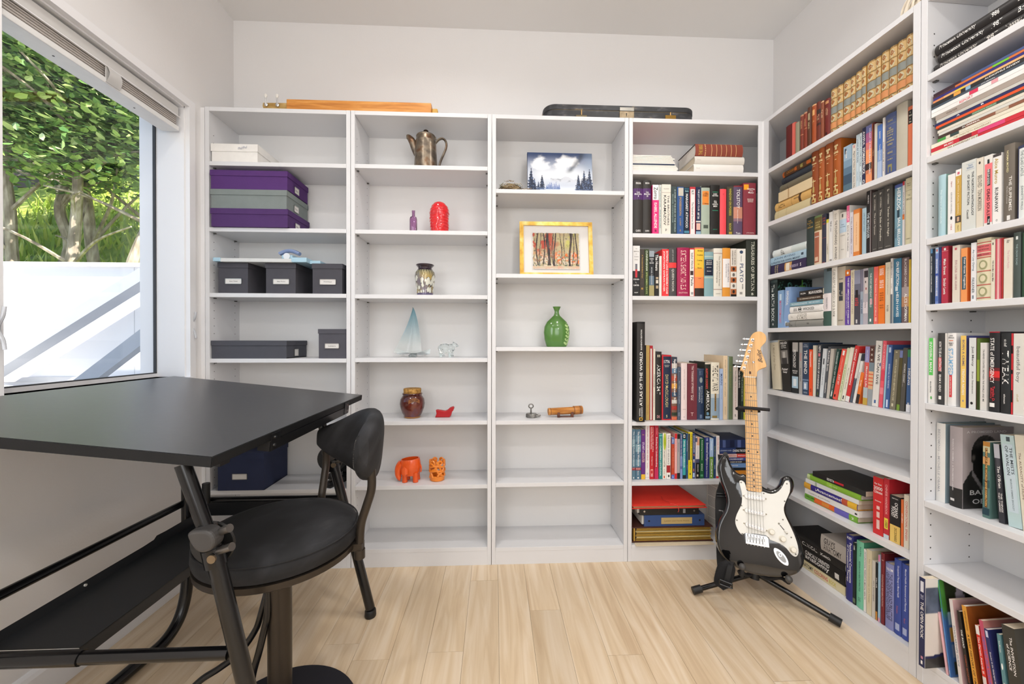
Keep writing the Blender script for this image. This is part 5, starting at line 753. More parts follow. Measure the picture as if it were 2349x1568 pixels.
["R",.5058,.024,.3629,.0309,.1505,.15,0,"p","1e1b1b","black and yellow pocket dictionary",3,10,[["ESPASA",.05,.07,.6,"f4f2ee",.5,"h"],["OCEANO",.14,.46,.3,"f4f2ee",.62],["POCKET",.24,.46,.3,"f4f2ee",.3],["DICCIONARIO",.68,.97,.25,"5a4a1a",.55]],[[.63,1,"e8c46a"]],"",0],
["R",.5388,.024,.3629,.0066,.1475,.15,0,"p","e0723a","slim orange paperback",4,10,[["UN LIBRO",.2,.6,.4,"f4f2ee"]],[],"",0],
["R",.5472,.024,.3629,.0143,.1671,.15,0,"p","e0d6c4","cream paperback with red title",5,10,[["CONVERSATIONAL SPANISH",.12,.85,.45,"c8605a"]],[],"",0],
["R",.0766,.03,.077,.0304,.2715,.16,"L","p","dccfa6","cream colouring book with multicoloured title",0,11,[["ANATOMY",.29,.5,.5,"2a2622"],["COLORING",.52,.74,.5,"c83a3a"],["BOOK",.76,.87,.5,"c4b43a"]],[],"",0],
["R",.059,.03,.1085,.0509,.2876,.1635,"L","h","1f1d1c","thick black anatomy textbook with white title",0,11,[["CLINICALLY ORIENTED",.4,.78,.28,"f4f2ee",.72],["anatomy",.4,.78,.42,"f4f2ee",.35]],[[.86,.92,"d9d6d0",.2,.6]],"262423",0],
["R",.0587,.03,.1605,.0319,.2864,.1635,"L","h","232120","black textbook with pale letters under the grey book",0,11,[["CLINICAL",.35,.6,.4,"f4f2ee"],["Keith",.65,.8,.3,"f4f2ee"]],[],"262423",0],
["R",.2451,.03,.1935,.0609,.1212,.15,"L","h","b4aca4","thick beige grey textbook with black capitals",0,11,[["GRAY'S",.12,.5,.36,"2a2624",.7],["ANATOMY",.1,.72,.36,"2a2624",.3]],[],"",0],
["R",.359,.02,.077,.0257,.2372,.16,0,"h","34357a","tall indigo textbook with white title",1,11,[["Psychosocial Components",.12,.72,.35,"f4f2ee",.65],["of Occupational Therapy",.16,.72,.35,"f4f2ee",.3],["MOSBY",.03,.07,.7,"f4f2ee",.5,"h"]],[],"",0],
["R",.3865,.02,.077,.0096,.2194,.15,0,"p","23302c","slim black green paperback",2,11,[["CARE",.05,.12,.5,"f4f2ee"]],[[.9,.97,"6a7a5a"]],"",0],
["R",.3979,.02,.077,.0253,.2333,.15,0,"h","79c4a2","mint green textbook",3,11,[["Borg & Borg",.08,.22,.22,"24544a",.6],["RESEARCH IN HEALTH PRACTICE",.3,.75,.22,"24544a"],["SLACK",.84,.9,.3,"173a30"]],[],"4f9a7a",0],
["R",.4256,.02,.077,.008,.2162,.15,0,"p","ebe8e2","slim white paperback with black letters",4,11,[["OCCUPATIONAL THERAPY IN MENTAL HEALTH",.04,.8,.55,"3a3836"]],[],"",0],
["R",.4358,.02,.077,.0162,.2213,.15,0,"p","dcd0b0","cream paperback with pale script",5,11,[["The Unquiet Journey of a Healer",.1,.85,.35,"a49870"]],[],"",0],
["R",.4538,.02,.077,.0102,.1927,.15,0,"p","cfc9be","slim pale grey paperback",6,11,[["Girl, Interrupted",.3,.75,.5,"5a5652"]],[],"",0],
["R",.4656,.02,.077,.006,.1919,.15,0,"p","24282a","slim black paperback",7,11,[["STILL LIFE",.1,.6,.5,"f4f2ee"]],[[.85,1,"c98a3a"]],"",0],
["R",.4737,.02,.077,.0064,.2225,.15,0,"p","a4c8e0","slim light blue paperback with pink top",8,11,[],[[0,.1,"d98ab0"],[.94,1,"e0a0b4"]],"",0],
["R",.4816,.02,.077,.0112,.2345,.15,0,"h","7a2a30","maroon hardback with pale letters",9,11,[["COGNITIVE REHABILITATION",.3,.75,.35,"d9b4ac"],["TIMES",.08,.12,.5,"d9b4ac",.5,"h"]],[],"6a1e26",0],
["R",.495,.02,.077,.0255,.212,.15,0,"h","8a8ec0","lilac grey textbook with black title",10,11,[["YALOM",.07,.11,.8,"f4f2ee",.5,"h"],["THE THEORY AND PRACTICE",.15,.86,.35,"2a2a44",.68],["OF GROUP PSYCHOTHERAPY",.15,.86,.35,"2a2a44",.3]],[],"",0],
["R",.5226,.02,.077,.0204,.2397,.15,0,"h","3f52a0","blue journal volume with white script",11,11,[["Occupational Therapy in Mental Health",.08,.5,.3,"dfe4f4",.6],["Evaluation",.62,.72,.25,"b46a7a",.5]],[[.85,.94,"aeb8dc",.2,.8]],"",0],
["R",.5446,.02,.077,.0192,.2362,.15,0,"h","3f52a0","last blue journal volume beside the stile",12,11,[["Mental Health Assessment and Planning",.06,.62,.3,"dfe4f4",.6],["Part II",.72,.78,.25,"b46a7a",.5]],[[.85,.94,"aeb8dc",.2,.8]],"",0],
["R",.6269,.012,1.787,.0229,.3185,.1795,"L","r","262323","lowest of three black yearbooks",0,12,[["Princeton University",.05,.31,.5,"d9d4cc"],["1987",.355,.44,.5,"d9d4cc"],["Nassau Herald",.483,.68,.5,"d9d4cc"]],[],"",0],
["R",.6363,.012,1.811,.0254,.3089,.1789,"L","r","262323","middle of three black yearbooks",0,12,[["Princeton University",.03,.334,.5,"f4f2ee"],["1987",.379,.448,.5,"f4f2ee"],["Bric-a-Brac",.54,.74,.5,"f4f2ee"]],[],"30181c",0],
["R",.6292,.012,1.8375,.0279,.3159,.1785,"L","r","262323","topmost of three black yearbooks",0,12,[["Princeton University",.035,.295,.45,"f4f2ee"],["1986",.386,.444,.45,"f4f2ee"],["Bric-a-Brac",.55,.75,.45,"f4f2ee"]],[],"30181c",0],
["R",.6225,.012,1.548,.0112,.2663,.17,"L","p","c03038","slim cream magazine, red-edged, lowest in stack",0,13,[["50th ANNIVERSARY ISSUE",.15,.4,.6,"5a4a40"]],[[0,.4,"e0d8c4"]],"",1],
["R",.6225,.012,1.5598,.0106,.2662,.17,"L","p","c8303c","red magazine, second in stack",0,13,[["MUSIC",.12,.2,.5,"f4f2ee"]],[[.25,.35,"7a2a34"],[.4,.6,"d84a7a"]],"",1],
["R",.6225,.012,1.571,.0106,.2662,.17,"L","p","e8e0cc","ivory magazine, third up in stack",0,13,[["THE TWENTIETH ANNIVERSARY",.2,.5,.5,"9a8a6a"]],[],"",1],
["R",.6381,.012,1.5822,.0082,.2505,.17,"L","p","e0d8c4","cream magazine with green corner, fourth in stack",0,13,[],[[0,.08,"4a9a4a"],[.12,.2,"3a4a4a"]],"",1],
["R",.6394,.012,1.5911,.0076,.2492,.17,"L","p","8a5a44","brown photo magazine, fifth in stack",0,13,[["SUMMER",.2,.4,.5,"f4f2ee"]],[[0,.25,"4a3a34"],[.5,.6,"c9b8a4"]],"",1],
["R",.6411,.012,1.5993,.0076,.2474,.17,"L","p","d0cec6","pale grey magazine, sixth in stack",0,13,[],[],"",1],
["R",.638,.012,1.6075,.0076,.2505,.17,"L","p","dcd6c8","off-white magazine, seventh in stack",0,13,[],[],"",1],
["R",.6426,.012,1.6158,.0064,.2459,.17,"L","p","3a4644","dark green photo magazine, eighth in stack",0,13,[["GREEN ISSUE",.3,.5,.5,"a9b8a9"]],[[.3,.5,"6a8a6a"]],"",1],
["R",.634,.012,1.6228,.007,.2544,.17,"L","p","e0572c","orange magazine, ninth in stack",0,13,[],[],"",1],
["R",.6306,.012,1.6304,.007,.2578,.17,"L","p","2a2c5c","navy magazine, tenth in stack",0,13,[["A",.2,.23,.6,"f4f2ee"],["B",.4,.43,.6,"f4f2ee"]],[],"",1],
["R",.6352,.012,1.6381,.0082,.2531,.17,"L","p","c4c2ba","grey magazine, eleventh in stack",0,13,[],[],"",1],
["R",.633,.012,1.6469,.0136,.2552,.17,"L","p","a89c92","thick taupe magazine, twelfth in stack",0,13,[["WINTER",.1,.2,.4,"5a4a40"]],[],"",1],
["R",.6225,.012,1.6611,.0112,.2656,.17,"L","p","e9e7e4","thick white magazine with red letters, thirteenth in stack",0,13,[["REPORT",.25,.36,.6,"d83a4a"]],[[.22,.4,"e9e7e4"]],"",1],
["R",.6225,.012,1.6729,.01,.2655,.17,"L","p","eceae8","white magazine with pink square, fourteenth in stack",0,13,[],[[.33,.4,"d83a5a"],[.5,.55,"e0a0a8"]],"",1],
["R",.6225,.012,1.6835,.0064,.2655,.17,"L","p","4a5460","slate magazine, fifteenth in stack",0,13,[["JOURNAL",.4,.55,.5,"f4f2ee"]],[],"",1],
["R",.6225,.012,1.6906,.0094,.2655,.17,"L","p","2a2a2c","black magazine with colour stamps, sixteenth in stack",0,13,[["AUDIOPHILE REVIEW",.45,.7,.5,"f4f2ee"]],[[.2,.26,"e0a04a"],[.3,.34,"8ab4d0"]],"",1],
["R",.6264,.012,1.7006,.0058,.2614,.17,"L","p","e6b07a","peach and yellow magazine, seventeenth in stack",0,13,[],[[.0,.1,"d98a5a"],[.2,.28,"e8c44a"]],"",1],
["R",.6269,.012,1.707,.0064,.2609,.17,"L","p","33307a","violet magazine, eighteenth in stack",0,13,[],[],"",1],
["R",.6264,.012,1.7141,.0058,.2614,.17,"L","p","d0703a","orange-brown magazine, nineteenth in stack",0,13,[],[[0,.2,"4a3034"],[.5,.62,"7ac43a"]],"",1],
["R",.6274,.012,1.7205,.0064,.2604,.17,"L","p","4a5a8a","blue magazine, topmost in stack",0,13,[],[[0,.25,"3a2430"]],"",1],
["R",.6388,.012,1.309,.0179,.176,.15,0,"r","a9c8d0","pale blue hardback with silver script",1,14,[["The Glimpse of Somebody",.08,.95,.25,"e0f0f2"]],[],"8fb4ac",0],
["R",.664,.012,1.309,.0167,.168,.15,0,"p","ece9e6","white paperback with pupil emblem",2,14,[["GEORGE ORWELL",.3,.66,.2,"9a9a9e"],["1984",.83,.93,.22,"d08a8a"],["Signet",.1,.24,.2,"a8484a"]],[[.7,.76,"2a3038",.35,.65,"o"]],"",0],
["R",.6819,.012,1.309,.0123,.1745,.15,0,"p","c9a24e","tan paperback with white head and portrait square",3,14,[["GIRL WITH A PEARL EARRING",.15,.7,.3,"f0e0b4"],["TRACY",.88,.97,.25,"6a5a34"]],[[0,.1,"f0eeea"],[.04,.08,"d06a7a",.3,.7],[.73,.84,"4a443e"],[.75,.82,"c9a484",.3,.7],[.84,1,"d9c48a"]],"",0],
["R",.6954,.012,1.309,.0304,.188,.15,0,"p","d4d6d0","very thick pale grey anthology",4,14,[["THE NORTON ANTHOLOGY",.17,.8,.16,"3a3e44",.78],["OF SHORT FICTION",.2,.63,.16,"3a3e44",.48],["Cassill",.7,.83,.14,"3a3e44",.45],["Third",.06,.085,.3,"6a8ab4",.6,"h"],["Edition",.09,.115,.45,"6a8ab4",.6,"h"]],[[.045,.048,"8aa0b8",.3,.9],[.13,.133,"8aa0b8",.3,.9]],"",0],
["R",.7268,.012,1.309,.0142,.185,.15,0,"p","ddd4c4","ivory paperback with outlined capitals",5,14,[["BELOVED",.25,.42,.6,"7a746a"],["TONI MORRISON",.45,.75,.6,"7a746a"]],[[.05,.09,"4a4644",.3,.6,"o"]],"",0],
["R",.7424,.012,1.309,.0166,.1841,.15,0,"p","e4e0da","white paperback with pink coffin panel",6,14,[["NIKOLAI GOGOL",.2,.42,.28,"f4f2ee",.55],["DEAD SOULS",.48,.85,.35,"3a2428",.55],["Vintage",.9,.96,.28,"f4f2ee",.6]],[[.12,.95,"ee7a80",.08,.98],[.2,.43,"24282a",.38,.75],[.86,.98,"24282a",.42,.75],[.06,.12,"24282a",.4,.65]],"",0],
["R",.7601,.012,1.309,.0158,.1796,.15,0,"p","ebe8e4","white paperback with gold and black title",7,14,[["Alice Munro",.06,.42,.45,"b49a4a",.42],["RUNAWAY",.48,.83,.42,"1f2124",.45],["O",.93,.96,.2,"4a4844",.5,"h"]],[[0,.04,"4a4444"]],"",0],
["R",.7799,.012,1.309,.0198,.1931,.15,0,"h","6e665c","thick brown grey glossy hardback",8,14,[["NORMA MOVED",.08,.36,.2,"e0d8a4",.38],["THE SUPREMES",.4,.88,.25,"e0dcd4",.65],["The Story of a Journey",.42,.88,.12,"e0dcd4",.35]],[[.92,.98,"e4e0da",.35,.65]],"",0],
["R",.8052,.012,1.309,.021,.1787,.15,0,"h","3a405c","navy framed white-panel hardback",9,14,[["THE GLASS CASTLE",.07,.42,.25,"5a6a6a",.4],["JEANNETTE WALLS",.55,.88,.25,"5a6a6a",.4]],[[.04,.99,"e0e4e2",.12,.7]],"",0],
["R",.6232,.012,1.117,.0053,.1622,.15,0,"p","28323e","slim black blue paperback with white capitals",1,15,[["BOOK OF ESSENTIAL LONESOME STORIES",.1,.82,.4,"f4f2ee"]],[[0,.08,"5a8ab4"]],"",0],
["R",.6295,.012,1.117,.0044,.1618,.15,0,"p","222c3c","slim midnight paperback",2,15,[],[],"",0],
["R",.6353,.012,1.117,.0077,.1626,.15,0,"p","7288c0","blue paperback with white capitals",3,15,[["SIDDHARTHA",.2,.46,.5,"f4f2ee"],["HERMANN HESSE",.5,.86,.5,"f4f2ee"]],[[0,.1,"b4cce4"],[.03,.07,"e0706a",.3,.7],[.46,.5,"3a50a0"],[.86,.95,"5a74b4"]],"",0],
["R",.6441,.012,1.117,.005,.1621,.15,0,"p","333a6e","slim navy paperback",4,15,[["The Tale",.2,.35,.3,"7a84b4"]],[],"",0],
["R",.6505,.012,1.117,.0154,.1618,.15,0,"p","b03448","crimson paperback with rounded white title",5,15,[["Main Street",.22,.5,.4,"f4f2ee"],["Sinclair Lewis",.56,.84,.4,"f4f2ee"]],[[.08,.085,"e8b4b8"],[.03,.07,"f4f2ee",.35,.65]],"9a2c38",0],
["R",.676,.012,1.117,.0163,.1582,.15,0,"p","ddd4c6","ivory paperback with mauve capitals",6,15,[["EVA LUNA",.26,.48,.3,"b07a84"],["ISABEL ALLENDE",.5,.78,.25,"b07a84"]],[[.04,.08,"c8606a",.3,.6]],"",0],
["R",.6953,.012,1.117,.0135,.1466,.15,0,"p","eb9a5c","orange paperback with slate label",7,15,[["Four Great Tragedies",.18,.75,.35,"f4f2ee",.55]],[[.16,.77,"3f5a68",.15,.8]],"dc6a2c",0],
["R",.7168,.012,1.117,.0096,.1563,.15,0,"p","e6e6e8","white paperback with blue grey capitals",8,15,[["As I Lay Dying",.06,.54,.5,"4a6878"],["FAULKNER",.6,.86,.55,"4a5a64"]],[[.9,.96,"7a8890",.3,.65]],"",0],
["R",.7275,.012,1.117,.0285,.1627,.15,0,"h","d9d0b0","thick cream volume with red bands and wreaths",9,15,[["CONNECTICUT YANKEE",.12,.14,.8,"3a1c1c",.5,"h"],["KING ARTHURS",.17,.19,.8,"3a1c1c",.5,"h"],["MARK TWAIN",.25,.27,.8,"3a1c1c",.5,"h"]],[[.06,.075,"b85a50"],[.1,.22,"d4686a"],[.235,.285,"d4686a"],[.3,.315,"b85a50"],[.52,.535,"b85a50"],[.74,.755,"b85a50"],[.95,.965,"b85a50"],[.35,.5,"9a9a72",.2,.8,"o"],[.375,.475,"d9d0b0",.3,.7,"o"],[.57,.72,"9a9a72",.2,.8,"o"],[.595,.695,"d9d0b0",.3,.7,"o"],[.78,.93,"9a9a72",.2,.8,"o"],[.805,.905,"d9d0b0",.3,.7,"o"]],"",0],
["R",.758,.012,1.117,.0072,.1545,.15,0,"p","e0d8c4","cream paperback with black capitals",10,15,[["THE CRUCIBLE  Arthur Miller",.35,.7,.4,"1c1b1b"]],[[.05,.09,"4a4640",.3,.6]],"",0],
["R",.7663,.012,1.117,.0108,.154,.15,0,"p","c8505e","faded pink red paperback with pale title",11,15,[["House of the Spirits",.1,.9,.3,"e8c0bc"]],[[0,1,"e0b0ac",.3,.7]],"",0],
["R",.7782,.012,1.117,.0029,.1541,.15,0,"p","a8342e","slim brick red paperback",12,15,[],[],"",0],
["R",.7822,.012,1.117,.0156,.1509,.15,0,"p","e0d8c8","thick ivory paperback with pink script",13,15,[["The Color Purple",.2,.5,.3,"d0a0a8"],["Alice",.03,.08,.4,"4a4640"]],[],"",0],
["R",.7993,.012,1.117,.0127,.1609,.15,0,"h","4a5450","dark grey green hardback with white ornament",14,15,[["THE CROW ROAD",.18,.5,.25,"9ab0b0"]],[[.06,.11,"dfe4e0",.35,.65]],"",0],
["R",.8147,.012,1.117,.0109,.1572,.15,0,"h","33503c","mottled green hardback at the frame edge",15,15,[],[],"",0],
["R",.6228,.008,.829,.0149,.1898,.15,0,"p","e6e4e0","white paperback with green title panel",1,16,[["INVISIBLE MAN",.06,.52,.4,"f4f2ee",.42],["ELLISON",.66,.84,.22,"3a3c3a",.4]],[[0,.57,"5cc45a",.08,.78],[.89,.94,"5cae5a",.35,.65,"o"]],"",0],
["R",.6448,.008,.829,.0167,.2042,.15,0,"h","3c3c3c","charcoal hardback with white and red capitals",2,16,[["HOW TO BE AN",.12,.34,.4,"f4f2ee",.4],["ANTIRACIST",.35,.54,.4,"f4f2ee",.4],["IBRAM X. KENDI",.58,.82,.35,"f4f2ee",.4]],[[.345,.535,"d8404a",.12,.6],[.88,.93,"f4f2ee",.2,.6]],"",0],
["R",.6632,.008,.829,.0039,.2034,.15,0,"p","dcd9d4","slim white paperback",3,16,[],[],"",0],
["R",.6684,.008,.829,.019,.2038,.15,0,"h","e8e6e4","white hardback with big blue title",4,16,[["JASON",.03,.05,.4,"1c1b1b",.45,"h"],["REYNOLDS",.055,.075,.7,"1c1b1b",.45,"h"],["IBRAM X.",.13,.15,.6,"1c1b1b",.45,"h"],["KENDI",.155,.175,.4,"1c1b1b",.45,"h"],["STAMPED",.21,.58,.6,"7ab0d8",.42],["RACISM, ANTIRACISM, AND YOU",.6,.85,.15,"f4f2ee",.4]],[[.57,.88,"d83c44",.25,.6],[.1,.11,"e07a4a",.2,.7]],"",0],
["R",.699,.008,.829,.0119,.196,.15,0,"p","eec86a","yellow paperback with purple and white capitals",5,16,[["BORN A CRIME",.06,.42,.4,"6a6078"],["TREVOR NOAH",.46,.82,.45,"f4f2ee"]],[[.89,.92,"8a8aa0",.35,.6,"o"]],"4a4e84",0],
["R",.7172,.008,.829,.0148,.19,.15,0,"p","dcdedc","pale grey paperback with thin black script",6,16,[["Just Mercy",.12,.4,.4,"4a4a4c"],["Bryan Stevenson",.46,.8,.3,"6a6a6c"]],[[.9,.94,"2a2a2a",.2,.6,"o"]],"6a3038",0],
["R",.7336,.008,.829,.0056,.1887,.15,0,"p","5a7030","mossy green photo paperback",7,16,[],[[.3,.6,"8a9a3a"],[.6,1,"33401c"]],"",0],
["R",.7406,.008,.829,.0123,.1771,.15,0,"p","dcd8d4","pale paperback with bold black capitals",8,16,[["TA-NEHISI COATES | BETWEEN THE WORLD AND ME",.1,.87,.35,"2a2a2c"]],[],"",0],
["R",.7571,.008,.829,.0206,.2056,.15,0,"h","252427","thick black hardback with red glow",9,16,[["STATE of EMERGENCY",.08,.64,.4,"f4f2ee",.35],["Tamika D.",.68,.87,.22,"e0404a",.5],["Mallory",.7,.84,.22,"e0404a",.25]],[[.45,.49,"6a1c20"],[.49,.57,"d02c2e"],[.57,.61,"6a1c20"],[.89,.94,"f4f2ee",.1,.6],[0,.012,"a82030"]],"",0],
["R",.78,.008,.829,.0179,.2018,.15,0,"h","26282a","black hardback with very large white title",10,16,[["TWEAK",.22,.64,.65,"f4f2ee",.5],["nic sheff",.08,.17,.3,"d9d8d4",.5],["atheneum",.76,.88,.2,"f4f2ee",.45]],[],"",0],
["R",.8,.008,.829,.003,.2006,.15,0,"p","c8343a","red and black splattered slim book",11,16,[],[[.15,.25,"1c1b1b"],[.45,.5,"1c1b1b"],[.7,.85,"1c1b1b"]],"",0],
["R",.8041,.008,.829,.0188,.2001,.15,0,"p","dcd9d2","thick ivory paperback with lowercase grey title",12,16,[["beautiful boy",.06,.7,.45,"7a7a78",.4],["sheff",.72,.86,.2,"c4b48a",.4]],[],"",0],
["R",.6228,.034,.542,.022,.2291,.16,0,"h","dcdad6","white hardback with silver spaced capitals",1,17,[["BECOMING – MICHELLE OBAMA",.08,.88,.28,"a4a4a8",.35]],[],"8a9ea6",0],
["R",.6549,.034,.542,.0296,.2269,.1595,0,"h","a9a0a2","grey portrait-cover hardback with dark base",2,17,[["BARACK OBAMA  |  A PROMISED LAND",.1,.86,.14,"e4e0e0",.3]],[[.76,1,"2a2928"],[.9,.93,"dcdad8",.1,.45]],"a9a0a2",0],
["R",.7298,.034,.542,.0142,.2018,.14,0,"p","5a7a74","green landscape paperback with orange title",3,17,[["A MAP OF THE WORLD  JANE HAMILTON",.08,.84,.34,"e6c27a",.5]],[[0,.06,"b8803a"],[.06,.14,"c9c4a0"],[.2,.3,"d0a06a"],[.3,.38,"4a7a6a"],[.5,.6,"3a5a5a"],[.08,.86,"7a4a20",.34,.68],[.87,.96,"24404a"]],"",0],
["R",.7629,.034,.542,.0112,.2012,.14,-.062,"p","33343a","dark photo paperback leaning left",4,17,[["Tim O'Brien",.28,.56,.5,"f4f2ee",.6],["THE THINGS",.62,.86,.3,"f4f2ee",.75],["THEY CARRIED",.6,.88,.25,"f4f2ee",.35]],[[0,.18,"b4b4bc"],[.18,.3,"4a4a50",.3,.9]],"",0],
["R",.7812,.034,.542,.025,.2291,.14,-.078,"p","b9d0d0","wide pale aqua paperback leaning left",5,17,[["THE MISTS",.12,.44,.22,"3f4a50",.7],["OF AVALON",.12,.44,.22,"3f4a50",.38],["MARION ZIMMER BRADLEY",.48,.82,.13,"7a8a90",.5]],[[.02,.07,"4a565c",.42,.7],[.1,.84,"c4d4dc",.12,.86]],"",0],
["R",.8076,.034,.542,.0204,.2344,.15,-.075,"p","ddd6c4","ivory hardback leaning left at the frame edge",6,17,[["The AUDACITY of HOPE",.06,.8,.2,"7a6458",.3]],[],"",0],
["R",.6416,-.04,.077,.0149,.2554,.15,0,"p","262c52","navy paperback with white italic title",1,18,[["THE OPEN BOOK",.27,.68,.5,"f4f2ee"],["2013",.19,.24,.5,"c9cce0",.5]],[[.04,.16,"dcdce4",.2,.75],[.88,.91,"c88a9a",.35,.7],[.93,.97,"f4f2ee",.35,.65]],"e0dcd6",0],
["R",.6779,.0,.077,.0048,.1622,.15,-.131,"p","e6b4bc","thin pink magazine leaning left",2,18,[],[],"",1],
["R",.6858,.0,.077,.0028,.2542,.16,-.124,"p","5a8ac0","thin blue sports magazine leaning left",3,18,[["Tires",.93,.97,.6,"f4f2ee"]],[[0,.3,"4aa04a"]],"4a74b4",1],
["R",.7077,.0,.077,.0079,.2172,.15,-.116,"p","dcd4d0","white catalogue with grey capitals leaning left",4,18,[["SCHOLARSHIPS GUIDE",.3,.8,.5,"6a7a84"]],[],"d0a8a8",0],
["R",.7279,.0,.077,.0072,.1974,.13,-.139,"p","26221f","black paperback with white title leaning left",5,18,[["THE ROAD",.2,.5,.5,"f4f2ee"],["CORMAC McCARTHY",.55,.9,.4,"b4583a"]],[],"",0],
["R",.7417,.0,.077,.0098,.2201,.14,-.141,"p","d99a3c","amber paperback with black title leaning left",6,18,[["STEPHEN HAWKING",.06,.28,.3,"4a3414"],["A BRIEF HISTORY OF TIME",.32,.9,.45,"3a2a14"]],[],"8a4a1c",0],
["R",.7634,.0,.077,.0076,.1868,.13,-.128,"p","d8382c","red and white paperback leaning left",7,18,[["The Darwin Awards III",.15,.62,.5,"f4f2ee"]],[[0,.12,"e8e0dc"],[.66,1,"e0d0cc"]],"",0],
["R",.7753,.0,.077,.0081,.2064,.14,-.137,"p","c0506a","pink mauve paperback with blue capitals leaning left",8,18,[["NEVER LET IN A VULGAR",.06,.9,.5,"5a6ab4"]],[],"b87a74",0],
["R",.7878,.0,.077,.008,.1912,.13,-.158,"p","2c3064","navy guidebook with white script leaning left",9,18,[["Ecuador & the Galapagos Islands",.15,.85,.4,"f4f2ee"]],[[.02,.1,"c9cce0",.2,.8]],"",0],
["R",.8025,.0,.077,.007,.1955,.13,-.103,"p","5f8a90","teal paperback with white bird leaning left",10,18,[["Soul Mountain",.08,.22,.3,"f4f2ee"],["BOOK OF THE",.55,.8,.3,"f4f2ee"]],[[.35,.43,"f4f2ee",.25,.7,"o"]],"",0],
["R",.8167,.0,.077,.0234,.2269,.15,-.114,"p","3c3a34","thick dark book with white italics leaning left",11,18,[["The INVENTION",.1,.5,.2,"f4f2ee",.6],["of SCIENCE",.15,.5,.2,"f4f2ee",.3]],[],"",0]]
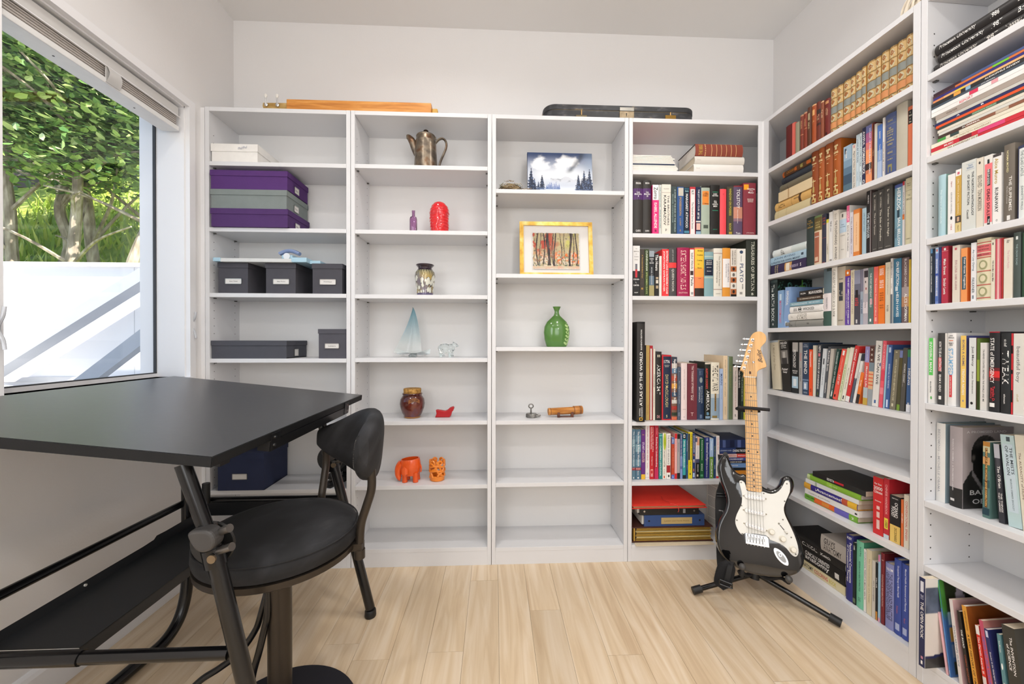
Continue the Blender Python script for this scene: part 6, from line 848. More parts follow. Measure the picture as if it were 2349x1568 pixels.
# ================================================================= books
M_PAGES = mat('dccfb8', .9, var=.10, scale=140, name='paper_edges'); M_PAGESW = mat('e9e5dc', .9, var=.08, scale=140, name='white_paper_edges')
BN = {}
BOOKS = []
for r_ in ROWS:
    lab_ = r_[10] + (', ' + ORDW[r_[11]] + ' from left' if r_[11] else '') + ', ' + PLACES[r_[12]]
    BOOKS.append((*r_[:10], lab_, PLACES[r_[12]], r_[13], r_[14], r_[15], 'magazine' if r_[16] else 'book'))
def book(row, idx):
    fr, u0, n, z, w, h, d, lean, kind, col, label, place, Ts, Bs, ccol, nm = row
    hard = kind in 'hr'; bul = {'h': min(.003, w * .10), 'r': min(.006, w * .22), 'p': 0.}[kind]
    base = FRM5 if fr == 'R' else Matrix.Identity(4)
    if lean == 'L':
        M = base @ Matrix.Translation((u0 + h, n + bul, z)) @ Matrix.Rotation(-math.pi / 2, 4, 'Y')
    else:
        # a leaning book stands on its lower edge
        M = base @ Matrix.Translation((u0, n + bul, z)) @ (Matrix.Translation((0 if lean <= 0 else 0, 0, (w * math.sin(lean) if lean > 0 else 0))) @ Matrix.Rotation(lean, 4, 'Y'))
    t = thing(nm, label, nm, M=M, group=('books, ' if nm == 'book' else 'magazines, ') + place)
    rough = .42 if kind == 'p' else .55 if kind == 'h' else .5
    mc = mat(col, rough, var=.05, scale=40, spec=.4)
    mside = mat(ccol, rough, var=.05, scale=40, spec=.4) if ccol else mc
    bt = min(.0025, w * .22) if hard else min(.0008, w * .12)
    sy = lambda x: -bul * (1 - (2 * x / w - 1) ** 2)
    NS = 7 if bul > 0 else 2
    out = [(x / (NS - 1) * w, sy(x / (NS - 1) * w)) for x in range(NS)]
    mb = MB(); ns = len(out)
    # spine shell, two boards
    inner = [(min(max(x, bt), w - bt), y + max(bt, .0012)) for x, y in out]
    poly = out + [(w, d), (w - bt, d)] + inner[::-1] + [(bt, d), (0, d)]
    N = len(poly)
    lo = [(x, y, 0) for x, y in poly]; hi = [(x, y, h) for x, y in poly]
    fs = []; mi = []
    for i in range(N):
        fs.append((i, (i + 1) % N, (i + 1) % N + N, i + N)); mi.append(0 if i < ns - 1 else 1)
    # caps as strips: spine strip, right board, left board
    for off, rev in ((0, True), (N, False)):
        for i in range(ns - 1):
            q = (i, i + 1, ns + 2 + (ns - 1 - i - 1), ns + 2 + (ns - 1 - i)); q = [k + off for k in q]
            fs.append(q[::-1] if rev else q); mi.append(0)
        q = [ns - 1 + off, ns + off, ns + 1 + off, ns + 2 + off]; fs.append(q[::-1] if rev else q); mi.append(1)
        q = [0 + off, 2 * ns + 1 + off, 2 * ns + 2 + off, 2 * ns + 3 + off]
        q = [2 * ns + 3 + off, 0 + off, 2 * ns + 1 + off, 2 * ns + 2 + off]; fs.append(q[::-1] if rev else q); mi.append(1)
    mb.v = [Vector(p) for p in lo + hi]; mb.f = [list(f) for f in fs]; mb.m = mi; mb.sm = [bul > 0 and m == 0 for m in mi]
    for i in range(len(mb.sm)):
        if i >= N: mb.sm[i] = False
    cv_ = mb.build('cover', [mc, mside], t, True)
    ov = .003 if hard else .0
    MB().box((bt + .0001, max(bt, .0012) + .0002, ov), (w - bt - .0001, d - (ov if hard else .0002), h - ov - (.0006 if not hard else 0))).build('pages', M_PAGES if idx % 3 else M_PAGESW, t, True)
    if Ts or Bs:
        mats = []; mi_ = {}
        def slot(c):
            if c not in mi_: mi_[c] = len(mats); mats.append(mat(c, rough, var=.03, scale=40, spec=.35))
            return mi_[c]
        pm = MB(); eps = .00012
        for k, b in enumerate(Bs):
            x0, x1 = (b[3] * w, b[4] * w) if len(b) > 3 else (.0001, w - .0001)
            za, zb = h * (1 - b[1]), h * (1 - b[0]); nn = 6 if bul > 0 else 2; e = eps * (k + 1)
            if len(b) > 5:
                K_ = 16; st = b[5] == '*'; xc, zc2 = (x0 + x1) / 2, (za + zb) / 2
                pts = [(xc + (x1 - x0) / 2 * math.cos(q * 2 * math.pi / K_) * (.62 if st and q % 4 == 2 else (.78 if st and q % 2 else 1)), zc2 + (zb - za) / 2 * math.sin(q * 2 * math.pi / K_) * (.62 if st and q % 4 == 2 else (.78 if st and q % 2 else 1))) for q in range(K_)]
                pm.add([(xc, sy(xc) - e, zc2)] + [(x_, sy(x_) - e, z_) for x_, z_ in pts], [(0, 1 + q, 1 + (q + 1) % K_) for q in range(K_)], slot(b[2])); continue
            vs = [(x0 + (x1 - x0) * i / (nn - 1), sy(x0 + (x1 - x0) * i / (nn - 1)) - e, zz) for zz in (za, zb) for i in range(nn)]
            pm.add(vs, [(i, i + 1, nn + i + 1, nn + i) for i in range(nn - 1)], slot(b[2]), bul > 0)
        e = eps * (len(Bs) + 1)
        warp = lambda p: Vector((p.x, sy(min(max(p.x, 0), w)) - e, p.z))
        for tx in Ts:
            s_, v0, v1, hf, c = tx[:5]; off = tx[5] if len(tx) > 5 else .5; ori = tx[6] if len(tx) > 6 else 'd'
            zc = h * (1 - (v0 + v1) / 2); L = h * (v1 - v0); cx = w * off
            if ori == 'd': put_text(pm, s_, (cx, 0, zc), (0, 0, -1), (1, 0, 0), L, w * hf, slot(c), warp)
            elif ori == 'u': put_text(pm, s_, (cx, 0, zc), (0, 0, 1), (-1, 0, 0), L, w * hf, slot(c), warp)
            elif ori == 'x': put_text(pm, s_, (cx, 0, zc), (1, 0, 0), (0, 0, 1), w * .85, L * .8, slot(c), warp)
            else: put_text(pm, s_, (cx, 0, zc), (1, 0, 0), (0, 0, 1), w * hf, L, slot(c), warp)
        if pm.f: pm.build('spine_print', mats, cv_, True)
    return t
BK = {}
for i_, r_ in enumerate(BOOKS): BK[r_[10]] = book(r_, i_)
def find_book(s): return next(v for k, v in BK.items() if s in k)
# ================================================================= things on the shelves
M_LABEL = mat('dfdcd8', .6, var=.03, name='card_label'); M_STEEL = mat('b9b7b3', .3, 1., var=.08, name='label_steel')
def depth_from(px, x, z_px):  # Y of a point with known X seen at px
    d = RIGHT * (px - 1174.5) + UP * (784 - z_px) + FWD * FPX; t = (x - CAM_POS.x) / d.x
    return CAM_POS.y + d.y * t
def storage_box(label, x0, x1, y0, y1, z0, z1, lid, col, side=0, lidcol=None, bump=.15, plate=None, txt=None, cat='box'):
    """a lidded card box; plate = (face, centre along face 0..1, height 0..1, w, h)"""
    t = thing('storage_box', label, cat, ((x0 + x1) / 2, (y0 + y1) / 2, z0))
    m = mat(col, .8, var=.10, scale=25, bump=bump, bscale=250, name='card_' + col); ml = mat(lidcol or col, .8, var=.10, scale=25, bump=bump, bscale=250)
    b = MB(); g = .0016
    for (a, c_) in (((x0 + g, y0 + g, z0), (x1 - g, y0 + .004, z1 - .002)), ((x0 + g, y1 - .004, z0), (x1 - g, y1 - g, z1 - .002)), ((x0 + g, y0 + .004, z0), (x0 + .004, y1 - .004, z1 - .002)), ((x1 - .004, y0 + .004, z0), (x1 - g, y1 - .004, z1 - .002)), ((x0 + g, y0 + .004, z0), (x1 - g, y1 - .004, z0 + .003))): b.box(a, c_)
    b.build('carton', m, t)
    l = MB(); zl = z1 - lid
    l.box((x0 - .001, y0 - .001, z1 - .002), (x1 + .001, y1 + .001, z1), bev=.0009)
    for (a, c_) in (((x0 - .001, y0 - .001, zl), (x1 + .001, y0 + .0012, z1 - .002)), ((x0 - .001, y1 - .0012, zl), (x1 + .001, y1 + .001, z1 - .002)), ((x0 - .001, y0, zl), (x0 + .0012, y1, z1 - .002)), ((x1 - .0012, y0, zl), (x1 + .001, y1, z1 - .002))): l.box(a, c_)
    l.build('lid', ml, t)
    if plate:
        f, u, v, w, h = plate; zc = z0 + (z1 - lid - z0) * v
        if f == 'F':
            xc = x0 + (x1 - x0) * u; P = lambda a, b_, k: (xc + a, y0 - .0005 - k, zc + b_); ex = (1, 0, 0)
        else:
            yc = y0 + (y1 - y0) * u; P = lambda a, b_, k: (x1 + .0005 + k, yc + a, zc + b_); ex = (0, 1, 0)
        fr = MB(); e = .0022
        for (a0, b0, a1, b1) in ((-w / 2, h / 2 - e, w / 2, h / 2), (-w / 2, -h / 2, w / 2, -h / 2 + e), (-w / 2, -h / 2, -w / 2 + e, h / 2), (w / 2 - e, -h / 2, w / 2, h / 2)): fr.box(P(a0, b0, -.0005), P(a1, b1, .0016))
        fr = fr.build('label_holder', M_STEEL, t)
        MB().box(P(-w / 2 + e, -h / 2 + e, -.0004), P(w / 2 - e, h / 2 - e, .0004)).build('label_card', M_LABEL, fr)
        if txt:
            q = MB(); put_text(q, txt, P(0, 0, .0006), ex, (0, 0, 1), w * .5, h * .28); q.build('label_writing', mat('6a6866', .8, var=0), fr)
    return t
Xp = lambda px, z, Y: at(px, 784 - (z - 1.012) * 500, Y=Y).x
zs = 1.785
storage_box('white lidded box alone on the top shelf beside the window', Xp(483.7, 1.8, .004), Xp(590.5, 1.8, .004), .006, .185, zs, zs + .079, .033, 'ece9e4', bump=.03)
q = MB(); put_text(q, '~~', (Xp(556, 1.84, .003), .0035, zs + .062), (.97, 0, .2), (-.2, 0, .97), .04, .012); q.build('scuff', mat('c4c4c8', .8, var=0), bpy.data.objects['storage_box'])
zs = 1.499; y0_ = -.012
xa, xb = Xp(481.0, 1.6, y0_), Xp(658.5, 1.6, y0_); yb = depth_from(708, xb, 480); yb = min(yb, .185)
for k, (nm, colr, dz, lab) in enumerate([('p', '4b2a63', .079, 'purple lidded box at the bottom of the stack of three'), ('g', '7d8583', .0825, 'grey lidded box in the middle of the stack of three'), ('p', '512a6c', .0825, 'purple lidded box on top of the stack of three')]):
    storage_box(lab, xa + .002 * (2 - k), xb + .003 * (k == 0) - .002 * (k == 1), y0_ + .002 * k, yb - .003 * k, zs, zs + dz, .024, colr, plate=('S', .42, .42, .040, .030), txt='Photos'); zs += dz + .0005
zs = 1.214; y0_ = .012
for (pa, pb, lab) in ((499.6, 569, 'left charcoal file box under the paper trimmer'), (609, 678.6, 'middle charcoal file box under the paper trimmer'), (716, 785.4, 'right charcoal file box beside the bookcase stile')):
    xa, xb = Xp(pa, 1.28, y0_), Xp(pb, 1.28, y0_)
    storage_box(lab, xa, xb, y0_, .19, zs, zs + .134, .022, '47464d', plate=('F', .52, .47, .070, .024), txt={'l': 'Jane Vases', 'm': 'Baby Photos', 'r': 'Holidays'}[lab[0]])
zs = .9285; y0_ = .006
xa, xb = Xp(484.5, .95, y0_), Xp(657.5, .95, y0_)
storage_box('long low charcoal box with a square label on its end', xa, xb, y0_, .19, zs, zs + .078, .021, '4b4c54', plate=('S', .45, .42, .036, .032))
y0_ = .012
storage_box('square charcoal box at the shelf end by the stile', Xp(730, 1.0, y0_), -.6376 - T - .002, y0_, .185, zs, zs + .130, .020, '4f4e56', plate=('F', .48, .5, .062, .022), txt='Letters')
zs = .353; y0_ = -.004; xa, xb = Xp(498, .45, y0_), Xp(606, .45, y0_)
storage_box('large navy lidded box below the table top', xa, xb, y0_, .19, zs, zs + .162, .026, '27304f', plate=('F', .48, .45, .064, .026))
# paper trimmer lying across the file boxes
tz = 1.214 + .134 + .001; x0, x1 = Xp(490, tz, .0), Xp(690, tz, .0)
pt = thing('paper_trimmer', 'pale blue and grey paper trimmer lying across the charcoal file boxes', 'paper trimmer', ((x0 + x1) / 2, .08, tz))
M_PB = mat('a9cbdc', .4, var=.04, name='pale_blue_plastic'); M_PG = mat('d3d4d2', .5, var=.05, name='grey_board')
MB().box((x0 + .03, -.004, tz), (x1 - .035, .17, tz + .016), bev=.002).build('board', M_PG, pt)
MB().box((x0, -.006, tz + .001), (x0 + .032, .172, tz + .018), bev=.003).build('end_cap', M_PB, pt)
MB().box((x1 - .037, -.008, tz + .0), (x1 + .028, .172, tz + .021), bev=.003).build('end_cap', M_PB, pt)
MB().box((x1 + .028, .02, tz - .002), (x1 + .075, .172, tz + .013), bev=.003).build('side_arm', M_PB, pt)
MB().box((x0 + .012, .060, tz + .017), (x1 + .02, .086, tz + .024), bev=.002).build('guide_rail', M_PB, pt)
xc = Xp(657, tz, .04)
hd = MB().box((xc - .024, .044, tz + .0242), (xc + .024, .096, tz + .043), bev=.005)
hd = hd.build('cutter_head', M_PB, pt)
arc = [(xc - .044 + .088 * k / 12, .07, tz + .052 + .014 * math.sin(math.pi * k / 12)) for k in range(13)]
MB().tube(arc, .0085, 8, flat=1.6).build('carry_grip', mat('8fa0c8', .4, name='lavender_plastic'), hd)
dl = MB().lathe([(.0, 0), (.014, 0), (.015, .002), (.0145, .004), (.0, .0045)], seg=24, M=Matrix.Translation((xc, .0445, tz + .036)) @ Matrix.Rotation(math.pi / 2, 4, 'X'))
dl.build('dial', mat('dfe3e8', .3, name='dial_white'), hd)
# black hole punch / stapler at the shelf end
zs = .353; xh = Xp(768, .39, .02)
st = thing('stapler', 'black desk stapler on the white shelf behind the chair', 'stapler', (xh, .06, zs))
ang = math.atan2(.13, .05)
def sb(l0, l1, w, za, zb, tilt=0.):
    m = MB(); dx, dy = math.cos(ang), math.sin(ang)
    c0 = Vector((xh - .03, .012, zs)); e1 = Vector((dx, dy, tilt)).normalized(); e2 = Vector((-dy, dx, 0)); e3 = e1.cross(e2)
    m.obox(c0 + e1 * (l0 + l1) / 2 + Vector((0, 0, (za + zb) / 2)), e1 * (l1 - l0) / 2, e2 * w / 2, e3 * (zb - za) / 2); return m
sb(0, .15, .036, .0, .006).build('base_plate', M_BLACK, st); sb(.004, .15, .024, .011, .024, .12).build('magazine', M_BLACKMETAL, st); sb(.012, .155, .03, .030, .046, .28).build('arm', M_BLACK, st)
sb(.11, .15, .03, .004, .05, .05).build('hinge', M_BLACK, st)

# ---- coffee pot
M_PEWTER = mat_ramp('tarnished_silver', [(.25, '3e3730'), (.42, '6f655a'), (.55, '8f8373'), (.66, '7a5a42'), (.8, 'a79f95')], (1, 1, 1), 22, .32, .85, bump=.06)
def U2(px, y, z): return at(px, 784 - (z - 1.012) * 490, Y=y).x
zs = 1.786; cx = U2(977, .08, 1.87); cy = .08
cp = thing('coffee_pot', 'tarnished silver coffee pot on the top shelf', 'coffee pot', (cx, cy, zs))
MB().lathe([(.054, 0), (.0555, .003), (.054, .008), (.0515, .06), (.0475, .118), (.0465, .138), (.0475, .141), (.046, .145), (.043, .158), (.0425, .162)], (cx, cy, zs), 40).build('body', M_PEWTER, cp)
MB().lathe([(.0435, .162), (.0445, .165), (.043, .169), (.030, .176), (.015, .180), (.008, .182)], (cx, cy, zs), 40).build('lid', M_PEWTER, cp)
MB().lathe([(.006, .181), (.006, .186), (.011, .190), (.0115, .194), (.007, .198), (.0, .199)], (cx, cy, zs), 20).build('finial', mat('3a2c20', .3, .5, name='dark_bronze'), cp)
sp = MB()
sp.tube(smoothpath([(cx - .046, cy, zs + .080), (cx - .054, cy, zs + .112), (cx - .062, cy, zs + .142), (cx - .078, cy, zs + .162), (cx - .088, cy, zs + .164)], 6), [.008 + .011 * math.sin(min(1, i / 16) * 2.2) * .8 - .0006 * max(0, i - 14) for i in range(25)], 12)
sp.build('spout', M_PEWTER, cp)
MB().tube(smoothpath([(cx + .044, cy, zs + .138), (cx + .060, cy, zs + .155), (cx + .078, cy, zs + .160), (cx + .092, cy, zs + .146), (cx + .094, cy, zs + .122), (cx + .084, cy, zs + .092), (cx + .070, cy, zs + .060), (cx + .060, cy, zs + .028), (cx + .054, cy, zs + .012)], 6), .0052, 10, flat=1.5).build('handle', M_PEWTER, cp)
MB().cyl((cx + .042, cy - .006, zs + .160), (cx + .042, cy + .006, zs + .160), .006, 10).build('hinge', M_PEWTER, cp)
# ---- purple bottle and red glass dome
zs = 1.4975; cx = U2(948.5, .06, 1.55); cy = .06
bt_ = thing('glass_bottle', 'small purple glass bottle left of the red dome', 'bottle', (cx, cy, zs))
M_PURP = mat_glass('purple_glass', 'cfaacd', .05)
def sq(r, p=4.): return [(math.copysign(abs(math.cos(a)) ** (2 / p), math.cos(a)) * r, math.copysign(abs(math.sin(a)) ** (2 / p), math.sin(a)) * r * .8) for a in [2 * math.pi * k / 24 for k in range(24)]]
g = MB(); rings = [(.0150, 0, 5), (.0160, .003, 5), (.0160, .066, 5), (.0140, .075, 4), (.0075, .080, 2), (.0068, .096, 2), (.0078, .097, 2), (.0078, .106, 2), (.0045, .106, 2), (.0045, .085, 2), (.012, .072, 4), (.0135, .060, 5), (.0135, .006, 5), (.0, .005, 2)]
vs = []; fs = []
for r, z_, p in rings: vs += [(cx + a, cy + b, zs + z_) for a, b in sq(max(r, 1e-5), p)]
for i in range(len(rings) - 1):
    for k in range(24): fs.append((i * 24 + k, i * 24 + (k + 1) % 24, (i + 1) * 24 + (k + 1) % 24, (i + 1) * 24 + k))
fs.append(tuple(range(23, -1, -1))); g.add(vs, fs, 0, True); g.build('bottle_body', M_PURP, bt_)
cx = U2(1008, .07, 1.55); cy = .07
rd = MB(); random.seed(5)
def dome(u, v):
    a = 2 * math.pi * u; zz = .152 * v
    r = .0405 if v < .62 else .0425 * math.sqrt(max(0, 1 - ((v - .60) / .40) ** 2.2))
    r *= 1 + .020 * math.sin(v * 70 + 2.5 * math.sin(a)) + .022 * math.sin(3 * a + v * 9) + .012 * math.sin(7 * a - v * 20)
    r += .003 * math.sin(v * 3.0)
    return Vector((cx + r * math.cos(a), cy + r * math.sin(a), zs + zz))
rd.grid(dome, 48, 60, closed_u=True)
M_RED = mat('d4141c', .12, var=.25, scale=60, coat=.6, name='red_glass')
rdt = rd.build('glass_dome', M_RED); tag(rdt, 'ribbed red glass dome with a rounded top', 'sculpture')
# ---- iridescent vase (murrine pattern as vertex colours)
zs = 1.212; cx = U2(975, .07, 1.28); cy = .07
vz = thing('vase', 'small iridescent patterned glass vase with a flared black rim', 'vase', (cx, cy, zs))
prof = [(.0, 0), (.034, 0), (.0365, .004), (.039, .03), (.0445, .070), (.0468, .092), (.044, .110), (.0345, .122), (.031, .128), (.032, .133), (.040, .141), (.0415, .144), (.0395, .146), (.029, .136), (.027, .128), (.040, .105), (.042, .09), (.034, .02), (.0, .01)]
def pint(v):
    f = v * (len(prof) - 1); i = min(int(f), len(prof) - 2); f -= i; return (prof[i][0] * (1 - f) + prof[i + 1][0] * f, prof[i][1] * (1 - f) + prof[i + 1][1] * f)
random.seed(8); spots = [(random.uniform(0, 1), random.uniform(.012, .085), random.uniform(.004, .0095)) for _ in range(95)]
g = MB(); NU, NV = 120, 150; cols = []
vs_ = []
for j in range(NV):
    r, z_ = pint(j / (NV - 1))
    for i in range(NU):
        a = 2 * math.pi * i / NU; vs_.append((cx + max(r, 1e-5) * math.cos(a), cy + max(r, 1e-5) * math.sin(a), zs + z_))
        c_ = (.03, .035, .05)
        if z_ < .118:
            best = 9.
            for (su, sz, sr) in spots:
                du = abs(i / NU - su); du = min(du, 1 - du) * 2 * math.pi * .042; dz_ = (z_ - sz) * .7
                best = min(best, math.hypot(du, dz_) / sr)
            gold = .5 + .5 * math.sin(a * 2 + z_ * 40)
            if best < .85: c_ = (.72, .72, .62)
            elif best < 1.05: c_ = (.05, .05, .06)
            else: c_ = (.20 + .25 * gold, .17 + .16 * gold, .10 + .10 * (1 - gold))
            if z_ > .085: k = (z_ - .085) / .033; st_ = .5 + .5 * math.sin(a * 22 + z_ * 60); c_ = tuple(x * (1 - k) + y * k for x, y in zip(c_, (.28 * st_ + .04, .25 * st_ + .05, .13 * st_ + .04)))
            if z_ < .014: c_ = (.10, .08, .16)
        elif z_ > .12: c_ = (.035, .02, .03)
        cols.append(c_)
g.add(vs_, [(j * NU + i, j * NU + (i + 1) % NU, (j + 1) * NU + (i + 1) % NU, (j + 1) * NU + i) for j in range(NV - 1) for i in range(NU)], 0, True)
g.build('vase_body', mat_attr('iridescent_glass', .12, .5, .15), vz, colors=cols)
# ---- glass sailboat and bear
M_CLEAR = mat_glass('clear_glass', 'f4fbfb', .02); M_SAIL = bpy.data.materials.new('tinted_sail_glass'); M_SAIL.use_nodes = True
nn_ = M_SAIL.node_tree; b_ = nn_.nodes['Principled BSDF']; tc_ = nn_.nodes.new('ShaderNodeTexCoord'); sx_ = nn_.nodes.new('ShaderNodeSeparateXYZ'); cr_ = nn_.nodes.new('ShaderNodeValToRGB')
nn_.links.new(tc_.outputs['Generated'], sx_.inputs[0]); nn_.links.new(sx_.outputs[2], cr_.inputs[0]); nn_.links.new(cr_.outputs[0], b_.inputs['Base Color'])
cr_.color_ramp.elements[0].position = .15; cr_.color_ramp.elements[0].color = lin('f7fbfa'); cr_.color_ramp.elements[1].position = .9; cr_.color_ramp.elements[1].color = lin('8fc0d0')
b_.inputs['Transmission Weight'].default_value = .75; b_.inputs['Roughness'].default_value = .12; b_.inputs['IOR'].default_value = 1.3
zs = .930; cx = U2(945, .12, 1.0); cy = .12
sbt = thing('glass_sailboat', 'clear glass sailboat with a pale blue sail', 'sculpture', (cx, cy, zs))
hl = MB()
hl.grid(lambda u, v: Vector((cx - .072 + .158 * u, cy + (v - .5) * .034 * math.sin(math.pi * min(max(u, .02), .98)) ** .7, zs + .003 + .026 * (abs(2 * v - 1) ** 1.6) * (.55 + .45 * abs(2 * u - 1)) + .012 * (2 * u - 1) ** 2)), 25, 13)
n0 = len(hl.v); hl.grid(lambda u, v: Vector((cx - .068 + .150 * u, cy + (v - .5) * .028 * math.sin(math.pi * min(max(u, .02), .98)) ** .7, zs + .028 + .014 * (2 * u - 1) ** 2)), 25, 5)
hl.lathe([(.018, 0), (.02, .003), (.013, .007)], (cx + .004, cy, zs), 20)
hl.build('hull', M_CLEAR, sbt)
def sail(u, v):
    zt = .236; zz = .020 + (zt - .020) * v
    xl = -.080 * (1 - v) ** 1.35 - .002 + .002 * v; xr = .052 * (1 - v) ** .75 * (1 + .25 * v)
    xx = xl + (xr - xl) * u
    return Vector((cx + .010 * v - .006 + xx, cy - .012 * math.sin(math.pi * u) * (1 - v * .6), zs + zz - .012 * (1 - u) * (1 - v) * 0))
s1 = MB().grid(sail, 13, 24); s1.grid(lambda u, v: sail(1 - u, v) + Vector((0, .0035, 0)), 13, 24); s1.build('sail', M_SAIL, sbt)
zs = .930; cx = U2(1026, .11, .96); cy = .11
bm_ = bmesh.new()
be = MB()
def ell(c, r, s_): be.sphere((cx + c[0], cy + c[1], zs + c[2]), r, 0, 16, 12, s_)
ell((-.012, 0, .040), .026, (1.28, .78, .92)); ell((.016, 0, .042), .020, (1.1, .8, 1.0)); ell((.034, 0, .056), .0125, (1.15, .85, .9)); ell((.045, 0, .053), .007, (1.3, .8, .8))
for ey in (-.006, .006): ell((.030, ey, .068), .0042, (1, .8, 1))
for lx, ly in ((-.028, -.010), (-.024, .012), (.014, -.010), (.018, .012)): be.tube([(cx + lx, cy + ly, zs + .036), (cx + lx + .001, cy + ly, zs + .010), (cx + lx + .003, cy + ly, zs + .0005)], [.0115, .0088, .0095], 12)
bo = be.build('glass_bear', M_CLEAR); tag(bo, 'small clear glass bear figurine right of the glass sailboat', 'figurine')
rm = bo.modifiers.new('join', 'REMESH'); rm.mode = 'VOXEL'; rm.voxel_size = .0016; rm.use_smooth_shade = True
# ---- brown glazed jar with cork lid
zs = .650; cx = U2(946, .088, .72); cy = .088
jr = thing('glazed_jar', 'round brown glazed jar with a cork lid', 'jar', (cx, cy, zs))
M_GLZ = mat_ramp('brown_glaze', [(.3, '2a1512'), (.5, '4d1d16'), (.62, '6a2a1c'), (.78, '3a4a6a')], (1, 1, .55), 9, .14, bump=.03, coat=.5)
MB().lathe([(.034, .0), (.0365, .002), (.037, .006)], (cx, cy, zs), 40).build('foot_ring', mat('a8743a', .6, name='bare_clay'), jr)
MB().lathe([(.037, .006), (.046, .022), (.0545, .046), (.0575, .066), (.054, .086), (.046, .099), (.0425, .103), (.0445, .106), (.0465, .110), (.0445, .114), (.040, .114), (.040, .100)], (cx, cy, zs), 48, cap=False).build('jar_body', M_GLZ, jr)
MB().lathe([(.0385, .112), (.0395, .114), (.0405, .132), (.039, .1345), (.0, .1345)], (cx, cy, zs), 36).build('cork_lid', mat_ramp('cork', [(.3, '7a5424'), (.5, 'b98a44'), (.7, 'd0a868')], (1, 1, 1), 90, .9, bump=.2), jr)
pm = MB()
def onjar(p):
    a = p.x / .0585; return Vector((cx + .0585 * math.sin(a), cy - .0585 * math.cos(a) * .995, zs + p.y))
for i in range(8):
    pass
pm.grid(lambda u, v: onjar(Vector((-.006 + .052 * u, .070 + .016 * v + .010 * math.sin(math.pi * u)))), 18, 4)
pm.build('name_band', mat('8f5a30', .3, coat=.3, name='band_clay'), jr)
tx = MB(); put_text(tx, 'SALT SPA', (.020, .083, 0), (1, 0, 0), (0, 1, 0), .036, .009, 0, lambda p: (lambda q: q + Vector(((q.x - cx) * .02, (q.y - cy) * .02, .003)))(onjar(p)))
tx.build('jar_lettering', mat('3a2018', .5, var=0), jr)
# ---- red faceted bird
cx = U2(1020, .085, .68); cy = .085
bd = MB(); sil = [(-.043, .0), (.022, .0), (.030, .007), (.0355, .026), (.040, .030), (.0455, .043), (.043, .050), (.034, .049), (.024, .044), (.016, .036), (.004, .030), (-.020, .034), (-.033, .036), (-.040, .034), (-.037, .018)]
bd.prism(sil, -.011, .011, M=Matrix.Translation((cx, cy, zs)) @ Matrix.Rotation(math.pi / 2, 4, 'X'), bev=.004)
tag(bd.build('folded_bird', mat('b0121c', .35, var=.06, name='red_enamel')), 'small flat red bird figure right of the brown jar', 'figurine')
# ---- orange elephant planter and openwork pot
zs = .3631; cx = U2(938, .06, .41); cy = .06
M_OR = mat('ea5a1c', .22, var=.05, coat=.4, name='orange_glaze')
ep = thing('elephant_planter', 'glossy orange elephant planter', 'planter', (cx, cy, zs))
e = MB()
def shell(rx, ry):
    def f(u, v):
        a = 2 * math.pi * u; zz = .030 + .072 * v; k = .80 + .28 * math.sin(.35 + 2.2 * v)
        return Vector((cx + .006 + rx * k * math.cos(a), cy + ry * k * math.sin(a), zs + zz + .004 * math.cos(a) * v))
    return f
so = shell(.044, .034); si = shell(.039, .029)
e.grid(so, 40, 14, closed_u=True)
e.grid(lambda u, v: si(1 - u, .18 + .82 * v), 40, 12, closed_u=True)
e.add([so(k / 40, 1) for k in range(40)] + [si(k / 40, 1) for k in range(40)], [(k, (k + 1) % 40, 40 + (k + 1) % 40, 40 + k) for k in range(40)], 0, True)
e.add([so(k / 40, 0) for k in range(40)], [tuple(range(39, -1, -1))]); e.add([si(k / 40, .18) for k in range(40)], [tuple(range(40))])
e.build('pot_body', M_OR, ep)
for lx, ly in ((-.016, -.018), (-.012, .018), (.032, -.018), (.034, .018)): MB().tube([(cx + lx, cy + ly, zs + .045), (cx + lx + .001, cy + ly, zs + .02), (cx + lx + .002, cy + ly, zs + .0008)], [.014, .0115, .0125], 14).build('leg', M_OR, ep)
MB().tube(smoothpath([(cx - .030, cy - .006, zs + .082), (cx - .044, cy - .008, zs + .062), (cx - .047, cy - .010, zs + .034), (cx - .040, cy - .012, zs + .016), (cx - .034, cy - .012, zs + .013)], 5), [.020 - .0006 * i for i in range(21)], 14).build('trunk', M_OR, ep)
MB().grid(lambda u, v: Vector((cx - .012 + .028 * (u - .5), cy - .036 - .004 * math.sin(math.pi * u), zs + .050 + .042 * (v - .35) * (1 - .5 * abs(2 * u - 1)))), 9, 9).build('ear', M_OR, ep)
MB().tube(smoothpath([(cx + .05, cy, zs + .08), (cx + .056, cy, zs + .06), (cx + .054, cy, zs + .04)], 5), .003, 8).build('tail', M_OR, ep)
cx = U2(1003, .07, .41); cy = .07
M_OR2 = mat('f08a2c', .3, var=.12, scale=30, coat=.3, name='orange_ceramic')
wp_ = thing('openwork_pot', 'orange openwork pot of looped clay coils', 'pot', (cx, cy, zs))
MB().lathe([(.030, 0), (.033, .002), (.034, .022), (.031, .024), (.030, .006), (.0, .005)], (cx, cy, zs), 32).build('pot_base', M_OR2, wp_)
random.seed(4); cl = MB()
for k in range(9):
    a0 = k * .70; cl.tube(smoothpath([(cx + .033 * math.cos(a0 + t_ * 1.6 * (1 if k % 2 else -1)), cy + .033 * math.sin(a0 + t_ * 1.6 * (1 if k % 2 else -1)), zs + .020 + .066 * t_ + .006 * math.sin(9 * t_ + k)) for t_ in [i / 6 for i in range(7)]], 4), .0050, 8)
for zz in (.046, .068): cl.tube([(cx + .034 * math.cos(a), cy + .034 * math.sin(a), zs + zz + .004 * math.sin(3 * a)) for a in [2 * math.pi * i / 30 for i in range(30)]], .0046, 8, closed=True)
cl.build('clay_coils', M_OR2, wp_)
lp = MB()
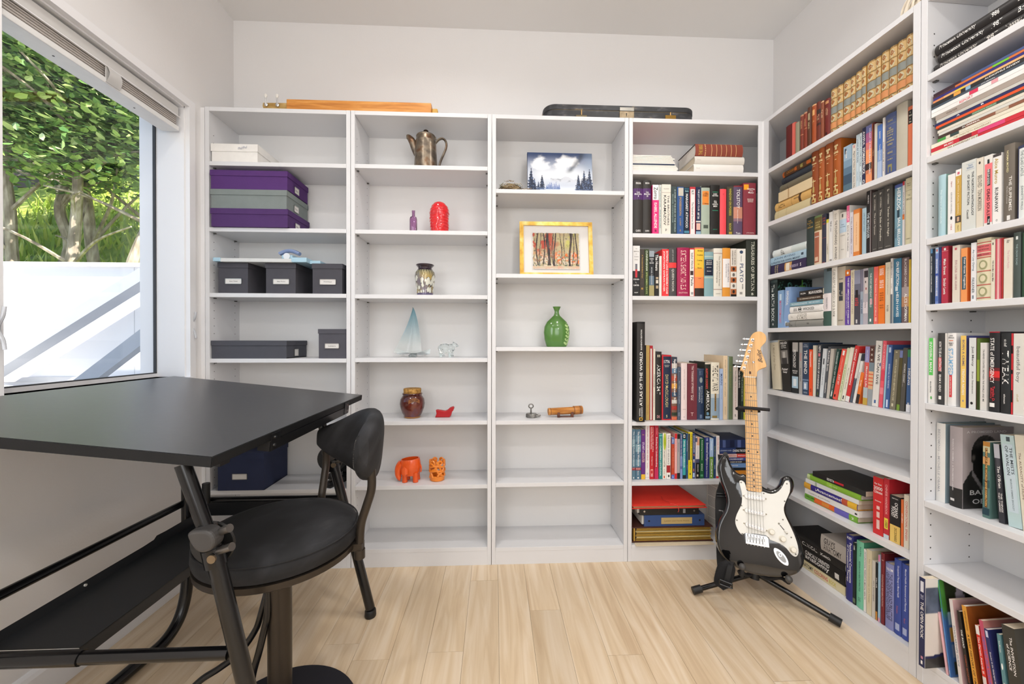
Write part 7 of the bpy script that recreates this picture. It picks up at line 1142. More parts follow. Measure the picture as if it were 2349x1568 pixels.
for k in range(6):
    a = k * 1.047; c0 = Vector((cx + .032 * math.cos(a), cy + .032 * math.sin(a), zs + .084)); e1 = Vector((-math.sin(a), math.cos(a), 0))
    lp.tube([c0 + e1 * .010 * math.cos(b) + Vector((0, 0, .0085 * math.sin(b))) for b in [2 * math.pi * i / 14 for i in range(14)]], .0042, 8, closed=True)
lp.build('rim_loops', M_OR2, wp_)

# ---- third bookcase: nest, canvas, framed watercolour, green vase, padlock, spyglass
U3 = U2
zs = 1.6875; random.seed(9)
cx = U3(1171, .075, 1.71); cy = .085
ns = thing('bird_nest', 'dry straw bird nest left of the landscape canvas', 'nest', (cx, cy, zs))
cols_n = ['6f5a40', '9a8058', 'b8a07a', '4a3a2a', '8a9078', 'c9b48a']
tw = MB()
for i in range(330):
    a = random.uniform(0, 6.28); R_ = min(.054, random.gauss(.038, .009)); zz = max(.003, random.gauss(.024, .013)); da = random.uniform(.5, 1.5)
    pts = []
    for k in range(5):
        aa = a + da * k / 4; pts.append((cx + R_ * math.cos(aa) * 1.05, cy + R_ * math.sin(aa), zs + max(.0018, zz + random.gauss(0, .003))))
    tw.tube(pts, random.uniform(.0006, .0014), 4, random.randrange(6))
for i in range(60):
    p0 = Vector((cx + random.uniform(-.02, .05), cy + random.uniform(-.04, .03), zs + random.uniform(.003, .02))); p1 = p0 + Vector((random.uniform(.02, .06), random.uniform(-.03, .03), random.uniform(-.008, .012)))
    p1.z = max(p1.z, zs + .002); p1.y = max(p1.y, .012); p1.x = min(p1.x, cx + .105); p0.x = max(p0.x, cx - .03); tw.tube([p0, (p0 + p1) / 2 + Vector((0, 0, .004)), p1], random.uniform(.0006, .0012), 4, random.randrange(6))
tw.build('straw', [mat(c_, .9, var=.2, name='straw_' + c_) for c_ in cols_n], ns, kind='stuff')
MB().lathe([(.044, .002), (.050, .012), (.046, .026), (.036, .014), (.0, .008)], (cx, cy, zs), 24).build('nest_cup', mat_ramp('nest_fibre', [(.3, '4a3c28'), (.6, '8a744e'), (.8, 'a8946a')], (1, 1, 3), 60, .95, bump=.4), ns)

def vnoise(seed):
    rr = random.Random(seed); tab = [rr.random() for _ in range(4096)]
    def f(x, y):
        xi, yi = math.floor(x), math.floor(y); fx, fy = x - xi, y - yi; fx = fx * fx * (3 - 2 * fx); fy = fy * fy * (3 - 2 * fy)
        g = lambda a, b: tab[(a * 57 + b * 131) % 4096]
        return (g(xi, yi) * (1 - fx) + g(xi + 1, yi) * fx) * (1 - fy) + (g(xi, yi + 1) * (1 - fx) + g(xi + 1, yi + 1) * fx) * fy
    return f
N1, N2 = vnoise(1), vnoise(2)
def fbm(x, y, o=4):
    s_ = 0; a = .5
    for k in range(o): s_ += a * N1(x * 2 ** k, y * 2 ** k + 7 * k); a *= .5
    return s_
def mixc(a, b, t): t = min(max(t, 0), 1); return tuple(x * (1 - t) + y * t for x, y in zip(a, b))
def sst(a, b, x): t = min(max((x - a) / (b - a), 0), 1); return t * t * (3 - 2 * t)
def picture(fn, P, nu, nv):
    m = MB(); cs = []
    m.grid(lambda u, v: P(u, v), nu, nv, 0, False)
    for j in range(nv):
        for i in range(nu): cs.append(fn(i / (nu - 1), j / (nv - 1)))
    return m, cs
L3 = lambda h: lin(h)[:3]
random.seed(2)
firs = [(.055, .10, .66, .075), (.105, .07, .42, .05), (.22, .18, .50, .050), (.165, .15, .34, .035), (.78, .15, .52, .055), (.87, .15, .62, .06), (.955, .12, .66, .065), (.83, .14, .40, .04), (.915, .1, .45, .05)] + [(.29 + .024 * k, .19, .27 + .10 * ((k * 37) % 7) / 7, .013) for k in range(9)]
def canvas(u, v):
    c_ = mixc(L3('c9d0dc'), L3('27406f'), sst(.45, 1.05, v + .08 * (fbm(u * 4, v * 4) - .5)))
    # clouds
    d1 = max(.16 - math.hypot((u - .17) * 1.3, (v - .76)), .11 - math.hypot((u - .27) * 1.0, (v - .68))); d2 = max(.15 - math.hypot((u - .60) * .9, v - .78), .12 - math.hypot(u - .50, v - .68), .12 - math.hypot(u - .68, (v - .76)))
    nz = (fbm(u * 9, v * 9) - .5) * .22
    c_ = mixc(c_, L3('eef1f4'), sst(-.03, .06, d1 + nz)); c_ = mixc(c_, L3('f2f3f5'), sst(-.03, .06, d2 + nz))
    c_ = mixc(c_, L3('e8ecf0'), sst(.25, .0, abs(v - .5)) * .8 * sst(.0, .25, u) * sst(1, .7, u))
    # dark smoke sweeping to the upper right
    xs = .62 + .22 * (v - .5) + .12 * sst(.5, .95, v); c_ = mixc(c_, L3('3a4250'), .75 * sst(.075, .0, abs(u - xs + .05 * (fbm(u * 7, v * 7) - .5))) * sst(.50, .62, v))
    c_ = mixc(c_, L3('8a9cb4'), .6 * sst(.8, .98, u) * sst(.45, .7, v))
    # hills, snow
    hl_ = .42 + .07 * (fbm(u * 8 + 3, 1.) - .5) * 2 * sst(.35, .6, u) + .05 * sst(.12, 0, abs(u - .6))
    if v < hl_ and u > .35: c_ = mixc(c_, mixc(L3('c9ccd4'), L3('5a606c'), sst(.5, .68, fbm(u * 14, v * 20))), .75 * sst(.0, .02, hl_ - v) * sst(.28, .40, v))
    c_ = mixc(c_, L3('dfe6f2'), sst(.26, .14, v)); c_ = mixc(c_, L3('7f9cd0'), .65 * sst(.5, .62, fbm(u * 5, v * 18)) * sst(.2, .06, v))
    for (fx, fb, ft, fw) in firs:
        if fb - .03 < v < ft:
            k = (ft - v) / (ft - fb); wv = fw * k * (.55 + .45 * abs(math.sin(k * 26 + fx * 50))) * (.8 + .5 * N2(u * 60, v * 60))
            if abs(u - fx) < wv: c_ = mixc(L3('1b2740') if fw > .02 else L3('5f76b0'), L3('6a80a8'), .55 * sst(.55, .8, N2(u * 70 + 9, v * 50)) + .6 * sst(fb + .05, fb - .03, v))
    return c_
cv = thing('canvas_painting', 'unframed winter landscape canvas with clouds and fir trees', 'painting', (0, 0, 0))
xl, xr = at(1210.5, 400, Y=.085).x, at(1361, 400, Y=.085).x; zt = at(1285, 349, Y=.085 + .02).z; cv.location = ((xl + xr) / 2, .085, zs); WPOS[cv.name] = Vector(cv.location)
tl = .14
def PC(u, v, k=0.): return Vector((xl + (xr - xl) * u, .085 + tl * (zt - zs) * v - k, zs + (zt - zs) * v + .0015))
fr_ = MB(); fr_.add([PC(u, v, k) for k in (-.018, .0) for u, v in ((0, 0), (1, 0), (1, 1), (0, 1))], [(0, 1, 2, 3), (7, 6, 5, 4), (0, 4, 5, 1), (1, 5, 6, 2), (2, 6, 7, 3), (3, 7, 4, 0)]); fr_.build('canvas_block', mat('2a3550', .8, name='canvas_edge'), cv)
m_, cs = picture(canvas, lambda u, v: PC(.002 + u * .996, .003 + .994 * v, .0006), 190, 110); m_.build('painted_face', mat_attr('oil_paint', .55), cv, colors=cs)

zs = 1.3087
xl, xr = at(1192.5, 560, Y=.085).x, at(1360.5, 560, Y=.085).x; zt = at(1275, 508, Y=.10).z
fp = thing('framed_picture', 'gold framed watercolour of autumn woods', 'picture', ((xl + xr) / 2, .085, zs))
def PF(u, v, k=0.): return Vector((xl + (xr - xl) * u, .080 + .12 * (zt - zs) * v - k, zs + (zt - zs) * v + .001))
M_GOLD = mat_ramp('gilt', [(.3, 'b8862c'), (.5, 'd9b048'), (.75, 'ecd590')], (1, 1, 1), 26, .32, .35)
fwu, fwv = .0185 / (xr - xl), .0185 / (zt - zs)
for (ua, va, ub, vb, mit) in ((0, 0, 1, fwv, 0), (0, 1 - fwv, 1, 1, 1), (0, 0, fwu, 1, 2), (1 - fwu, 0, 1, 1, 3)):
    q = [[(0, 0), (1, 0), (1 - fwu, fwv), (fwu, fwv)], [(fwu, 1 - fwv), (1 - fwu, 1 - fwv), (1, 1), (0, 1)], [(0, 0), (fwu, fwv), (fwu, 1 - fwv), (0, 1)], [(1 - fwu, fwv), (1, 0), (1, 1), (1 - fwu, 1 - fwv)]][mit]
    MB().add([PF(u, v, k) for k in (-.012, .006) for u, v in q], [(0, 1, 2, 3)[::-1], (4, 5, 6, 7), (0, 1, 5, 4), (1, 2, 6, 5), (2, 3, 7, 6), (3, 0, 4, 7)]).build('frame_rail', M_GOLD, fp)
MB().add([PF(u, v, k) for k in (-.010, -.002) for u, v in ((.01, .01), (.99, .01), (.99, .99), (.01, .99))], [(3, 2, 1, 0), (4, 5, 6, 7), (0, 1, 5, 4), (1, 2, 6, 5), (2, 3, 7, 6), (3, 0, 4, 7)]).build('mat_board', mat('e2dfdc', .8, var=.02, name='mount_card'), fp)
trunks = [(.10, .014), (.16, .007), (.24, .012), (.335, .030), (.43, .009), (.47, .016), (.60, .007), (.68, .006), (.80, .026), (.86, .008), (.93, .012)]
def woods(u, v):
    e_ = min(u, 1 - u, v, 1 - v)
    if e_ < .012 * fbm(u * 20, v * 20) * 2: return L3('e2dfdc')
    base = mixc(L3('c9bc94'), L3('9a8a6a'), fbm(u * 5, v * 5))
    base = mixc(base, L3('b03c30'), .9 * sst(.40, .52, fbm(u * 8 + 5, v * 6)) * sst(.3, .6, v) * sst(.75, .3, u))
    base = mixc(base, L3('c9c860'), .7 * sst(.45, .6, fbm(u * 9, v * 6 + 4)) * sst(.45, .75, v) * sst(.5, .75, u))
    base = mixc(base, L3('e8702c'), .9 * sst(.42, .52, fbm(u * 14, v * 16 + 2)) * sst(.12, .2, v) * sst(.58, .4, v) * (.4 + .6 * sst(.35, .6, u)))
    base = mixc(base, L3('e8d8c8'), .6 * sst(.5, .62, N2(u * 34, v * 30)) * sst(.6, .25, v))
    base = mixc(base, L3('3f5a52'), .8 * sst(.55, .7, N2(u * 70 + 20 * v, v * 12)) * sst(.55, .1, v))
    base = mixc(base, L3('2c3440'), .7 * sst(.62, .72, fbm(u * 22, v * 12 + 8)))
    for tx_, tw_ in trunks:
        w_ = tw_ * (.7 + .5 * N2(tx_ * 90, v * 7)) * (1 + 1.2 * sst(.16, .0, v)); c0 = tx_ + .02 * math.sin(v * 5 + tx_ * 20)
        if abs(u - c0) < w_ and v > .06 + .1 * N2(tx_ * 50, 1): base = mixc(L3('26262c'), L3('6a5a52'), .8 * N2(u * 60, v * 9))
    if v < .08: base = mixc(L3('d9a088'), L3('c9c4a8'), N2(u * 16, v * 30))
    return base
u0_, u1_, v0_, v1_ = (350 - 258) / 529, (692 - 258) / 529, 1 - (1298 - 963) / 470., 1 - (1033 - 963) / 470.
v0_ = .135; v1_ = .80
m_, cs = picture(woods, lambda u, v: PF(u0_ + (u1_ - u0_) * u, v0_ + (v1_ - v0_) * v, .0024), 190, 140); m_.build('watercolour', mat_attr('watercolour_paint', .8), fp, colors=cs)
# green flask vase
zs = .9795; cx = U3(1277, .10, 1.06); cy = .10
gv = thing('flask_vase', 'flat green flask vase with a pale leaf sprig', 'vase', (cx, cy, zs))
pr = [(.0, 0), (.046, 0), (.050, .004), (.0585, .035), (.0622, .068), (.059, .095), (.047, .118), (.027, .137), (.0145, .149), (.0105, .160), (.0105, .170), (.0165, .184), (.0195, .190), (.0175, .191), (.0085, .176), (.0, .170)]
MB().lathe(pr, (cx, cy, zs), 44, sy=.55).build('vase_body', mat('4f7d35', .16, var=.06, coat=.5, name='green_glaze'), gv)
sp_ = MB()
def onv(x, z):
    f = 0
    for (r0, z0), (r1, z1) in zip(pr[1:], pr[2:]):
        if z0 <= z <= z1 and z1 > z0: f = r0 + (r1 - r0) * (z - z0) / (z1 - z0); break
    x = min(max(x, -f * .985), f * .985); return Vector((cx + x, cy - .55 * math.sqrt(max(0, f * f - x * x)) - .0007, zs + z))
def leaf(x, z, a, L, w):
    o = [onv(x, z)]; ps = []
    for k in range(12):
        b = 2 * math.pi * k / 12; lx = L / 2 + L / 2 * math.cos(b); ly = w * math.sin(b)
        ps.append(onv(x + lx * math.cos(a) - ly * math.sin(a), z + lx * math.sin(a) + ly * math.cos(a)))
    sp_.add(ps, [tuple(range(12))])
for k in range(6):
    z_ = .010 + k * .0165; x_ = .044 + .010 * math.sin(k * .5)
    leaf(x_, z_, 2.45, .019, .0052); leaf(x_ + .001, z_ + .005, .75, .014, .0045)
leaf(.047, .108, 1.9, .018, .006)
sp_.tube([onv(.044 + .010 * math.sin(k * .25), .004 + k * .0083) for k in range(13)], .0009, 5)
sp_.build('leaf_sprig', mat('b4d08a', .4, var=.05, name='pale_green_glaze'), gv)
# padlock with key, spyglass on stand
zs = .6486; cx = U3(1219, .075, .67); cy = .075
M_IRON = mat_ramp('old_iron', [(.3, '5a5854'), (.55, '8a8884'), (.75, 'b4b2ae')], (1, 1, 1), 30, .35, .8)
pk = thing('antique_padlock', 'small antique metal padlock lying flat with its key upright', 'padlock', (cx, cy, zs))
MB().lathe([(.024, 0), (.0265, .002), (.0265, .014), (.024, .017), (.0, .018)], (cx, cy, zs), 30).build('lock_body', M_IRON, pk)
MB().tube(smoothpath([(cx + .020, cy - .014, zs + .008), (cx + .036, cy - .010, zs + .008), (cx + .040, cy, zs + .008), (cx + .036, cy + .010, zs + .008), (cx + .020, cy + .014, zs + .008)], 5), .0042, 8).build('shackle', M_IRON, pk)
MB().cyl((cx + .030, cy - .012, zs + .012), (cx + .037, cy - .012, zs + .012), .006, 12).build('stud', M_IRON, pk)
ky = MB().tube([(cx - .002, cy, zs + .017), (cx - .002, cy, zs + .042)], [.0042, .003], 8)
ky.tube([(cx - .002 + .0105 * math.cos(a), cy, zs + .052 + .0095 * math.sin(a)) for a in [2 * math.pi * k / 20 for k in range(20)]], .0028, 8, closed=True); ky.build('key', M_IRON, pk)
cx = U3(1296, .078, .67); cy = .078; a0 = Vector((U3(1257.5, .072, .67), .07, zs + .026)); a1 = Vector((U3(1335.5, .082, .67), .086, zs + .031))
dv = (a1 - a0).normalized()
sg = thing('spyglass', 'wooden spyglass resting on two small wooden feet', 'telescope', (cx, cy, zs))
M_WD = mat_ramp('honey_wood', [(.3, '9a5f26'), (.5, 'b9762f'), (.75, 'cf944a')], (3, 14, 14), 6, .35, bump=.03); M_DW = mat_ramp('dark_wood', [(.3, '4a2416'), (.7, '6f3a22')], (3, 14, 14), 6, .4)
Mx = Matrix.Translation(a0) @ dv.to_track_quat('Z', 'X').to_matrix().to_4x4(); Lg = (a1 - a0).length
MB().lathe([(.0, .002), (.010, .002), (.012, .0), (.0165, .0), (.0172, .003), (.0172, .008), (.0165, .009), (.0168, Lg - .044)], seg=28, M=Mx).build('barrel', M_WD, sg)
MB().lathe([(.0168, Lg - .044), (.0195, Lg - .043), (.020, Lg - .040), (.020, Lg - .003), (.019, Lg), (.0, Lg)], seg=28, M=Mx).build('end_piece', M_WD, sg)
rg = MB()
for zz in (.010, Lg - .041, Lg - .014, Lg - .009): rg.lathe([(.0166 if zz < .05 else .0200, zz - .0012), (.0172 if zz < .05 else .0204, zz), (.0166 if zz < .05 else .0200, zz + .0012)], seg=28, M=Mx, cap=False)
rg.build('dark_rings', M_DW, sg)
for k in (.30, .70):
    p = a0 + dv * Lg * k
    MB().prism([(-.016, 0), (.016, 0), (.018, .010), (.017, p.z - zs - .004), (.010, p.z - zs - .0135), (0, p.z - zs - .0172), (-.010, p.z - zs - .0135), (-.017, p.z - zs - .004), (-.018, .010)], -.006, .006, M=Matrix.Translation((p.x, p.y, zs)) @ Matrix.Rotation(math.radians(84), 4, 'Z') @ Matrix.Rotation(math.pi / 2, 4, 'X')).build('rest', M_DW, sg)
MB().box((a0.x + .045, a0.y - .004, zs), (a1.x - .045, a0.y + .018, zs + .004)).build('stand_bar', M_DW, sg)

# ---- fourth bookcase: periodicals, bottom shelf papers
zs = 1.7833; x0 = .6065 + T + .002; random.seed(31)
cm = ['b8322e', 'd9c9a8', '4a5a7a', 'e6e2d8', 'c9b89a', 'eceae4', '3a4458', 'e4dccb', 'd4cfc4', 'efece6', 'cfc8b8', 'e9e6de']
for k in range(12):
    th = .0064; a = x0 + random.uniform(0, .004); xr = Xp(1540 + 14 * (11 - k) / 11 + random.uniform(-4, 2), 1.8, .03); z_ = zs + k * .0065
    mg = thing('magazine', f'{["pale","thin","worn"][k % 3]} periodical, {ORDN[k]} up in the low stack left of the bible', 'magazine', ((a + xr) / 2, .09, z_), group='periodicals on the top shelf of the fourth bookcase')
    MB().box((a, .016 + random.uniform(0, .006), z_), (xr, .185, z_ + th)).build('cover', mat(cm[11 - k], .5, var=.08, scale=30), mg)
    MB().box((a + .001, .0165, z_ + .0006), (xr + .0006, .184, z_ + th - .0006)).build('pages', M_PAGESW, mg)
zs = .0765; y0_ = .02
def at4(px, z): return Xp4(px, z)
Xp4 = lambda px, z, Y=.02: at(px, 784 - (z - 1.012) * 506, Y=Y).x
xa = .6065 + T + .004
cs_ = thing('cardboard_sheet', 'cream card sheet sticking out under the brown photo album', 'cardboard', (.74, .04, zs))
MB().box((xa + .012, -.014, zs), (Xp4(1637, .08, -.01), .17, zs + .0022)).box((Xp4(1632, .08, -.01), -.012, zs + .0005), (Xp4(1638, .08, -.01), .004, zs + .0032)).build('sheet', mat('d9cbb0', .8, var=.08, name='cream_card'), cs_)
al = thing('photo_album', 'thick brown photo album with gold-edged pages under the binders', 'album', (.75, .1, zs + .0025))
za, zb = zs + .0028, zs + .0735; xb = Xp4(1634, .1); M_BRL = mat('46241b', .5, var=.12, scale=30, bump=.1, name='brown_leather')
MB().box((xa, .012, za), (xb, .19, za + .005), bev=.0015).build('lower_board', M_BRL, al)
MB().box((xa + .002, .012, zb - .005), (xb - .002, .19, zb), bev=.0015).build('upper_board', M_BRL, al)
MB().box((xa + .0, .03, za + .004), (xa + .010, .188, zb - .004), bev=.002).build('album_spine', M_BRL, al)
gp_ = mat('c9a24a', .35, .4, var=.12, scale=60, name='gilt_edge'); bp_ = mat('1a1614', .8, name='black_page')
for k in range(9):
    z_ = za + .0056 + k * .0066
    MB().box((xa + .022 + (k % 3) * .002, .018 + (k % 2) * .002, z_), (xb - .006 - (k % 3) * .002, .186, z_ + .0036)).build('album_page', gp_ if k % 4 != 2 else mat('d9c48a', .5, var=.1, name='page_tan'), al)
MB().box((xa + .02, .022, za + .005), (xb - .012, .187, zb - .005)).build('inner_leaves', bp_, al)
MB().box((xa + .011, .016, za + .0052), (xa + .018, .10, zb - .0052), bev=.001).build('page_block_edge', gp_, al)
def binder(label, pa, pb, z0, z1, col, plate=None):
    t = thing('ring_binder', label, 'binder', ((pa + pb) / 2, .1, z0)); m = mat(col, .45, var=.06, scale=30, bump=.05, name='vinyl_' + col)
    MB().box((pa, .016, z0), (pb, .020, z1), bev=.0012).build('binder_spine', m, t)
    MB().box((pa, .019, z0), (pb, .195, z0 + .0035)).build('board', m, t); MB().box((pa, .019, z1 - .0035), (pb, .195, z1)).build('board', m, t)
    MB().box((pa - .006, .03, z0 + .0055), (pb - .006, .193, z1 - .006)).build('papers', M_PAGESW, t)
    for k in (.08, .92): MB().cyl((pa + (pb - pa) * k, .0155, (z0 + z1) / 2), (pa + (pb - pa) * k, .0175, (z0 + z1) / 2), .0045, 12).build('rivet', M_CHROME if col[0] != '2' else M_BLACK, t)
    if plate:
        x0_, x1_ = pa + (pb - pa) * plate[0], pa + (pb - pa) * plate[1]
        MB().box((x0_, .0145, z0 + (z1 - z0) * .22), (x1_, .0165, z0 + (z1 - z0) * .78)).build('spine_label', mat(plate[2], .5, var=.1, name='label_' + plate[2]), t)
        if len(plate) > 3:
            q = MB(); put_text(q, plate[3], ((x0_ + x1_) / 2, .0142, (z0 + z1) / 2), (1, 0, 0), (0, 0, 1), (x1_ - x0_) * .8, .006); q.build('label_writing', mat('8a6f3a', .6, var=0), t)
    return t
binder('blue ring binder with a tan spine label on the photo album', Xp4(1477, .17), Xp4(1615, .17), zb + .0005, zb + .052, '2f4a7e', (.28, .79, 'b9a06a', 'Letters and Cards Home'))
z_b = zb + .0535
binder('black ring binder between the blue binder and red folder', Xp4(1466.5, .21), Xp4(1602, .21), z_b, z_b + .034, '1d1b1b', (.73, .77, '8a8a8a'))
z_r = z_b + .0345
rf = thing('accordion_folder', 'bright red folder with a string tie on the binders', 'folder', (.74, .1, z_r))
M_RF = mat('e23a2c', .5, var=.06, scale=20, name='red_card'); xr_ = Xp4(1618, .25)
MB().box((xa, .004, z_r), (xr_, .19, z_r + .0018)).build('flap', M_RF, rf)
MB().add([(xa, .006, z_r + .011), (xr_ - .004, .006, z_r + .011), (xr_ - .05, .188, z_r + .034), (xa, .188, z_r + .034), (xa, .006, z_r + .013), (xr_ - .004, .006, z_r + .013), (xr_ - .05, .188, z_r + .036), (xa, .188, z_r + .036)], [(3, 2, 1, 0), (4, 5, 6, 7), (0, 1, 5, 4), (1, 2, 6, 5), (2, 3, 7, 6), (3, 0, 4, 7)]).build('front_flap', M_RF, rf)
for k in range(3): MB().box((xa + .008, .010 + k * .002, z_r + .0025 + k * .0028), (xr_ - .008 - k * .003, .18, z_r + .0042 + k * .0028)).build('paper_layer', mat(['c99a6a', 'd9b48a', 'b98a5a'][k], .8, var=.1), rf)
sx = Xp4(1556, .25, 0)
MB().tube(smoothpath([(sx - .03, .02, z_r + .0165), (sx - .005, .004, z_r + .0145), (sx, .002, z_r + .008), (sx + .002, -.001, z_r - .008), (sx + .003, .010, z_r - .020)], 6), .0010, 6).build('tie_string', mat('e8584e', .8, name='red_string'), rf)
MB().tube(smoothpath([(sx - .045, .08, z_r + .0255), (sx - .05, .05, z_r + .0225), (sx - .042, .035, z_r + .0205), (sx - .03, .03, z_r + .0195)], 6), .0009, 6).build('tie_string', mat('a82a20', .8, name='dark_red_string'), rf)
# printed document leaning in the right of that shelf
dc = thing('printed_document', 'printed white papers leaning behind the guitar strap', 'papers', (1.10, .1, zs))
P0 = lambda u, v: Vector((1.055 + .09 * (1 - u) * .25 + .065 * u, .185 - .155 * u, zs + .001 + .262 * v))
MB().add([P0(u, v) + Vector((k, k * .4, 0)) for k in (0, .0025) for u, v in ((0, 0), (1, 0), (1, 1), (0, 1))], [(3, 2, 1, 0), (4, 5, 6, 7), (0, 1, 5, 4), (1, 2, 6, 5), (2, 3, 7, 6), (3, 0, 4, 7)]).build('sheets', M_PAGESW, dc)
pr_ = MB()
for col_ in (.06, .53):
    for k in range(40):
        v = .96 - k * .0225
        if k % 9 == 8: continue
        ua, ub = col_, col_ + .40 - (.1 * ((k * 7) % 4) / 4 if k % 5 == 4 else 0); o_ = Vector((-.0005, -.0003, 0))
        pr_.add([P0(ua, v) + o_, P0(ub, v) + o_, P0(ub, v + .009) + o_, P0(ua, v + .009) + o_], [(0, 1, 2, 3)])
pr_.build('print_lines', mat('a4a29e', .8, var=0), dc)

# ---- on top of the bookcases
zt = H; xa, xb = at(657.7, 250, Y=.02).x, at(989.6, 258, Y=.02).x
ls = thing('lap_steel', 'wooden lap steel board with tuning pegs lying on the bookcases', 'instrument', ((xa + xb) / 2, .07, zt))
M_PINE = mat_ramp('orange_pine', [(.25, 'b06a28'), (.5, 'd0893c'), (.65, 'dc9c50'), (.85, 'e6bc80')], (1.4, 14, 14), 5, .4, bump=.03, dist=.5)
MB().box((xa, .016, zt), (xb, .115, zt + .052), bev=.004).build('board', M_PINE, ls)
MB().box((xb, .030, zt + .002), (xb + .026, .10, zt + .036), bev=.005).build('tail_end', mat('cfa24a', .5, var=.15, name='yellow_wood'), ls)
tx = MB(); put_text(tx, 'Co', (xb + .013, .0296, zt + .012), (1, 0, 0), (0, 0, 1), .010, .008); tx.build('end_mark', M_BLACK, ls)
xh0 = at(603.5, 240, Y=.03).x
MB().prism([(xh0 + .006, zt + .001), (xa, zt + .001), (xa, zt + .042), (xh0, zt + .040), (xh0 - .002, zt + .026)], .030, .095, M=Matrix(((1, 0, 0, 0), (0, 0, 1, 0), (0, 1, 0, 0), (0, 0, 0, 1)))).build('headstock', mat_ramp('aged_maple', [(.3, 'a07a3a'), (.6, 'c9a868'), (.8, 'd9cba4')], (2, 8, 8), 7, .45), ls)
for px in (610.5, 636.5):
    X = at(px, 235, Y=.026).x; p = MB()
    p.lathe([(.008, 0), (.008, .004), (.004, .006)], seg=12, M=Matrix.Translation((X, .028, zt + .030)) @ Matrix.Rotation(math.pi / 2, 4, 'X'))
    p.tube([(X, .024, zt + .026), (X - .001, .024, zt + .060)], .0028, 8); p = p.build('tuning_peg', M_CHROME, ls)
    MB().sphere((X - .001, .024, zt + .068), .0085, sc=(.8, .45, 1.1)).build('peg_button', mat('e4e0d8', .3, name='pearl'), p)
xa, xb = at(1248.5, 255, Y=.02).x, at(1596.5, 262, Y=.02).x
vc = thing('violin_case', 'worn black wooden violin case lying on the bookcases', 'instrument case', ((xa + xb) / 2, .08, zt))
M_WORN = mat_ramp('worn_black_paint', [(.0, '191a1c'), (.50, '2c2d30'), (.62, '46464a'), (.69, '8a7a5a'), (.78, 'a8905a')], (1, 2.2, 2.2), 16, .55, bump=.1)
def stad(x0, x1, y0, y1, r, n=8):
    out = []
    for cx_, cy_, a_ in ((x1 - r, y0 + r, -90), (x1 - r, y1 - r, 0), (x0 + r, y1 - r, 90), (x0 + r, y0 + r, 180)):
        for k in range(n + 1): b = math.radians(a_ + 90 * k / n); out.append((cx_ + r * math.cos(b), cy_ + r * math.sin(b)))
    return out
MB().prism(stad(xa, xb, .014, .185, .055), zt, zt + .036).build('case_bottom', M_WORN, vc)
MB().prism(stad(xa - .001, xb + .001, .013, .186, .055), zt + .0368, zt + .063, bev=.005).build('case_lid', M_WORN, vc)
MB().prism(stad(xa + .002, xb - .002, .0155, .184, .054), zt + .035, zt + .038).build('seam_strip', mat('a8905a', .6, var=.2, name='bare_wood_seam'), vc)
def px4(px): return at(px, 260, Y=.012).x
MB().box((px4(1421), .0085, zt + .004), (px4(1454), .0135, zt + .034), bev=.001).build('lock_plate', mat_ramp('rusty_plate', [(.3, '6a5a44'), (.6, '9a8a70'), (.8, 'a8764a')], (1, 1, 1), 30, .5, .6), vc)
MB().box((px4(1421), .0085, zt + .036), (px4(1454), .0135, zt + .052), bev=.001).build('hasp', mat('8a8780', .4, .8, var=.15, name='old_steel'), vc)
kh = MB().cyl((px4(1436.5), .0078, zt + .022), (px4(1436.5), .0088, zt + .022), .003, 10); kh.box((px4(1436.5) - .0014, .0078, zt + .012), (px4(1436.5) + .0014, .0088, zt + .022)); kh.build('keyhole', M_BLACK, vc)
for pa, pb, col_ in ((1321, 1346, '6a6048'), (1526, 1550, '8a6a2c')): MB().box((px4(pa), .009, zt + .002), (px4(pb), .0138, zt + (.012 if pa < 1400 else .022)), bev=.001).build('latch', mat(col_, .45, .6, var=.2, name='brass_' + col_), vc)
for px in (1334, 1538): MB().box((px4(px) - .002, .0105, zt + .014), (px4(px) + .002, .0142, zt + .036)).build('latch_strap', mat('c9a060', .6, var=.2, name='bare_wood'), vc)
MB().tube([(xa - .001, .05, zt + .014), (xa - .011, .05, zt + .014), (xa - .012, .05, zt + .010)], .0014, 6).build('end_hook', M_BLACK, vc)
# cream fringed ornament on top of the angled bookcase
p = R5(.545, .075, H); rn = random.Random(6)
fo = thing('raffia_ornament', 'cream fringed raffia ornament on top of the angled bookcase', 'ornament', (p.x, p.y, p.z))
b = MB()
for k in range(44):
    a = rn.uniform(0, 6.28); r = rn.uniform(.0, .045); q = p + Vector((r * math.cos(a), r * math.sin(a), .001)); top = p + Vector((rn.uniform(-.014, .014), rn.uniform(-.014, .014), .085 + rn.uniform(0, .02)))
    b.tube(smoothpath([q, (q + top) / 2 + Vector((math.cos(a), math.sin(a), 0)) * .012, top], 4), .0035, 6)
b.build('fringe', mat('e8dcc8', .8, var=.15, scale=60, name='raffia'), fo, kind='stuff')
MB().lathe([(.016, .078), (.020, .088), (.018, .104), (.0, .11)], (p.x, p.y, p.z), 16).build('knot', mat('b9976a', .8, name='raffia_knot'), fo)
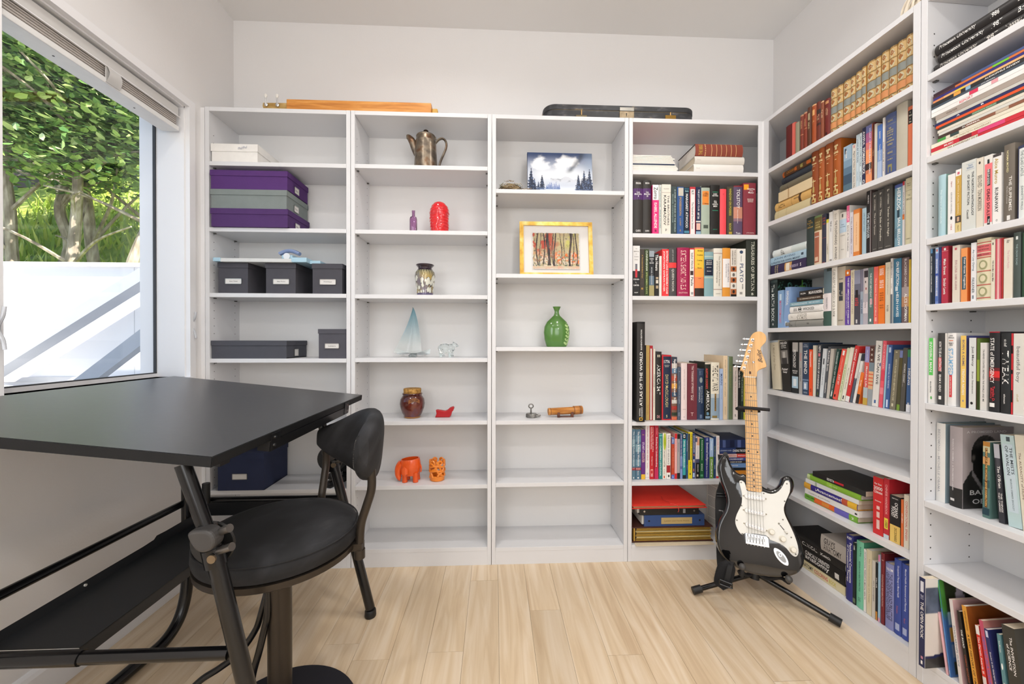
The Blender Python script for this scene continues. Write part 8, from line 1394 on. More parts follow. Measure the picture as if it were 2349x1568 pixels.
# scene on the portrait-cover book: flat silhouette printed on its front
# ================================================================= drafting table
TA = at(400, 862, X=-1.262); YF = TA.y; ZA = TA.z
TB_ = at(831, 905, Y=YF); YN = at(487, 1063, X=TB_.x).y
tt = thing('drafting_table', 'black drafting table with a slightly tilted top under the window', 'table', (-.86, -.57, 0))
ex = (TB_ - TA); LX = ex.length; ex.normalize(); ez = ex.cross(Vector((0, 1, 0))).normalized()
if ez.z < 0: ez = -ez
MT = Matrix(((ex.x, 0, ez.x, TA.x), (ex.y, 1, ez.y, TA.y), (ex.z, 0, ez.z, TA.z), (0, 0, 0, 1)))
def tl(x, y, z): return MT @ Vector((x, y, z))
LY = YF - YN
M_TOP = mat_ramp('black_tabletop', [(.3, '141518'), (.5, '191a1d'), (.7, '212326')], (1, 1, 1), 60, .38, bump=.03, detail=8)
M_TOP.node_tree.nodes['Principled BSDF'].inputs['Specular IOR Level'].default_value = 1.; M_TOP.node_tree.nodes['Principled BSDF'].inputs['Coat Weight'].default_value = .7; M_TOP.node_tree.nodes['Principled BSDF'].inputs['Coat Roughness'].default_value = .4; M_TOP.node_tree.nodes['Principled BSDF'].inputs['Coat IOR'].default_value = 1.6
bm = bmesh.new(); bmesh.ops.create_cube(bm, size=1)
for v in bm.verts: v.co = Vector(((v.co.x + .5) * LX, (v.co.y - .5) * LY, (v.co.z - .5) * .021))
bmesh.ops.bevel(bm, geom=bm.edges[:], offset=.0012, segments=2, affect='EDGES')
tm_ = MB().bm(bm, 0, False, MT)
for k_, f_ in enumerate(tm_.f):
    a_, b_, c_ = (tm_.v[i] for i in f_[:3]); tm_.m[k_] = 0 if abs((b_ - a_).cross(c_ - a_).normalized().dot(ez)) > .95 else 1
tm_.build('table_top', [M_TOP, mat('121315', .55, var=.05, spec=.3, name='black_table_edge')], tt)
sc = MB(); rn = random.Random(12)
def scr(x, y, L, a, w=.0006):
    d = Vector((math.cos(a), math.sin(a), 0)) * L / 2; s_ = Vector((-math.sin(a), math.cos(a), 0)) * w; c0 = Vector((x, y, .00025))
    sc.add([MT @ (c0 - d), MT @ (c0 + s_), MT @ (c0 + d), MT @ (c0 - s_)], [(0, 3, 2, 1)])
for k in range(9): scr(LX * .70 + rn.uniform(-.03, .05), -LY * .20 + rn.uniform(-.03, .02), rn.uniform(.01, .05), rn.uniform(-.25, .1), .0005)
for k in range(26): scr(rn.uniform(.05, LX - .05), -rn.uniform(.05, LY - .05), rn.uniform(.004, .03), rn.uniform(-.8, .8), .0004)
sc.build('scratches', mat('9a9a9a', .6, var=0, name='scratch_grey'), tt, kind='stuff')
M_RAIL = mat('202022', .35, .4, var=.05, name='rail_black')
def tbox(x0, x1, y0, y1, z0, z1):
    m = MB(); vs = [tl(x, y, z) for z in (z0, z1) for x, y in ((x0, y0), (x1, y0), (x1, y1), (x0, y1))]
    return m.add(vs, [(3, 2, 1, 0), (4, 5, 6, 7), (0, 1, 5, 4), (1, 2, 6, 5), (2, 3, 7, 6), (3, 0, 4, 7)])
yr0, yr1 = at(800, 925, X=TB_.x).y - YF, at(622, 1000, X=TB_.x).y - YF
tbox(LX - .028, LX + .002, yr1, yr0, -.046, -.0213).build('edge_rail', M_RAIL, tt)
for yy, dd in ((yr1, 1), (yr0, -1)):
    tbox(LX + .0005, LX + .003, min(yy, yy + dd * .038), max(yy, yy + dd * .038), -.045, -.004).build('end_plate', M_RAIL, tt)
    for zz in (-.014, -.034): MB().cyl(tl(LX + .003, yy + dd * .016, zz), tl(LX + .0045, yy + dd * .016, zz), .0035, 10).build('screw', M_CHROME, tt)
tbox(.05, LX - .03, -.160, -.130, -.045, -.0213).build('cross_rail', M_RAIL, tt); tbox(.05, LX - .03, -LY + .07, -LY + .10, -.045, -.0213).build('cross_rail', M_RAIL, tt)
YL = (-.305, -.915); RX = -1.07
legs = [((-.598, YL[0], .60), (-.456, YL[0], .012)), (tuple(at(481, 1226, Y=YL[1])), None)]
k_ = at(481, 1226, Y=YL[1]); b_ = at(562, 1568, Y=YL[1]); f_ = k_ + (b_ - k_) * ((k_.z - .012) / (k_.z - b_.z)); legs[1] = (tuple(k_), tuple(f_))
for (k, f), yl in zip(legs, YL):
    k, f = Vector(k), Vector(f); up_ = at(431, 1085, Y=YL[1]) if yl < -.5 else Vector((-.632, yl, .74)); up_ = Vector((up_.x - .004, yl, .745))
    MB().tube([up_ + Vector((-.006, 0, .01)), k + Vector((.004, 0, -.02))], .0145, 16).build('upper_leg', M_BLACKMETAL, tt)
    MB().tube([k + Vector((-.004, 0, .02)), f + Vector((0, 0, .018))], .0165, 16).build('lower_leg', mat_ramp('scuffed_black', [(.0, '0b0b0c'), (.60, '121213'), (.74, '2e2722'), (.9, '6a5848')], (1, 1, .4), 18, .26), tt)
    MB().lathe([(.0, 0), (.019, 0), (.0205, .004), (.0195, .022), (.017, .026)], f + Vector((.001, 0, -.012)), 18).build('rubber_foot', M_BLACK, tt)
    kn = MB(); Mk = Matrix.Translation(k + Vector((.004, -.004, .004))) @ Matrix.Rotation(math.pi / 2, 4, 'X') @ Matrix.Rotation(-.5, 4, 'Z')
    kn.prism([(.026 * math.cos(a) * (1 + .10 * math.cos(2 * a)), .022 * math.sin(a) * (1 + .30 * math.cos(a))) for a in [2 * math.pi * i / 24 for i in range(24)]], -.004, .028, M=Mk, bev=.006)
    kn.build('tilt_knob', mat('3f3d3c', .5, var=.08, name='grey_rubber'), tt)
    MB().lathe([(.0, -.008), (.045, -.008), (.047, -.004), (.045, 0), (.0, 0)], seg=28, M=Matrix.Translation(k + Vector((-.012, .022, -.030))) @ Matrix.Rotation(math.pi / 2, 4, 'X')).build('locking_disc', M_BLACK, tt)
    cb = MB().tube([k + Vector((.006, -.001, -.026)), k + Vector((.014, -.001, -.062))], .0205, 18); cb.build('clamp_collar', M_BLACKMETAL, tt)
    MB().cyl(k + Vector((.020, -.021, -.038)), k + Vector((.020, -.025, -.038)), .0085, 16).build('clamp_screw', mat('8a7a64', .35, .9, name='bronze_screw'), tt)
    for dz, sx_ in ((.012, .036), (-.026, .040)): MB().tube([k + Vector((.022, -.008, dz - .004)), k + Vector((sx_ + .014, -.014, dz + .008))], [.0075, .0085], 12).build('clamp_lever', mat('77736f', .28, .8, var=.1, name='worn_chrome'), tt)
for yl in (YL[0], ):
    pass
zc = .362
MB().tube([(-.55, YL[1], zc), (-1.30 + .05, YL[1], zc)], .0125, 16).build('cross_bar', M_BLACKMETAL, tt)
MB().tube([at(112, 1450, Y=YL[1]) * 1 - Vector((0, 0, 0)) if False else Vector((-.842, YL[1], zc)), (-1.25, YL[1], zc)], .0148, 16).build('cross_bar_sleeve', M_BLACKMETAL, tt)
MB().tube([(-.56, YL[0], .434), (-1.07, YL[0], .434)], .0125, 14).build('cross_bar', M_BLACKMETAL, tt)
MB().box((-1.05, YL[0] - .014, .385), (-.60, YL[0] - .006, .432)).build('rear_bracket', M_RAIL, tt)
# bent rear tube: upright at the far end, curved onto the floor, running to the near end
MB().tube(smoothpath([(RX, -.345, .50), (RX, -.345, .30), (RX, -.346, .20), (RX, -.356, .12), (RX - .002, -.385, .058), (RX - .006, -.44, .026), (RX - .02, -.52, .020), (RX - .03, -.70, .019), (RX - .03, -.88, .020), (RX - .03, -.95, .06), (RX - .03, -.955, .20), (RX - .03, -.955, .50)], 6), .0175, 14).build('rear_frame_tube', M_BLACKMETAL, tt)
MB().tube([(RX, -.345, .44), (RX, -.345, .66)], .0145, 14).build('rear_post', M_BLACKMETAL, tt)
MB().tube([(RX - .03, -.955, .44), (RX - .03, -.955, .66)], .0145, 14).build('rear_post', M_BLACKMETAL, tt)
for yy in (-.345, -.955):
    MB().tube([(RX - (.03 if yy < -.5 else 0), yy, .62), (RX + .03, yy, .80)], .012, 12).build('top_strut', M_BLACKMETAL, tt)
MB().lathe([(.0, 0), (.013, 0), (.014, .004), (.012, .010), (.0, .012)], (RX + .004, -.462, .0), 16).build('floor_glide', M_BLACK, tt)
MB().lathe([(.0, 0), (.013, 0), (.014, .004), (.012, .010), (.0, .012)], (RX - .03, -.80, .0), 16).build('floor_glide', M_BLACK, tt)
MB().cyl((RX + .052, -.33, .435), (RX + .052, -.33, .505), .012, 14).build('end_knob', M_BLACK, tt)
MB().tube([(RX - .012, -.335, .442), (RX - .035, -.95, .442)], .0115, 14).build('long_rail', M_BLACKMETAL, tt)
# sheet metal tray
M_TRAY = mat('2b2c2e', .45, .2, var=.05, name='tray_black')
tr_ = MB(); xb0, xf = -1.053, -.868; ya, yb = -.33, -.893
flange = [(ya, .03), (ya - .12, .03), (ya - .155, .032), (ya - .165, .024), (ya - .2, .022), (yb, .022)]
vs = [(xb0, y, .367) for y, h_ in flange] + [(xb0 - .003, y, .367 + h_) for y, h_ in flange]; n_ = len(flange)
tr_.add(vs + [(p[0] + .0015, p[1], p[2]) for p in vs], [(i, i + 1, n_ + i + 1, n_ + i) for i in range(n_ - 1)] + [(2 * n_ + i, 3 * n_ + i, 3 * n_ + i + 1, 2 * n_ + i + 1) for i in range(n_ - 1)])
tr_.build('tray_flange', M_TRAY, tt)
MB().box((xb0, yb, .3655), (xf, ya, .367)).build('tray_floor', M_TRAY, tt)
MB().box((xf - .0015, yb, .338), (xf, ya, .3665)).build('tray_lip', M_TRAY, tt)
MB().cyl((xb0 - .006, -.70, .380), (xb0 + .003, -.70, .380), .0032, 10).build('tray_hole', mat('d9d4cc', .8, var=0, name='hole_pale'), tt)

# ================================================================= chair
CX, CY = -.588, -.645; CR = .197
ch = thing('padded_chair', 'black suede chair with a round seat, curved back and disc base', 'chair', (CX, CY, 0))
M_SUEDE = mat_ramp('black_suede', [(.34, '0c0c0d'), (.48, '151517'), (.57, '27272a'), (.68, '4a494a')], (1, 1, 1.4), 3.2, .8, bump=.05, detail=9, dist=1.6)
prof = [(.0, .446), (CR - .012, .446), (CR - .003, .452), (CR + .001, .466), (CR, .482), (CR - .006, .494), (CR - .018, .503), (CR - .045, .510), (.09, .514), (.0, .516)]
MB().lathe(prof, (CX, CY, 0), 56).build('seat', M_SUEDE, ch)
MB().tube([(CX + (CR - .002) * math.cos(a), CY + (CR - .002) * math.sin(a), .4925) for a in [2 * math.pi * i / 60 for i in range(60)]], .0022, 6, closed=True).build('seat_piping', M_SUEDE, ch)
M_BRONZE = mat('3a332c', .35, .5, var=.1, name='bronze_black_metal')
MB().lathe([(CR - .03, .428), (CR - .006, .428), (CR - .002, .431), (CR - .001, .446), (CR - .03, .446)], (CX, CY, 0), 56, cap=False).build('seat_ring', M_BRONZE, ch)
PX, PY = -.566, -.697
MB().lathe([(.0285, .0145), (.0285, .44)], (PX, PY, 0), 28).build('pedestal', M_BRONZE, ch)
MB().lathe([(.028, .428), (.09, .436), (.09, .446), (.0, .446)], (PX, PY, 0), 28).build('seat_flange', M_BRONZE, ch)
MB().lathe([(.197, 0), (.198, .004), (.196, .008), (.05, .0145), (.0, .0145)], (-.565, -.719, 0), 60).build('base_disc', mat('24242b', .45, .3, var=.12, scale=40, name='dark_base_paint'), ch)
# curved tubes from under the seat down to the floor
def P_(px, py, Y): return at(px, py, Y=Y)
MB().tube(smoothpath([(PX - .035, PY + .06, .436), P_(601, 1400, -.66), P_(585, 1446, -.66), P_(548, 1497, -.67), P_(503, 1532, -.68), P_(460, 1560, -.69), P_(425, 1600, -.70), (P_(398, 1640, -.71).x, -.71, .012)], 6), .0085, 12).build('curved_leg', M_BLACKMETAL, ch)
MB().tube(smoothpath([(PX - .022, PY - .015, .436), P_(614, 1400, -.725), P_(607, 1440, -.725), P_(594, 1495, -.73), P_(577, 1560, -.735), (P_(562, 1610, -.74).x, -.742, .02)], 6), .0085, 12).build('curved_leg', M_BLACKMETAL, ch)
# backrest pad, an arc behind the sitter
A0, A1 = math.radians(-9), math.radians(90); BRAD = .238
def sst_(a, b, x): t = min(max((x - a) / (b - a), 0), 1); return t * t * (3 - 2 * t)
def pad(u, v):
    a = A0 + (A1 - A0) * u; e = min(u, 1 - u); k = min(1, e / .16); k = math.sqrt(max(0, 1 - (1 - k) ** 2.0)) if k < 1 else 1
    top_ = .772 + .022 * math.sin(math.pi * min(u * 1.15, 1)) - .048 * sst_(.45, 1., u); bot_ = .634 - .050 * math.sin(math.pi * u) + .012 * sst_(.5, 1., u)
    hh = (top_ - bot_) / 2 * (.30 + .70 * k) * (1 if e > .001 else .0); th = .030 * (.40 + .60 * k) * (1 if e > .001 else .0)
    b = 2 * math.pi * v; cx_, sz_ = math.cos(b), math.sin(b); q = 2 / 3.2
    rx = math.copysign(abs(cx_) ** q, cx_) * th; rz = math.copysign(abs(sz_) ** q, sz_) * hh
    rad = BRAD + rx + .012 * (1 - (2 * u - 1) ** 2) + .018 * (rz / .08) * .4
    zc_ = (top_ + bot_) / 2
    return Vector((CX - .012 + rad * math.cos(a), CY + rad * math.sin(a), zc_ + rz))
bp = MB(); NUp, NVp = 48, 32
vs = [pad(i / (NUp - 1), j / NVp) for i in range(NUp) for j in range(NVp)]
fs = [(i * NVp + j, i * NVp + (j + 1) % NVp, (i + 1) * NVp + (j + 1) % NVp, (i + 1) * NVp + j) for i in range(NUp - 1) for j in range(NVp)]
bp.add(vs, fs, 0, True).build('backrest', M_SUEDE, ch)
sm_ = MB().tube([pad(.035 + .0 * t_, .0) * 0 + pad(.03, .31 + .42 * t_) * 1.0 + (pad(.03, .31 + .42 * t_) - pad(.2, .31 + .42 * t_)) * .004 for t_ in [i / 20 for i in range(21)]], .0016, 6)
sm_.build('backrest_seam', M_BLACK, ch)
rv = MB()
for t_ in [i / 13 for i in range(14)]:
    p = pad(.026, .40 + .22 * t_); rv.sphere(p, .0009, u=6, v=4)
rv.build('seam_tacks', mat('8a8680', .4, .8, var=0, name='dull_tack'), ch, kind='stuff')
# two tubes carrying the backrest
def bt_(a, out0, col):
    c_, s_ = math.cos(a), math.sin(a); R_ = lambda r, z: (CX + r * c_, CY + r * s_, z)
    return MB().tube(smoothpath([R_(BRAD + .0, .68), R_(BRAD + .004, .635), R_(BRAD + .003, .59), R_(BRAD - .010, .545), R_(CR + .016, .495), R_(CR + .012, .44), R_(CR + .012, .405)], 6), .0118, 14)
for a in (math.radians(2), math.radians(86)):
    bt_(a, 0, 0).build('back_tube', M_BRONZE, ch)
    c_, s_ = math.cos(a), math.sin(a)
    b_ = MB().obox((CX + (CR + .0) * c_, CY + (CR + .0) * s_, .434), Vector((c_, s_, 0)) * .022, Vector((-s_, c_, 0)) * .012, Vector((0, 0, .010))); b_.build('tube_bracket', M_BRONZE, ch)
    MB().cyl((CX + (CR + .012) * c_, CY + (CR + .012) * s_, .400), (CX + (CR + .012) * c_, CY + (CR + .012) * s_, .425), .0145, 14).build('tube_sleeve', M_BRONZE, ch)

# ================================================================= guitar
BODY= [(-0.11, -0.3472), (-0.1189, -0.3639), (-0.1248, -0.3858), (-0.1251, -0.4092), (-0.1178, -0.445), (-0.1055, -0.4794), (-0.0987, -0.5052), (-0.0979, -0.5317), (-0.1046, -0.5592), (-0.1175, -0.5855), (-0.1295, -0.6158), (-0.1343, -0.6382), (-0.1359, -0.6641), (-0.1332, -0.689), (-0.1253, -0.7125), (-0.1092, -0.7321), (-0.0874, -0.7482), (-0.0638, -0.7595), (-0.0326, -0.767), (-0.0018, -0.7692), (0.0287, -0.7678), (0.0589, -0.7645), (0.0851, -0.7585), (0.1113, -0.749), (0.1301, -0.7385), (0.1437, -0.724), (0.1539, -0.7045), (0.1579, -0.6803), (0.1568, -0.6569), (0.1512, -0.6302), (0.14, -0.6001), (0.1249, -0.5701), (0.1131, -0.5432), (0.1084, -0.523), (0.1109, -0.4973), (0.1206, -0.4744), (0.1334, -0.4509), (0.1405, -0.4283), (0.1395, -0.4111), (0.1326, -0.3968), (0.1211, -0.3919), (0.1092, -0.3959), (0.1008, -0.4059), (0.0961, -0.422), (0.0876, -0.4364), (0.0753, -0.447), (0.0592, -0.453), (0.0433, -0.451), (0.0288, -0.4431), (-0.0264, -0.4088), (-0.041, -0.41), (-0.0556, -0.4062), (-0.068, -0.3942), (-0.0782, -0.3771), (-0.0843, -0.3593), (-0.0905, -0.3461), (-0.1004, -0.3412)]
PG= [(-0.0513, -0.4396), (-0.0471, -0.4344), (-0.0408, -0.4344), (-0.0323, -0.4412), (-0.0267, -0.4627), (-0.0241, -0.4703), (0.0004, -0.4709), (0.0256, -0.4652), (0.0368, -0.4661), (0.0565, -0.4695), (0.0765, -0.462), (0.0931, -0.4442), (0.1017, -0.4277), (0.1083, -0.414), (0.1151, -0.4104), (0.1219, -0.4137), (0.1245, -0.4242), (0.1218, -0.4528), (0.1085, -0.4849), (0.0994, -0.5119), (0.1003, -0.5328), (0.1069, -0.5526), (0.1187, -0.5795), (0.1301, -0.61), (0.1376, -0.6408), (0.1381, -0.6645), (0.1318, -0.6777), (0.1243, -0.6799), (0.1136, -0.6734), (0.1014, -0.6578), (0.0795, -0.6439), (0.0474, -0.6366), (0.0344, -0.6238), (-0.0346, -0.6283), (-0.0449, -0.6373), (-0.0567, -0.6282), (-0.0664, -0.6087), (-0.0692, -0.59), (-0.0634, -0.5652), (-0.0504, -0.537), (-0.0446, -0.5186), (-0.043, -0.4875), (-0.0477, -0.4615)]
HD= [(-0.0221, -0.0021), (-0.0224, 0.0178), (-0.0286, 0.0269), (-0.0358, 0.0321), (-0.0256, 0.0653), (-0.0074, 0.1343), (0.0063, 0.1792), (0.0172, 0.1995), (0.0339, 0.2099), (0.0501, 0.2094), (0.0638, 0.1985), (0.0683, 0.1789), (0.0644, 0.1617), (0.0551, 0.1491), (0.0462, 0.1366), (0.0454, 0.1269), (0.0503, 0.1078), (0.0573, 0.0842), (0.064, 0.0524), (0.0518, 0.0437), (0.0377, 0.0357), (0.0274, 0.0233), (0.0227, 0.001)]
GO = Vector((1.1041, -.1091, .8532)); GX_ = Vector((.9268, -.3739, -.0338)).normalized(); GY_ = Vector((.1462, .2765, .9498)); GY_ = (GY_ - GX_ * GY_.dot(GX_)).normalized(); GZ_ = GX_.cross(GY_)
MG = Matrix(((GX_.x, GY_.x, GZ_.x, GO.x), (GX_.y, GY_.y, GZ_.y, GO.y), (GX_.z, GY_.z, GZ_.z, GO.z), (0, 0, 0, 1)))
gt = thing('electric_guitar', 'black electric guitar with white pickguard and maple neck on a floor stand', 'guitar', M=MG)
def cat2(pts, n=3):
    N = len(pts); out = []
    for i in range(N):
        a, b, c, d = pts[i - 1], pts[i], pts[(i + 1) % N], pts[(i + 2) % N]
        for k in range(n):
            t = k / n; out.append(tuple(.5 * ((2 * b[q]) + (-a[q] + c[q]) * t + (2 * a[q] - 5 * b[q] + 4 * c[q] - d[q]) * t * t + (-a[q] + 3 * b[q] - 3 * c[q] + d[q]) * t ** 3) for q in (0, 1)))
    return out
M_GB = mat('0a0a0b', .07, var=.0, coat=1., name='gloss_black_lacquer')
zf = -.006   # front face of the body, below the fretboard plane
gb_ = MB().prism(cat2(BODY, 3), zf - .044, zf, bev=.009, smooth=True); gb_.build('body', M_GB, gt, True)
M_PGW = mat('e6e4dc', .25, var=.02, name='white_pickguard')
pgo = MB().prism(cat2(PG, 2), zf, zf + .0022, bev=.0006).build('pickguard', M_PGW, gt, True)
M_MAPLE = mat_ramp('maple', [(.3, 'd9a05c'), (.5, 'e4b06c'), (.75, 'ecc084')], (12, 1.2, 12), 5, .28, bump=.02)
hw = lambda y: .0212 + (.0272 - .0212) * (-y / .468)
nk = MB()
def neck(u, v):
    y = -.468 + .470 * v; a = math.pi * u; w = hw(y); return Vector((-w * math.cos(a), y, -.0045 - .016 * math.sin(a) ** .8))
nk.grid(neck, 14, 8); nk.build('neck', M_MAPLE, gt, True)
MB().prism([(-hw(-.468), -.462), (-hw(-.468) + .006, -.469), (hw(-.468) - .006, -.469), (hw(-.468), -.462), (hw(0), -.003), (-hw(0), -.003)], -.005, .0, bev=.0006).build('fretboard', M_MAPLE, gt, True)
MB().box((-.0215, -.003, -.004), (.0215, .001, .0022), bev=.0006).build('nut', mat('ece6d8', .4, name='bone'), gt, True)
for k in range(1, 22):
    y = -.648 * (1 - 2 ** (-k / 12)); w = hw(y) - .0004
    MB().tube([(-w, y, .0002), (w, y, .0002)], .0011, 6).build('fret', M_CHROME, gt, True)
for k in (3, 5, 7, 9, 12, 15, 17, 19, 21):
    y = -.648 * (1 - (2 ** (-(k - 1) / 12) + 2 ** (-k / 12)) / 2)
    for x_ in ((-.016, .016) if k == 12 else (0,)): MB().lathe([(.0, .0001), (.0031, .0001), (.0031, .0003), (.0, .0003)], (x_, y, 0), 12).build('inlay_dot', mat('1a1512', .4, var=0, name='dot_black'), gt, True)
MB().prism(cat2(HD, 3), -.020, -.0035, bev=.0015).build('headstock', M_MAPLE, gt, True)
TUN = [(.0149, .1686), (.0072, .1422), (-.0001, .116), (-.0074, .0895), (-.0147, .0631), (-.0222, .0382)]
for (x_, y) in TUN:
    p = MB().lathe([(.0, -.0036), (.0066, -.0036), (.0066, -.0020), (.0045, -.0016), (.0034, .004), (.0038, .010), (.003, .0115), (.0, .0115)], (x_, y, 0), 16)
    p.box((x_ - .036, y - .0025 + .008, -.017), (x_ - .004, y + .0025 + .008, -.012))
    p = p.build('tuning_post', M_CHROME, gt, True)
    b = MB().sphere((x_ - .026 - .003, y + .0085, -.0145), .0072, sc=(.75, 1.05, .55)); b.build('tuning_button', M_CHROME, p, True)
lg = MB(); put_text(lg, 'Bullet', (.0385, .0985, -.0032), (-.10, .995, 0), (-.995, -.10, 0), .056, .016, 0, None, .16); put_text(lg, 'by Squier', (.0480, .108, -.0032), (-.10, .995, 0), (-.995, -.10, 0), .026, .0035, 0, None, .16)
lg.build('headstock_lettering', mat('161412', .4, var=0, name='decal_black'), gt, True)
MB().lathe([(.0, -.0034), (.004, -.0034), (.003, .000), (.0045, .001), (.0, .0016)], (.0137, .0666, 0), 12).build('string_tree', M_CHROME, gt, True)
MB().lathe([(.0, -.0034), (.0045, -.0034), (.0045, -.0030), (.0, -.0030)], (.0005, .019, 0), 14, sy=1.5).build('truss_rod_hole', mat('5a3418', .5, var=0, name='walnut_plug'), gt, True)
def pill(mb, xa, ya, xb, yb, r, z0, z1):
    d = Vector((xb - xa, yb - ya)); a0 = math.atan2(d.y, d.x); pts = []
    for c_, s_ in (((xb, yb), -90), ((xa, ya), 90)):
        for k in range(9): b = a0 + math.radians(s_ + 180 * k / 8); pts.append((c_[0] + r * math.cos(b), c_[1] + r * math.sin(b)))
    mb.prism(pts, z0, z1, bev=.0012)
zp = zf + .0022
for (xa_, ya_, xb_, yb_) in ((-.0265, -.4912, .0275, -.4905), (-.0275, -.5446, .0265, -.5468), (-.0270, -.5958, .0255, -.6045)):
    pk_ = MB(); pill(pk_, xa_, ya_, xb_, yb_, .0086, zp, zp + .0075); pk_ = pk_.build('pickup_cover', mat('eceae6', .3, var=.01, name='white_plastic'), gt, True)
    for k in range(6):
        t_ = (k + .5) / 6; MB().lathe([(.0, zp + .0074), (.0027, zp + .0074), (.0025, zp + .0086), (.0, zp + .0088)], (xa_ + (xb_ - xa_) * t_, ya_ + (yb_ - ya_) * t_, 0), 10).build('pole_piece', M_CHROME, pk_, True)
    d = Vector((xb_ - xa_, yb_ - ya_, 0)).normalized() * .0118
    for sx_, x_, y in ((-1, xa_, ya_), (1, xb_, yb_)): MB().lathe([(.0, zp), (.0026, zp), (.0024, zp + .0022), (.0, zp + .0026)], (x_ + sx_ * d.x, y + sx_ * d.y, 0), 10).build('pickup_screw', mat('9a8f7a', .35, .9, name='nickel_screw'), pk_, True)
SCR = [(-.0451, -.4414), (-.0457, -.5297), (-.0634, -.5868), (-.046, -.6333), (.0333, -.4714), (.1137, -.4228), (.1029, -.4892), (.0937, -.5574), (.1179, -.6155), (.1289, -.6711), (.0426, -.6326)]
for x_, y in SCR: MB().lathe([(.0, zp), (.0028, zp), (.0022, zp + .0011), (.0, zp + .0012)], (x_, y, 0), 10).build('pickguard_screw', mat('6a655c', .35, .9, name='dull_screw'), pgo, True)
br_ = MB().prism([(-.0355, -.6275), (.0352, -.6265), (.0415, -.632), (.0440, -.6655), (-.0355, -.6655)], zf, zf + .006, bev=.001); br_ = br_.build('bridge_plate', M_CHROME, gt, True)
for k in range(6):
    x_ = -.0262 + k * .01048; b = MB().box((x_ - .0046, -.6585, zf + .006), (x_ + .0046, -.638, zf + .0115), bev=.0012)
    b.build('saddle', mat('b4b2ae', .25, 1., name='saddle_steel'), br_, True); MB().cyl((x_ - .002, -.637, zf + .008), (x_ - .002, -.629, zf + .008), .0013, 8).build('saddle_screw', M_CHROME, br_, True)
for k in range(6): MB().cyl((-.0285 + k * .0112, -.6685, zf + .003), (-.0285 + k * .0112, -.6650, zf + .003), .0024, 8).build('plate_screw', M_CHROME, br_, True)
sv = zf + .0125
for k in range(6):
    tx_, ty_ = TUN[5 - k] if True else TUN[k]; xn = -.0175 + k * .007; xs = -.0262 + k * .01048
    MB().tube([(xs, -.648, sv), (xn, 0, .0026), (tx_ + .003, ty_, .004)], .00042 + .00010 * (5 - k) / 2, 5).build('string', mat('a8a49c', .3, 1., var=0, name='string_steel'), gt, True)
for (x_, y) in ((.0525, -.6072), (.0887, -.6259), (.1201, -.6562)):
    kb = MB().lathe([(.0, zp), (.0118, zp), (.0122, zp + .002), (.0100, zp + .004), (.0092, zp + .014), (.0080, zp + .0155), (.0, zp + .0158)], (x_, y, 0), 24); kb.build('control_knob', mat('ece7d8', .3, var=.02, name='ivory_plastic'), gt, True)
sl = MB(); pill(sl, .0835, -.5792, .0995, -.5978, .0012, zp, zp + .0006); sl.build('switch_slot', mat('2a2826', .6, var=0, name='slot_dark'), gt, True)
for x_, y in ((.0798, -.5741), (.1042, -.6034)): MB().lathe([(.0, zp), (.0036, zp), (.003, zp + .0014), (.0, zp + .0016)], (x_, y, 0), 10).build('switch_screw', mat('7a756a', .35, .9, name='switch_screw_metal'), gt, True)
MB().tube([(.0965, -.5945, zp), (.0995, -.5985, zp + .008), (.1005, -.6000, zp + .013)], [.0015, .0030, .0034], 10).build('switch_tip', mat('efece2', .3, var=0, name='switch_white'), gt, True)
ja, jb = Vector((.0620, -.6655, 0)), Vector((.1005, -.7130, 0)); jd = (jb - ja).normalized(); jn = Vector((-jd.y, jd.x, 0)); jc = (ja + jb) / 2
jp = [jc + jd * .0335 * math.cos(a) + jn * .0155 * math.copysign(abs(math.sin(a)) ** 1.2, math.sin(a)) for a in [2 * math.pi * k / 32 for k in range(32)]]
MB().prism([(p.x, p.y) for p in jp], zf, zf + .003, bev=.001).build('jack_plate', M_CHROME, gt, True)
jp2 = [jc + jd * .022 * math.cos(a) + jn * .0095 * math.sin(a) for a in [2 * math.pi * k / 24 for k in range(24)]]
MB().prism([(p.x, p.y) for p in jp2], zf + .003, zf + .0036).build('jack_well', mat('6f6d6a', .15, 1., name='dark_chrome'), gt, True)
MB().lathe([(.0035, zf + .0036), (.006, zf + .0036), (.006, zf + .0055), (.0035, zf + .0055)], (jc.x - .003, jc.y + .006, 0), 14, cap=False).build('jack_nut', M_CHROME, gt, True)
MB().lathe([(.0, zf - .030), (.007, zf - .030), (.0055, zf - .022), (.009, zf - .014), (.0, zf - .013)], (-.097, -.336, 0), 14).build('strap_button', M_BLACK, gt, True)

# ---- guitar stand
gs = thing('guitar_stand', 'black folding tripod guitar stand with padded arms', 'stand', (1.03, -.26, 0))
hub = Vector((1.045, -.235, .078)); M_FOAM = mat('201f20', .75, var=.1, name='foam_black')
for f in ((.793, -.237), (1.215, -.429)):
    e = Vector((f[0], f[1], .017)); MB().tube([hub, e], .0095, 14).build('leg', M_BLACKMETAL, gs)
    d = (e - hub).normalized(); MB().tube([e - d * .028, e + d * .006], .0145, 14).build('rubber_foot', M_BLACK, gs)
e = Vector((1.12, -.075, .018)); MB().tube([hub, e], .0095, 12).build('leg', M_BLACKMETAL, gs); MB().tube([e - Vector((.008, .016, 0)), e], .0135, 12).build('rubber_foot', M_BLACK, gs)
MB().tube([hub + Vector((-.012, -.01, -.016)), hub + Vector((0, 0, .05))], .017, 16).build('hub', M_BLACK, gs)
yk = MG @ Vector((.006, -.139, -.050))
MB().tube([hub + Vector((0, 0, .03)), (hub + yk) / 2 + Vector((.01, .02, 0)), yk], .0105, 14).build('post', M_BLACKMETAL, gs)
MB().tube([hub + Vector((0, .002, .06)), hub + Vector((.002, .008, .12))], .0155, 14).build('post_collar', M_BLACK, gs)
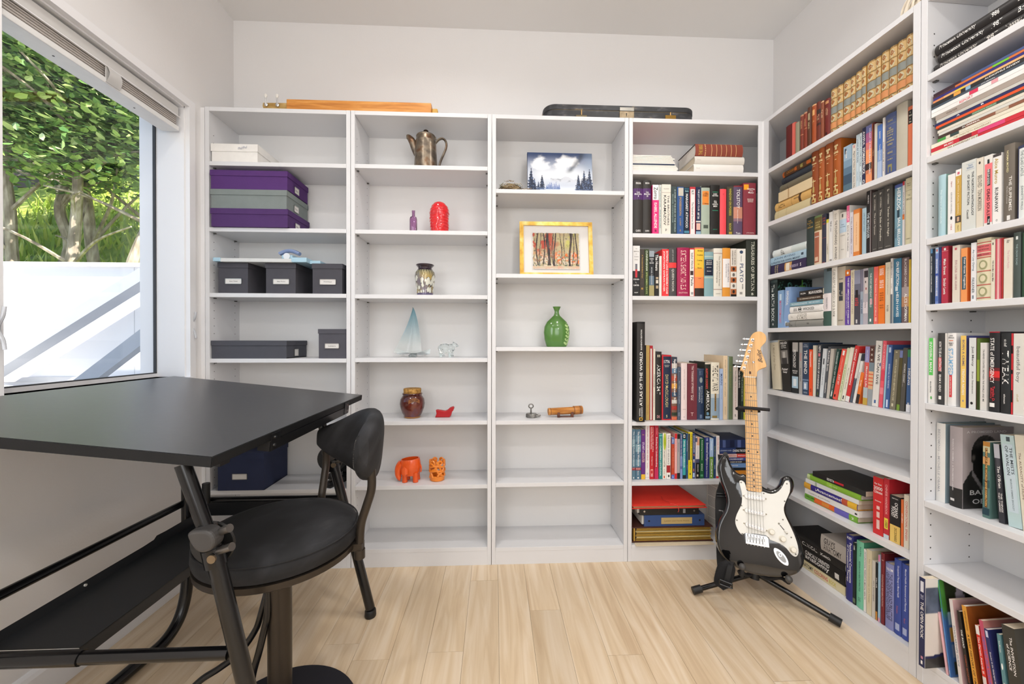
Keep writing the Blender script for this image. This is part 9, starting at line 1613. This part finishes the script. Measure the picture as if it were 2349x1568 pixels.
yl_ = MG @ Vector((-.046, -.139, -.030)); yr_ = MG @ Vector((.040, -.139, -.035)); L0 = MG @ Vector((-.047, -.139, .013)); R0 = MG @ Vector((.062, -.1395, .016))
MB().tube(smoothpath([yr_, MG @ Vector((0, -.142, -.052)), yl_, MG @ Vector((-.048, -.139, -.012)), L0], 5), .0062, 10).build('yoke', M_FOAM, gs)
MB().tube([L0, MG @ Vector((.0, -.139, .016)), R0], .0068, 12).build('locking_bar', M_FOAM, gs); MB().sphere(L0, .0078).build('bar_end', M_FOAM, gs)
for sx_, tip, ya_ in ((-1, (-.052, -.748), -.777), (1, (.098, -.758), -.770)):
    tp = MG @ Vector((tip[0], tip[1], .012)); bk = MG @ Vector((tip[0] * .9, ya_, -.058)); mid = MG @ Vector((tip[0], ya_ - .001, -.02)); m2 = MG @ Vector((tip[0], ya_, .004))
    MB().tube(smoothpath([hub + Vector((0, 0, .008)), (hub + bk) / 2 - Vector((0, 0, .012)), bk, mid, m2, tp], 5), .0072, 12).build('cradle_arm', M_FOAM, gs)
    MB().sphere(tp, .0125).build('arm_ball', mat('4a4846', .45, var=.05, name='dark_rubber_ball'), gs)
# ---- strap hanging behind the body
gst = thing('guitar_strap', 'black webbing guitar strap with fleece pad hanging behind the guitar', 'strap', tuple(MG @ Vector((-.10, -.40, -.06))))
M_WEB = mat('161617', .8, var=.1, scale=60, bump=.2, name='black_webbing')
def ribbon(pts, w, th):
    P = smoothpath(pts, 6); m = MB(); vs = []; W_ = Vector((GX_.x, GX_.y, 0)).normalized()
    for p in P: vs += [p - W_ * w / 2, p + W_ * w / 2, p + W_ * w / 2 + Vector((0, th, 0)), p - W_ * w / 2 + Vector((0, th, 0))]
    n_ = len(P); fs = [(3, 2, 1, 0), (4 * n_ - 4, 4 * n_ - 3, 4 * n_ - 2, 4 * n_ - 1)]
    for i in range(n_ - 1):
        for k in range(4): fs.append((4 * i + k, 4 * i + (k + 1) % 4, 4 * i + 4 + (k + 1) % 4, 4 * i + 4 + k))
    return m.add(vs, fs, 0, False)
s0 = MG @ Vector((-.097, -.338, -.040)); yS = -.165
q = lambda px, py, Y: at(px, py, Y=Y)
def gq(px, py, n):
    d = RIGHT * (px - 1174.5) + UP * (784 - py) + FWD * FPX; t = (MG @ Vector((0, 0, n)) - CAM_POS).dot(GZ_) / d.dot(GZ_); return CAM_POS + d * t
ribbon([s0 - GZ_ * .03, gq(1664, 1100, -.064), gq(1655, 1135, -.066), gq(1654, 1180, -.066), gq(1656, 1240, -.066), gq(1658, 1290, -.064), gq(1662, 1312, -.05)], .040, .003).build('webbing', M_WEB, gst)
for py in (1131, 1137): MB().tube([gq(1644, py, -.058), gq(1668, py + 1, -.058)], .0032, 8).build('slider_bar', M_BLACKMETAL, gst)
tg = MB(); put_text(tg, 'ERNIE', gq(1656, 1171, -.0655), GX_, (0, 0, 1), .022, .004); tg.build('strap_tag_lettering', mat('d9d9d9', .6, var=0), gst)
random.seed(77)
fz_ = MB(); pc = q(1662, 1318, -.345); pts_ = []
def padf(u, v):
    a = 2 * math.pi * u; hh = (v - .5)
    w_ = .030 * math.sqrt(max(0, 1 - (2 * hh) ** 4)); return pc + GX_ * (w_ * math.cos(a) * 1.0 + .022 * hh * -1) + Vector((0, -.013 * math.sin(a), 0)) + Vector((0, 0, -hh * .105))
fz_.grid(padf, 22, 12, closed_u=True)
n0 = len(fz_.v)
for i in range(1500):
    u, v = random.random(), random.random(); p = padf(u, v); c0 = padf(u + .5, v); d = ((p - c0).normalized() + Vector((random.uniform(-.6, .6), random.uniform(-.6, .6), random.uniform(-.6, .6)))).normalized() * random.uniform(.003, .0075); s_ = d.cross(Vector((.3, .5, .8))).normalized() * .0004
    fz_.add([p - s_, p + s_, p + d], [(0, 1, 2)])
fz_.build('fleece_pad', mat('1b1b1d', .95, var=.2, scale=80, name='black_fleece'), gst, kind='stuff')
bk_ = MB(); c0 = q(1665, 1336, -.375)
for a_, b_ in (((-.020, .008), (.020, .000)), ((-.020, -.008), (.020, -.016)), ((-.020, .008), (-.020, -.008)), ((.020, .000), (.020, -.016))): bk_.tube([c0 + GX_ * a_[0] + Vector((0, 0, a_[1])), c0 + GX_ * b_[0] + Vector((0, 0, b_[1]))], .0028, 8)
bk_.build('buckle', M_BLACKMETAL, gst)
ribbon([q(1666, 1338, -.37), q(1671, 1318, -.372), q(1675, 1298, -.365), q(1679, 1288, -.35), q(1683, 1295, -.345)], .016, .003).build('strap_end', M_WEB, gst)

# ================================================================= printed fronts of books whose covers show
def cover_print(key, fn, nu, nv, texts=()):
    r = next(r for r in BOOKS if key in r[10]); o = BK[r[10]]; w, h, d = r[4], r[5], r[6]; e = .0003
    m, cs = picture(fn, lambda u, v: Vector((w + e, .001 + (d - .002) * u, .0005 + (h - .001) * v)), nu, nv)
    m.build('front_cover_print', mat_attr('cover_ink', .4), o, True, colors=cs)
    if texts:
        cols_ = []; q = MB()
        for s_, u, v, L, Hh, c_ in texts:
            if c_ not in cols_: cols_.append(c_)
            put_text(q, s_, (w + e * 2.2, d * u, h * v), (0, 1, 0), (0, 0, 1), d * L, h * Hh, cols_.index(c_))
        q.build('front_cover_lettering', [mat(c_, .4, var=0) for c_ in cols_], o, True)
def bust(u, v):
    sl = min(.47, .31 + 1.0 * u)
    if ((u - .21) / .055) ** 2 + ((v - .62) / .065) ** 2 < 1: return mixc(L3('1a1817'), L3('6a6460'), sst(.05, .015, math.hypot(u - .205, (v - .63))))
    if v < sl:
        if u > .17 and abs(v - (.455 - 1.0 * (u - .17))) < .035: return L3('8d888a')
        if u > .20 and v > .49 - 1.0 * (u - .17): return L3('1c1a19')
        return mixc(L3('262524'), L3('323130'), sst(.012, .0, abs(v - .1 - u * .5)) * .4)
    if ((u - .44) / .28) ** 2 + ((v - .67) / .235) ** 2 < 1 or (.20 < u < .75 and .4 < v < .62): return mixc(L3('191716'), L3('4a4644'), N1(u * 40, v * 60) * sst(.72, .8, v))
    return mixc(L3('b4a9aa'), L3('9c9294'), u)
cover_print('grey portrait-cover hardback', bust, 60, 80, [('A PROMISED LAND', .46, .945, .78, .03, 'e6e2e2'), ('BARACK', .50, .20, .72, .06, 'e6e2e2'), ('OBAMA', .52, .09, .66, .06, 'e6e2e2')])
def stamp(u, v):
    if .08 < u < .95:
        for k, vc_ in enumerate((.68, .55, .42, .25, .12)):
            if abs(v - vc_) < .045 and not (k == 1 and u > .6): return L3('d23a34') if not (k == 2 and math.hypot(u - .5, (v - .42)) < .2) else L3('5f9ccc')
    return L3('e4e2de')
cover_print('white hardback with big blue title', stamp, 30, 60)
def racket(u, v):
    if v > .90: return L3('e8e4de')
    if v > .62:
        c_ = mixc(L3('3a3f52'), L3('7d8aa0'), fbm(u * 7, v * 9)); c_ = mixc(c_, L3('4a3430'), sst(.12, .08, math.hypot(u - .72, v - .80)))
        if math.hypot((u - .5) * 1.1, v - .66) < .17 and v < .74: c_ = L3('d9cdd6')
        if abs(math.hypot((u - .42) / .09, (v - .82) / .065) - 1) < .16 or (abs(u - .42) < .015 and .70 < v < .76): c_ = L3('c9d83a')
        return c_
    ring = math.hypot((u - .0) / 1.0, (v - .38) / .30)
    if abs(ring - .86) < .055: return L3('2a3158')
    if v < .14: return L3('3a3836') if math.hypot(u - .72, v - .10) > .085 else L3('56639a')
    return L3('eae2d8')
cover_print('navy paperback with white italic title', racket, 40, 70)
def sports(u, v):
    c_ = mixc(L3('4a8a3a'), L3('3f6aa4'), sst(.70, .55, v))
    if .08 < u < .95:
        if v > .66:
            c_ = mixc(L3('1d1f1a'), L3('3a4a2a'), fbm(u * 6, v * 6)); d1 = math.hypot((u - .38) * 1.4, v - .80)
            if d1 < .12: c_ = L3('b9b4c4')
            if math.hypot(u - .40, (v - .93)) < .04: c_ = L3('d9a48a')
            if math.hypot((u - .8), (v - .82)) < .1: c_ = L3('c9703a')
        else:
            k = int(v / .17); c_ = [L3('2f3a22'), L3('7a94b4'), L3('c9a04a'), L3('9ac0d4')][min(k, 3)] if .12 < (v % .17) / .17 < .9 else c_
            if math.hypot((u - .5), ((v % .17) - .085) * 2) < .12: c_ = L3('d9b49a')
    return c_
cover_print('thin blue sports magazine', sports, 40, 70)
def math_cover(u, v):
    c_ = L3('141c18'); s_ = N2(u * 40, v * 40)
    if s_ > .86: c_ = L3('4a7a6a')
    for (a, b, r_) in ((.35, .88, .05), (.55, .82, .06), (.78, .86, .07), (.85, .7, .08)):
        if abs(math.hypot(u - a, v - b) - r_) < .012: c_ = L3('5f9a90')
    if abs(u - .72) < .01 and v > .8 or abs(v - .86) < .012 and .64 < u < .8: c_ = L3('7ac84a')
    return c_
cover_print('black science book with large white title', math_cover, 40, 60)
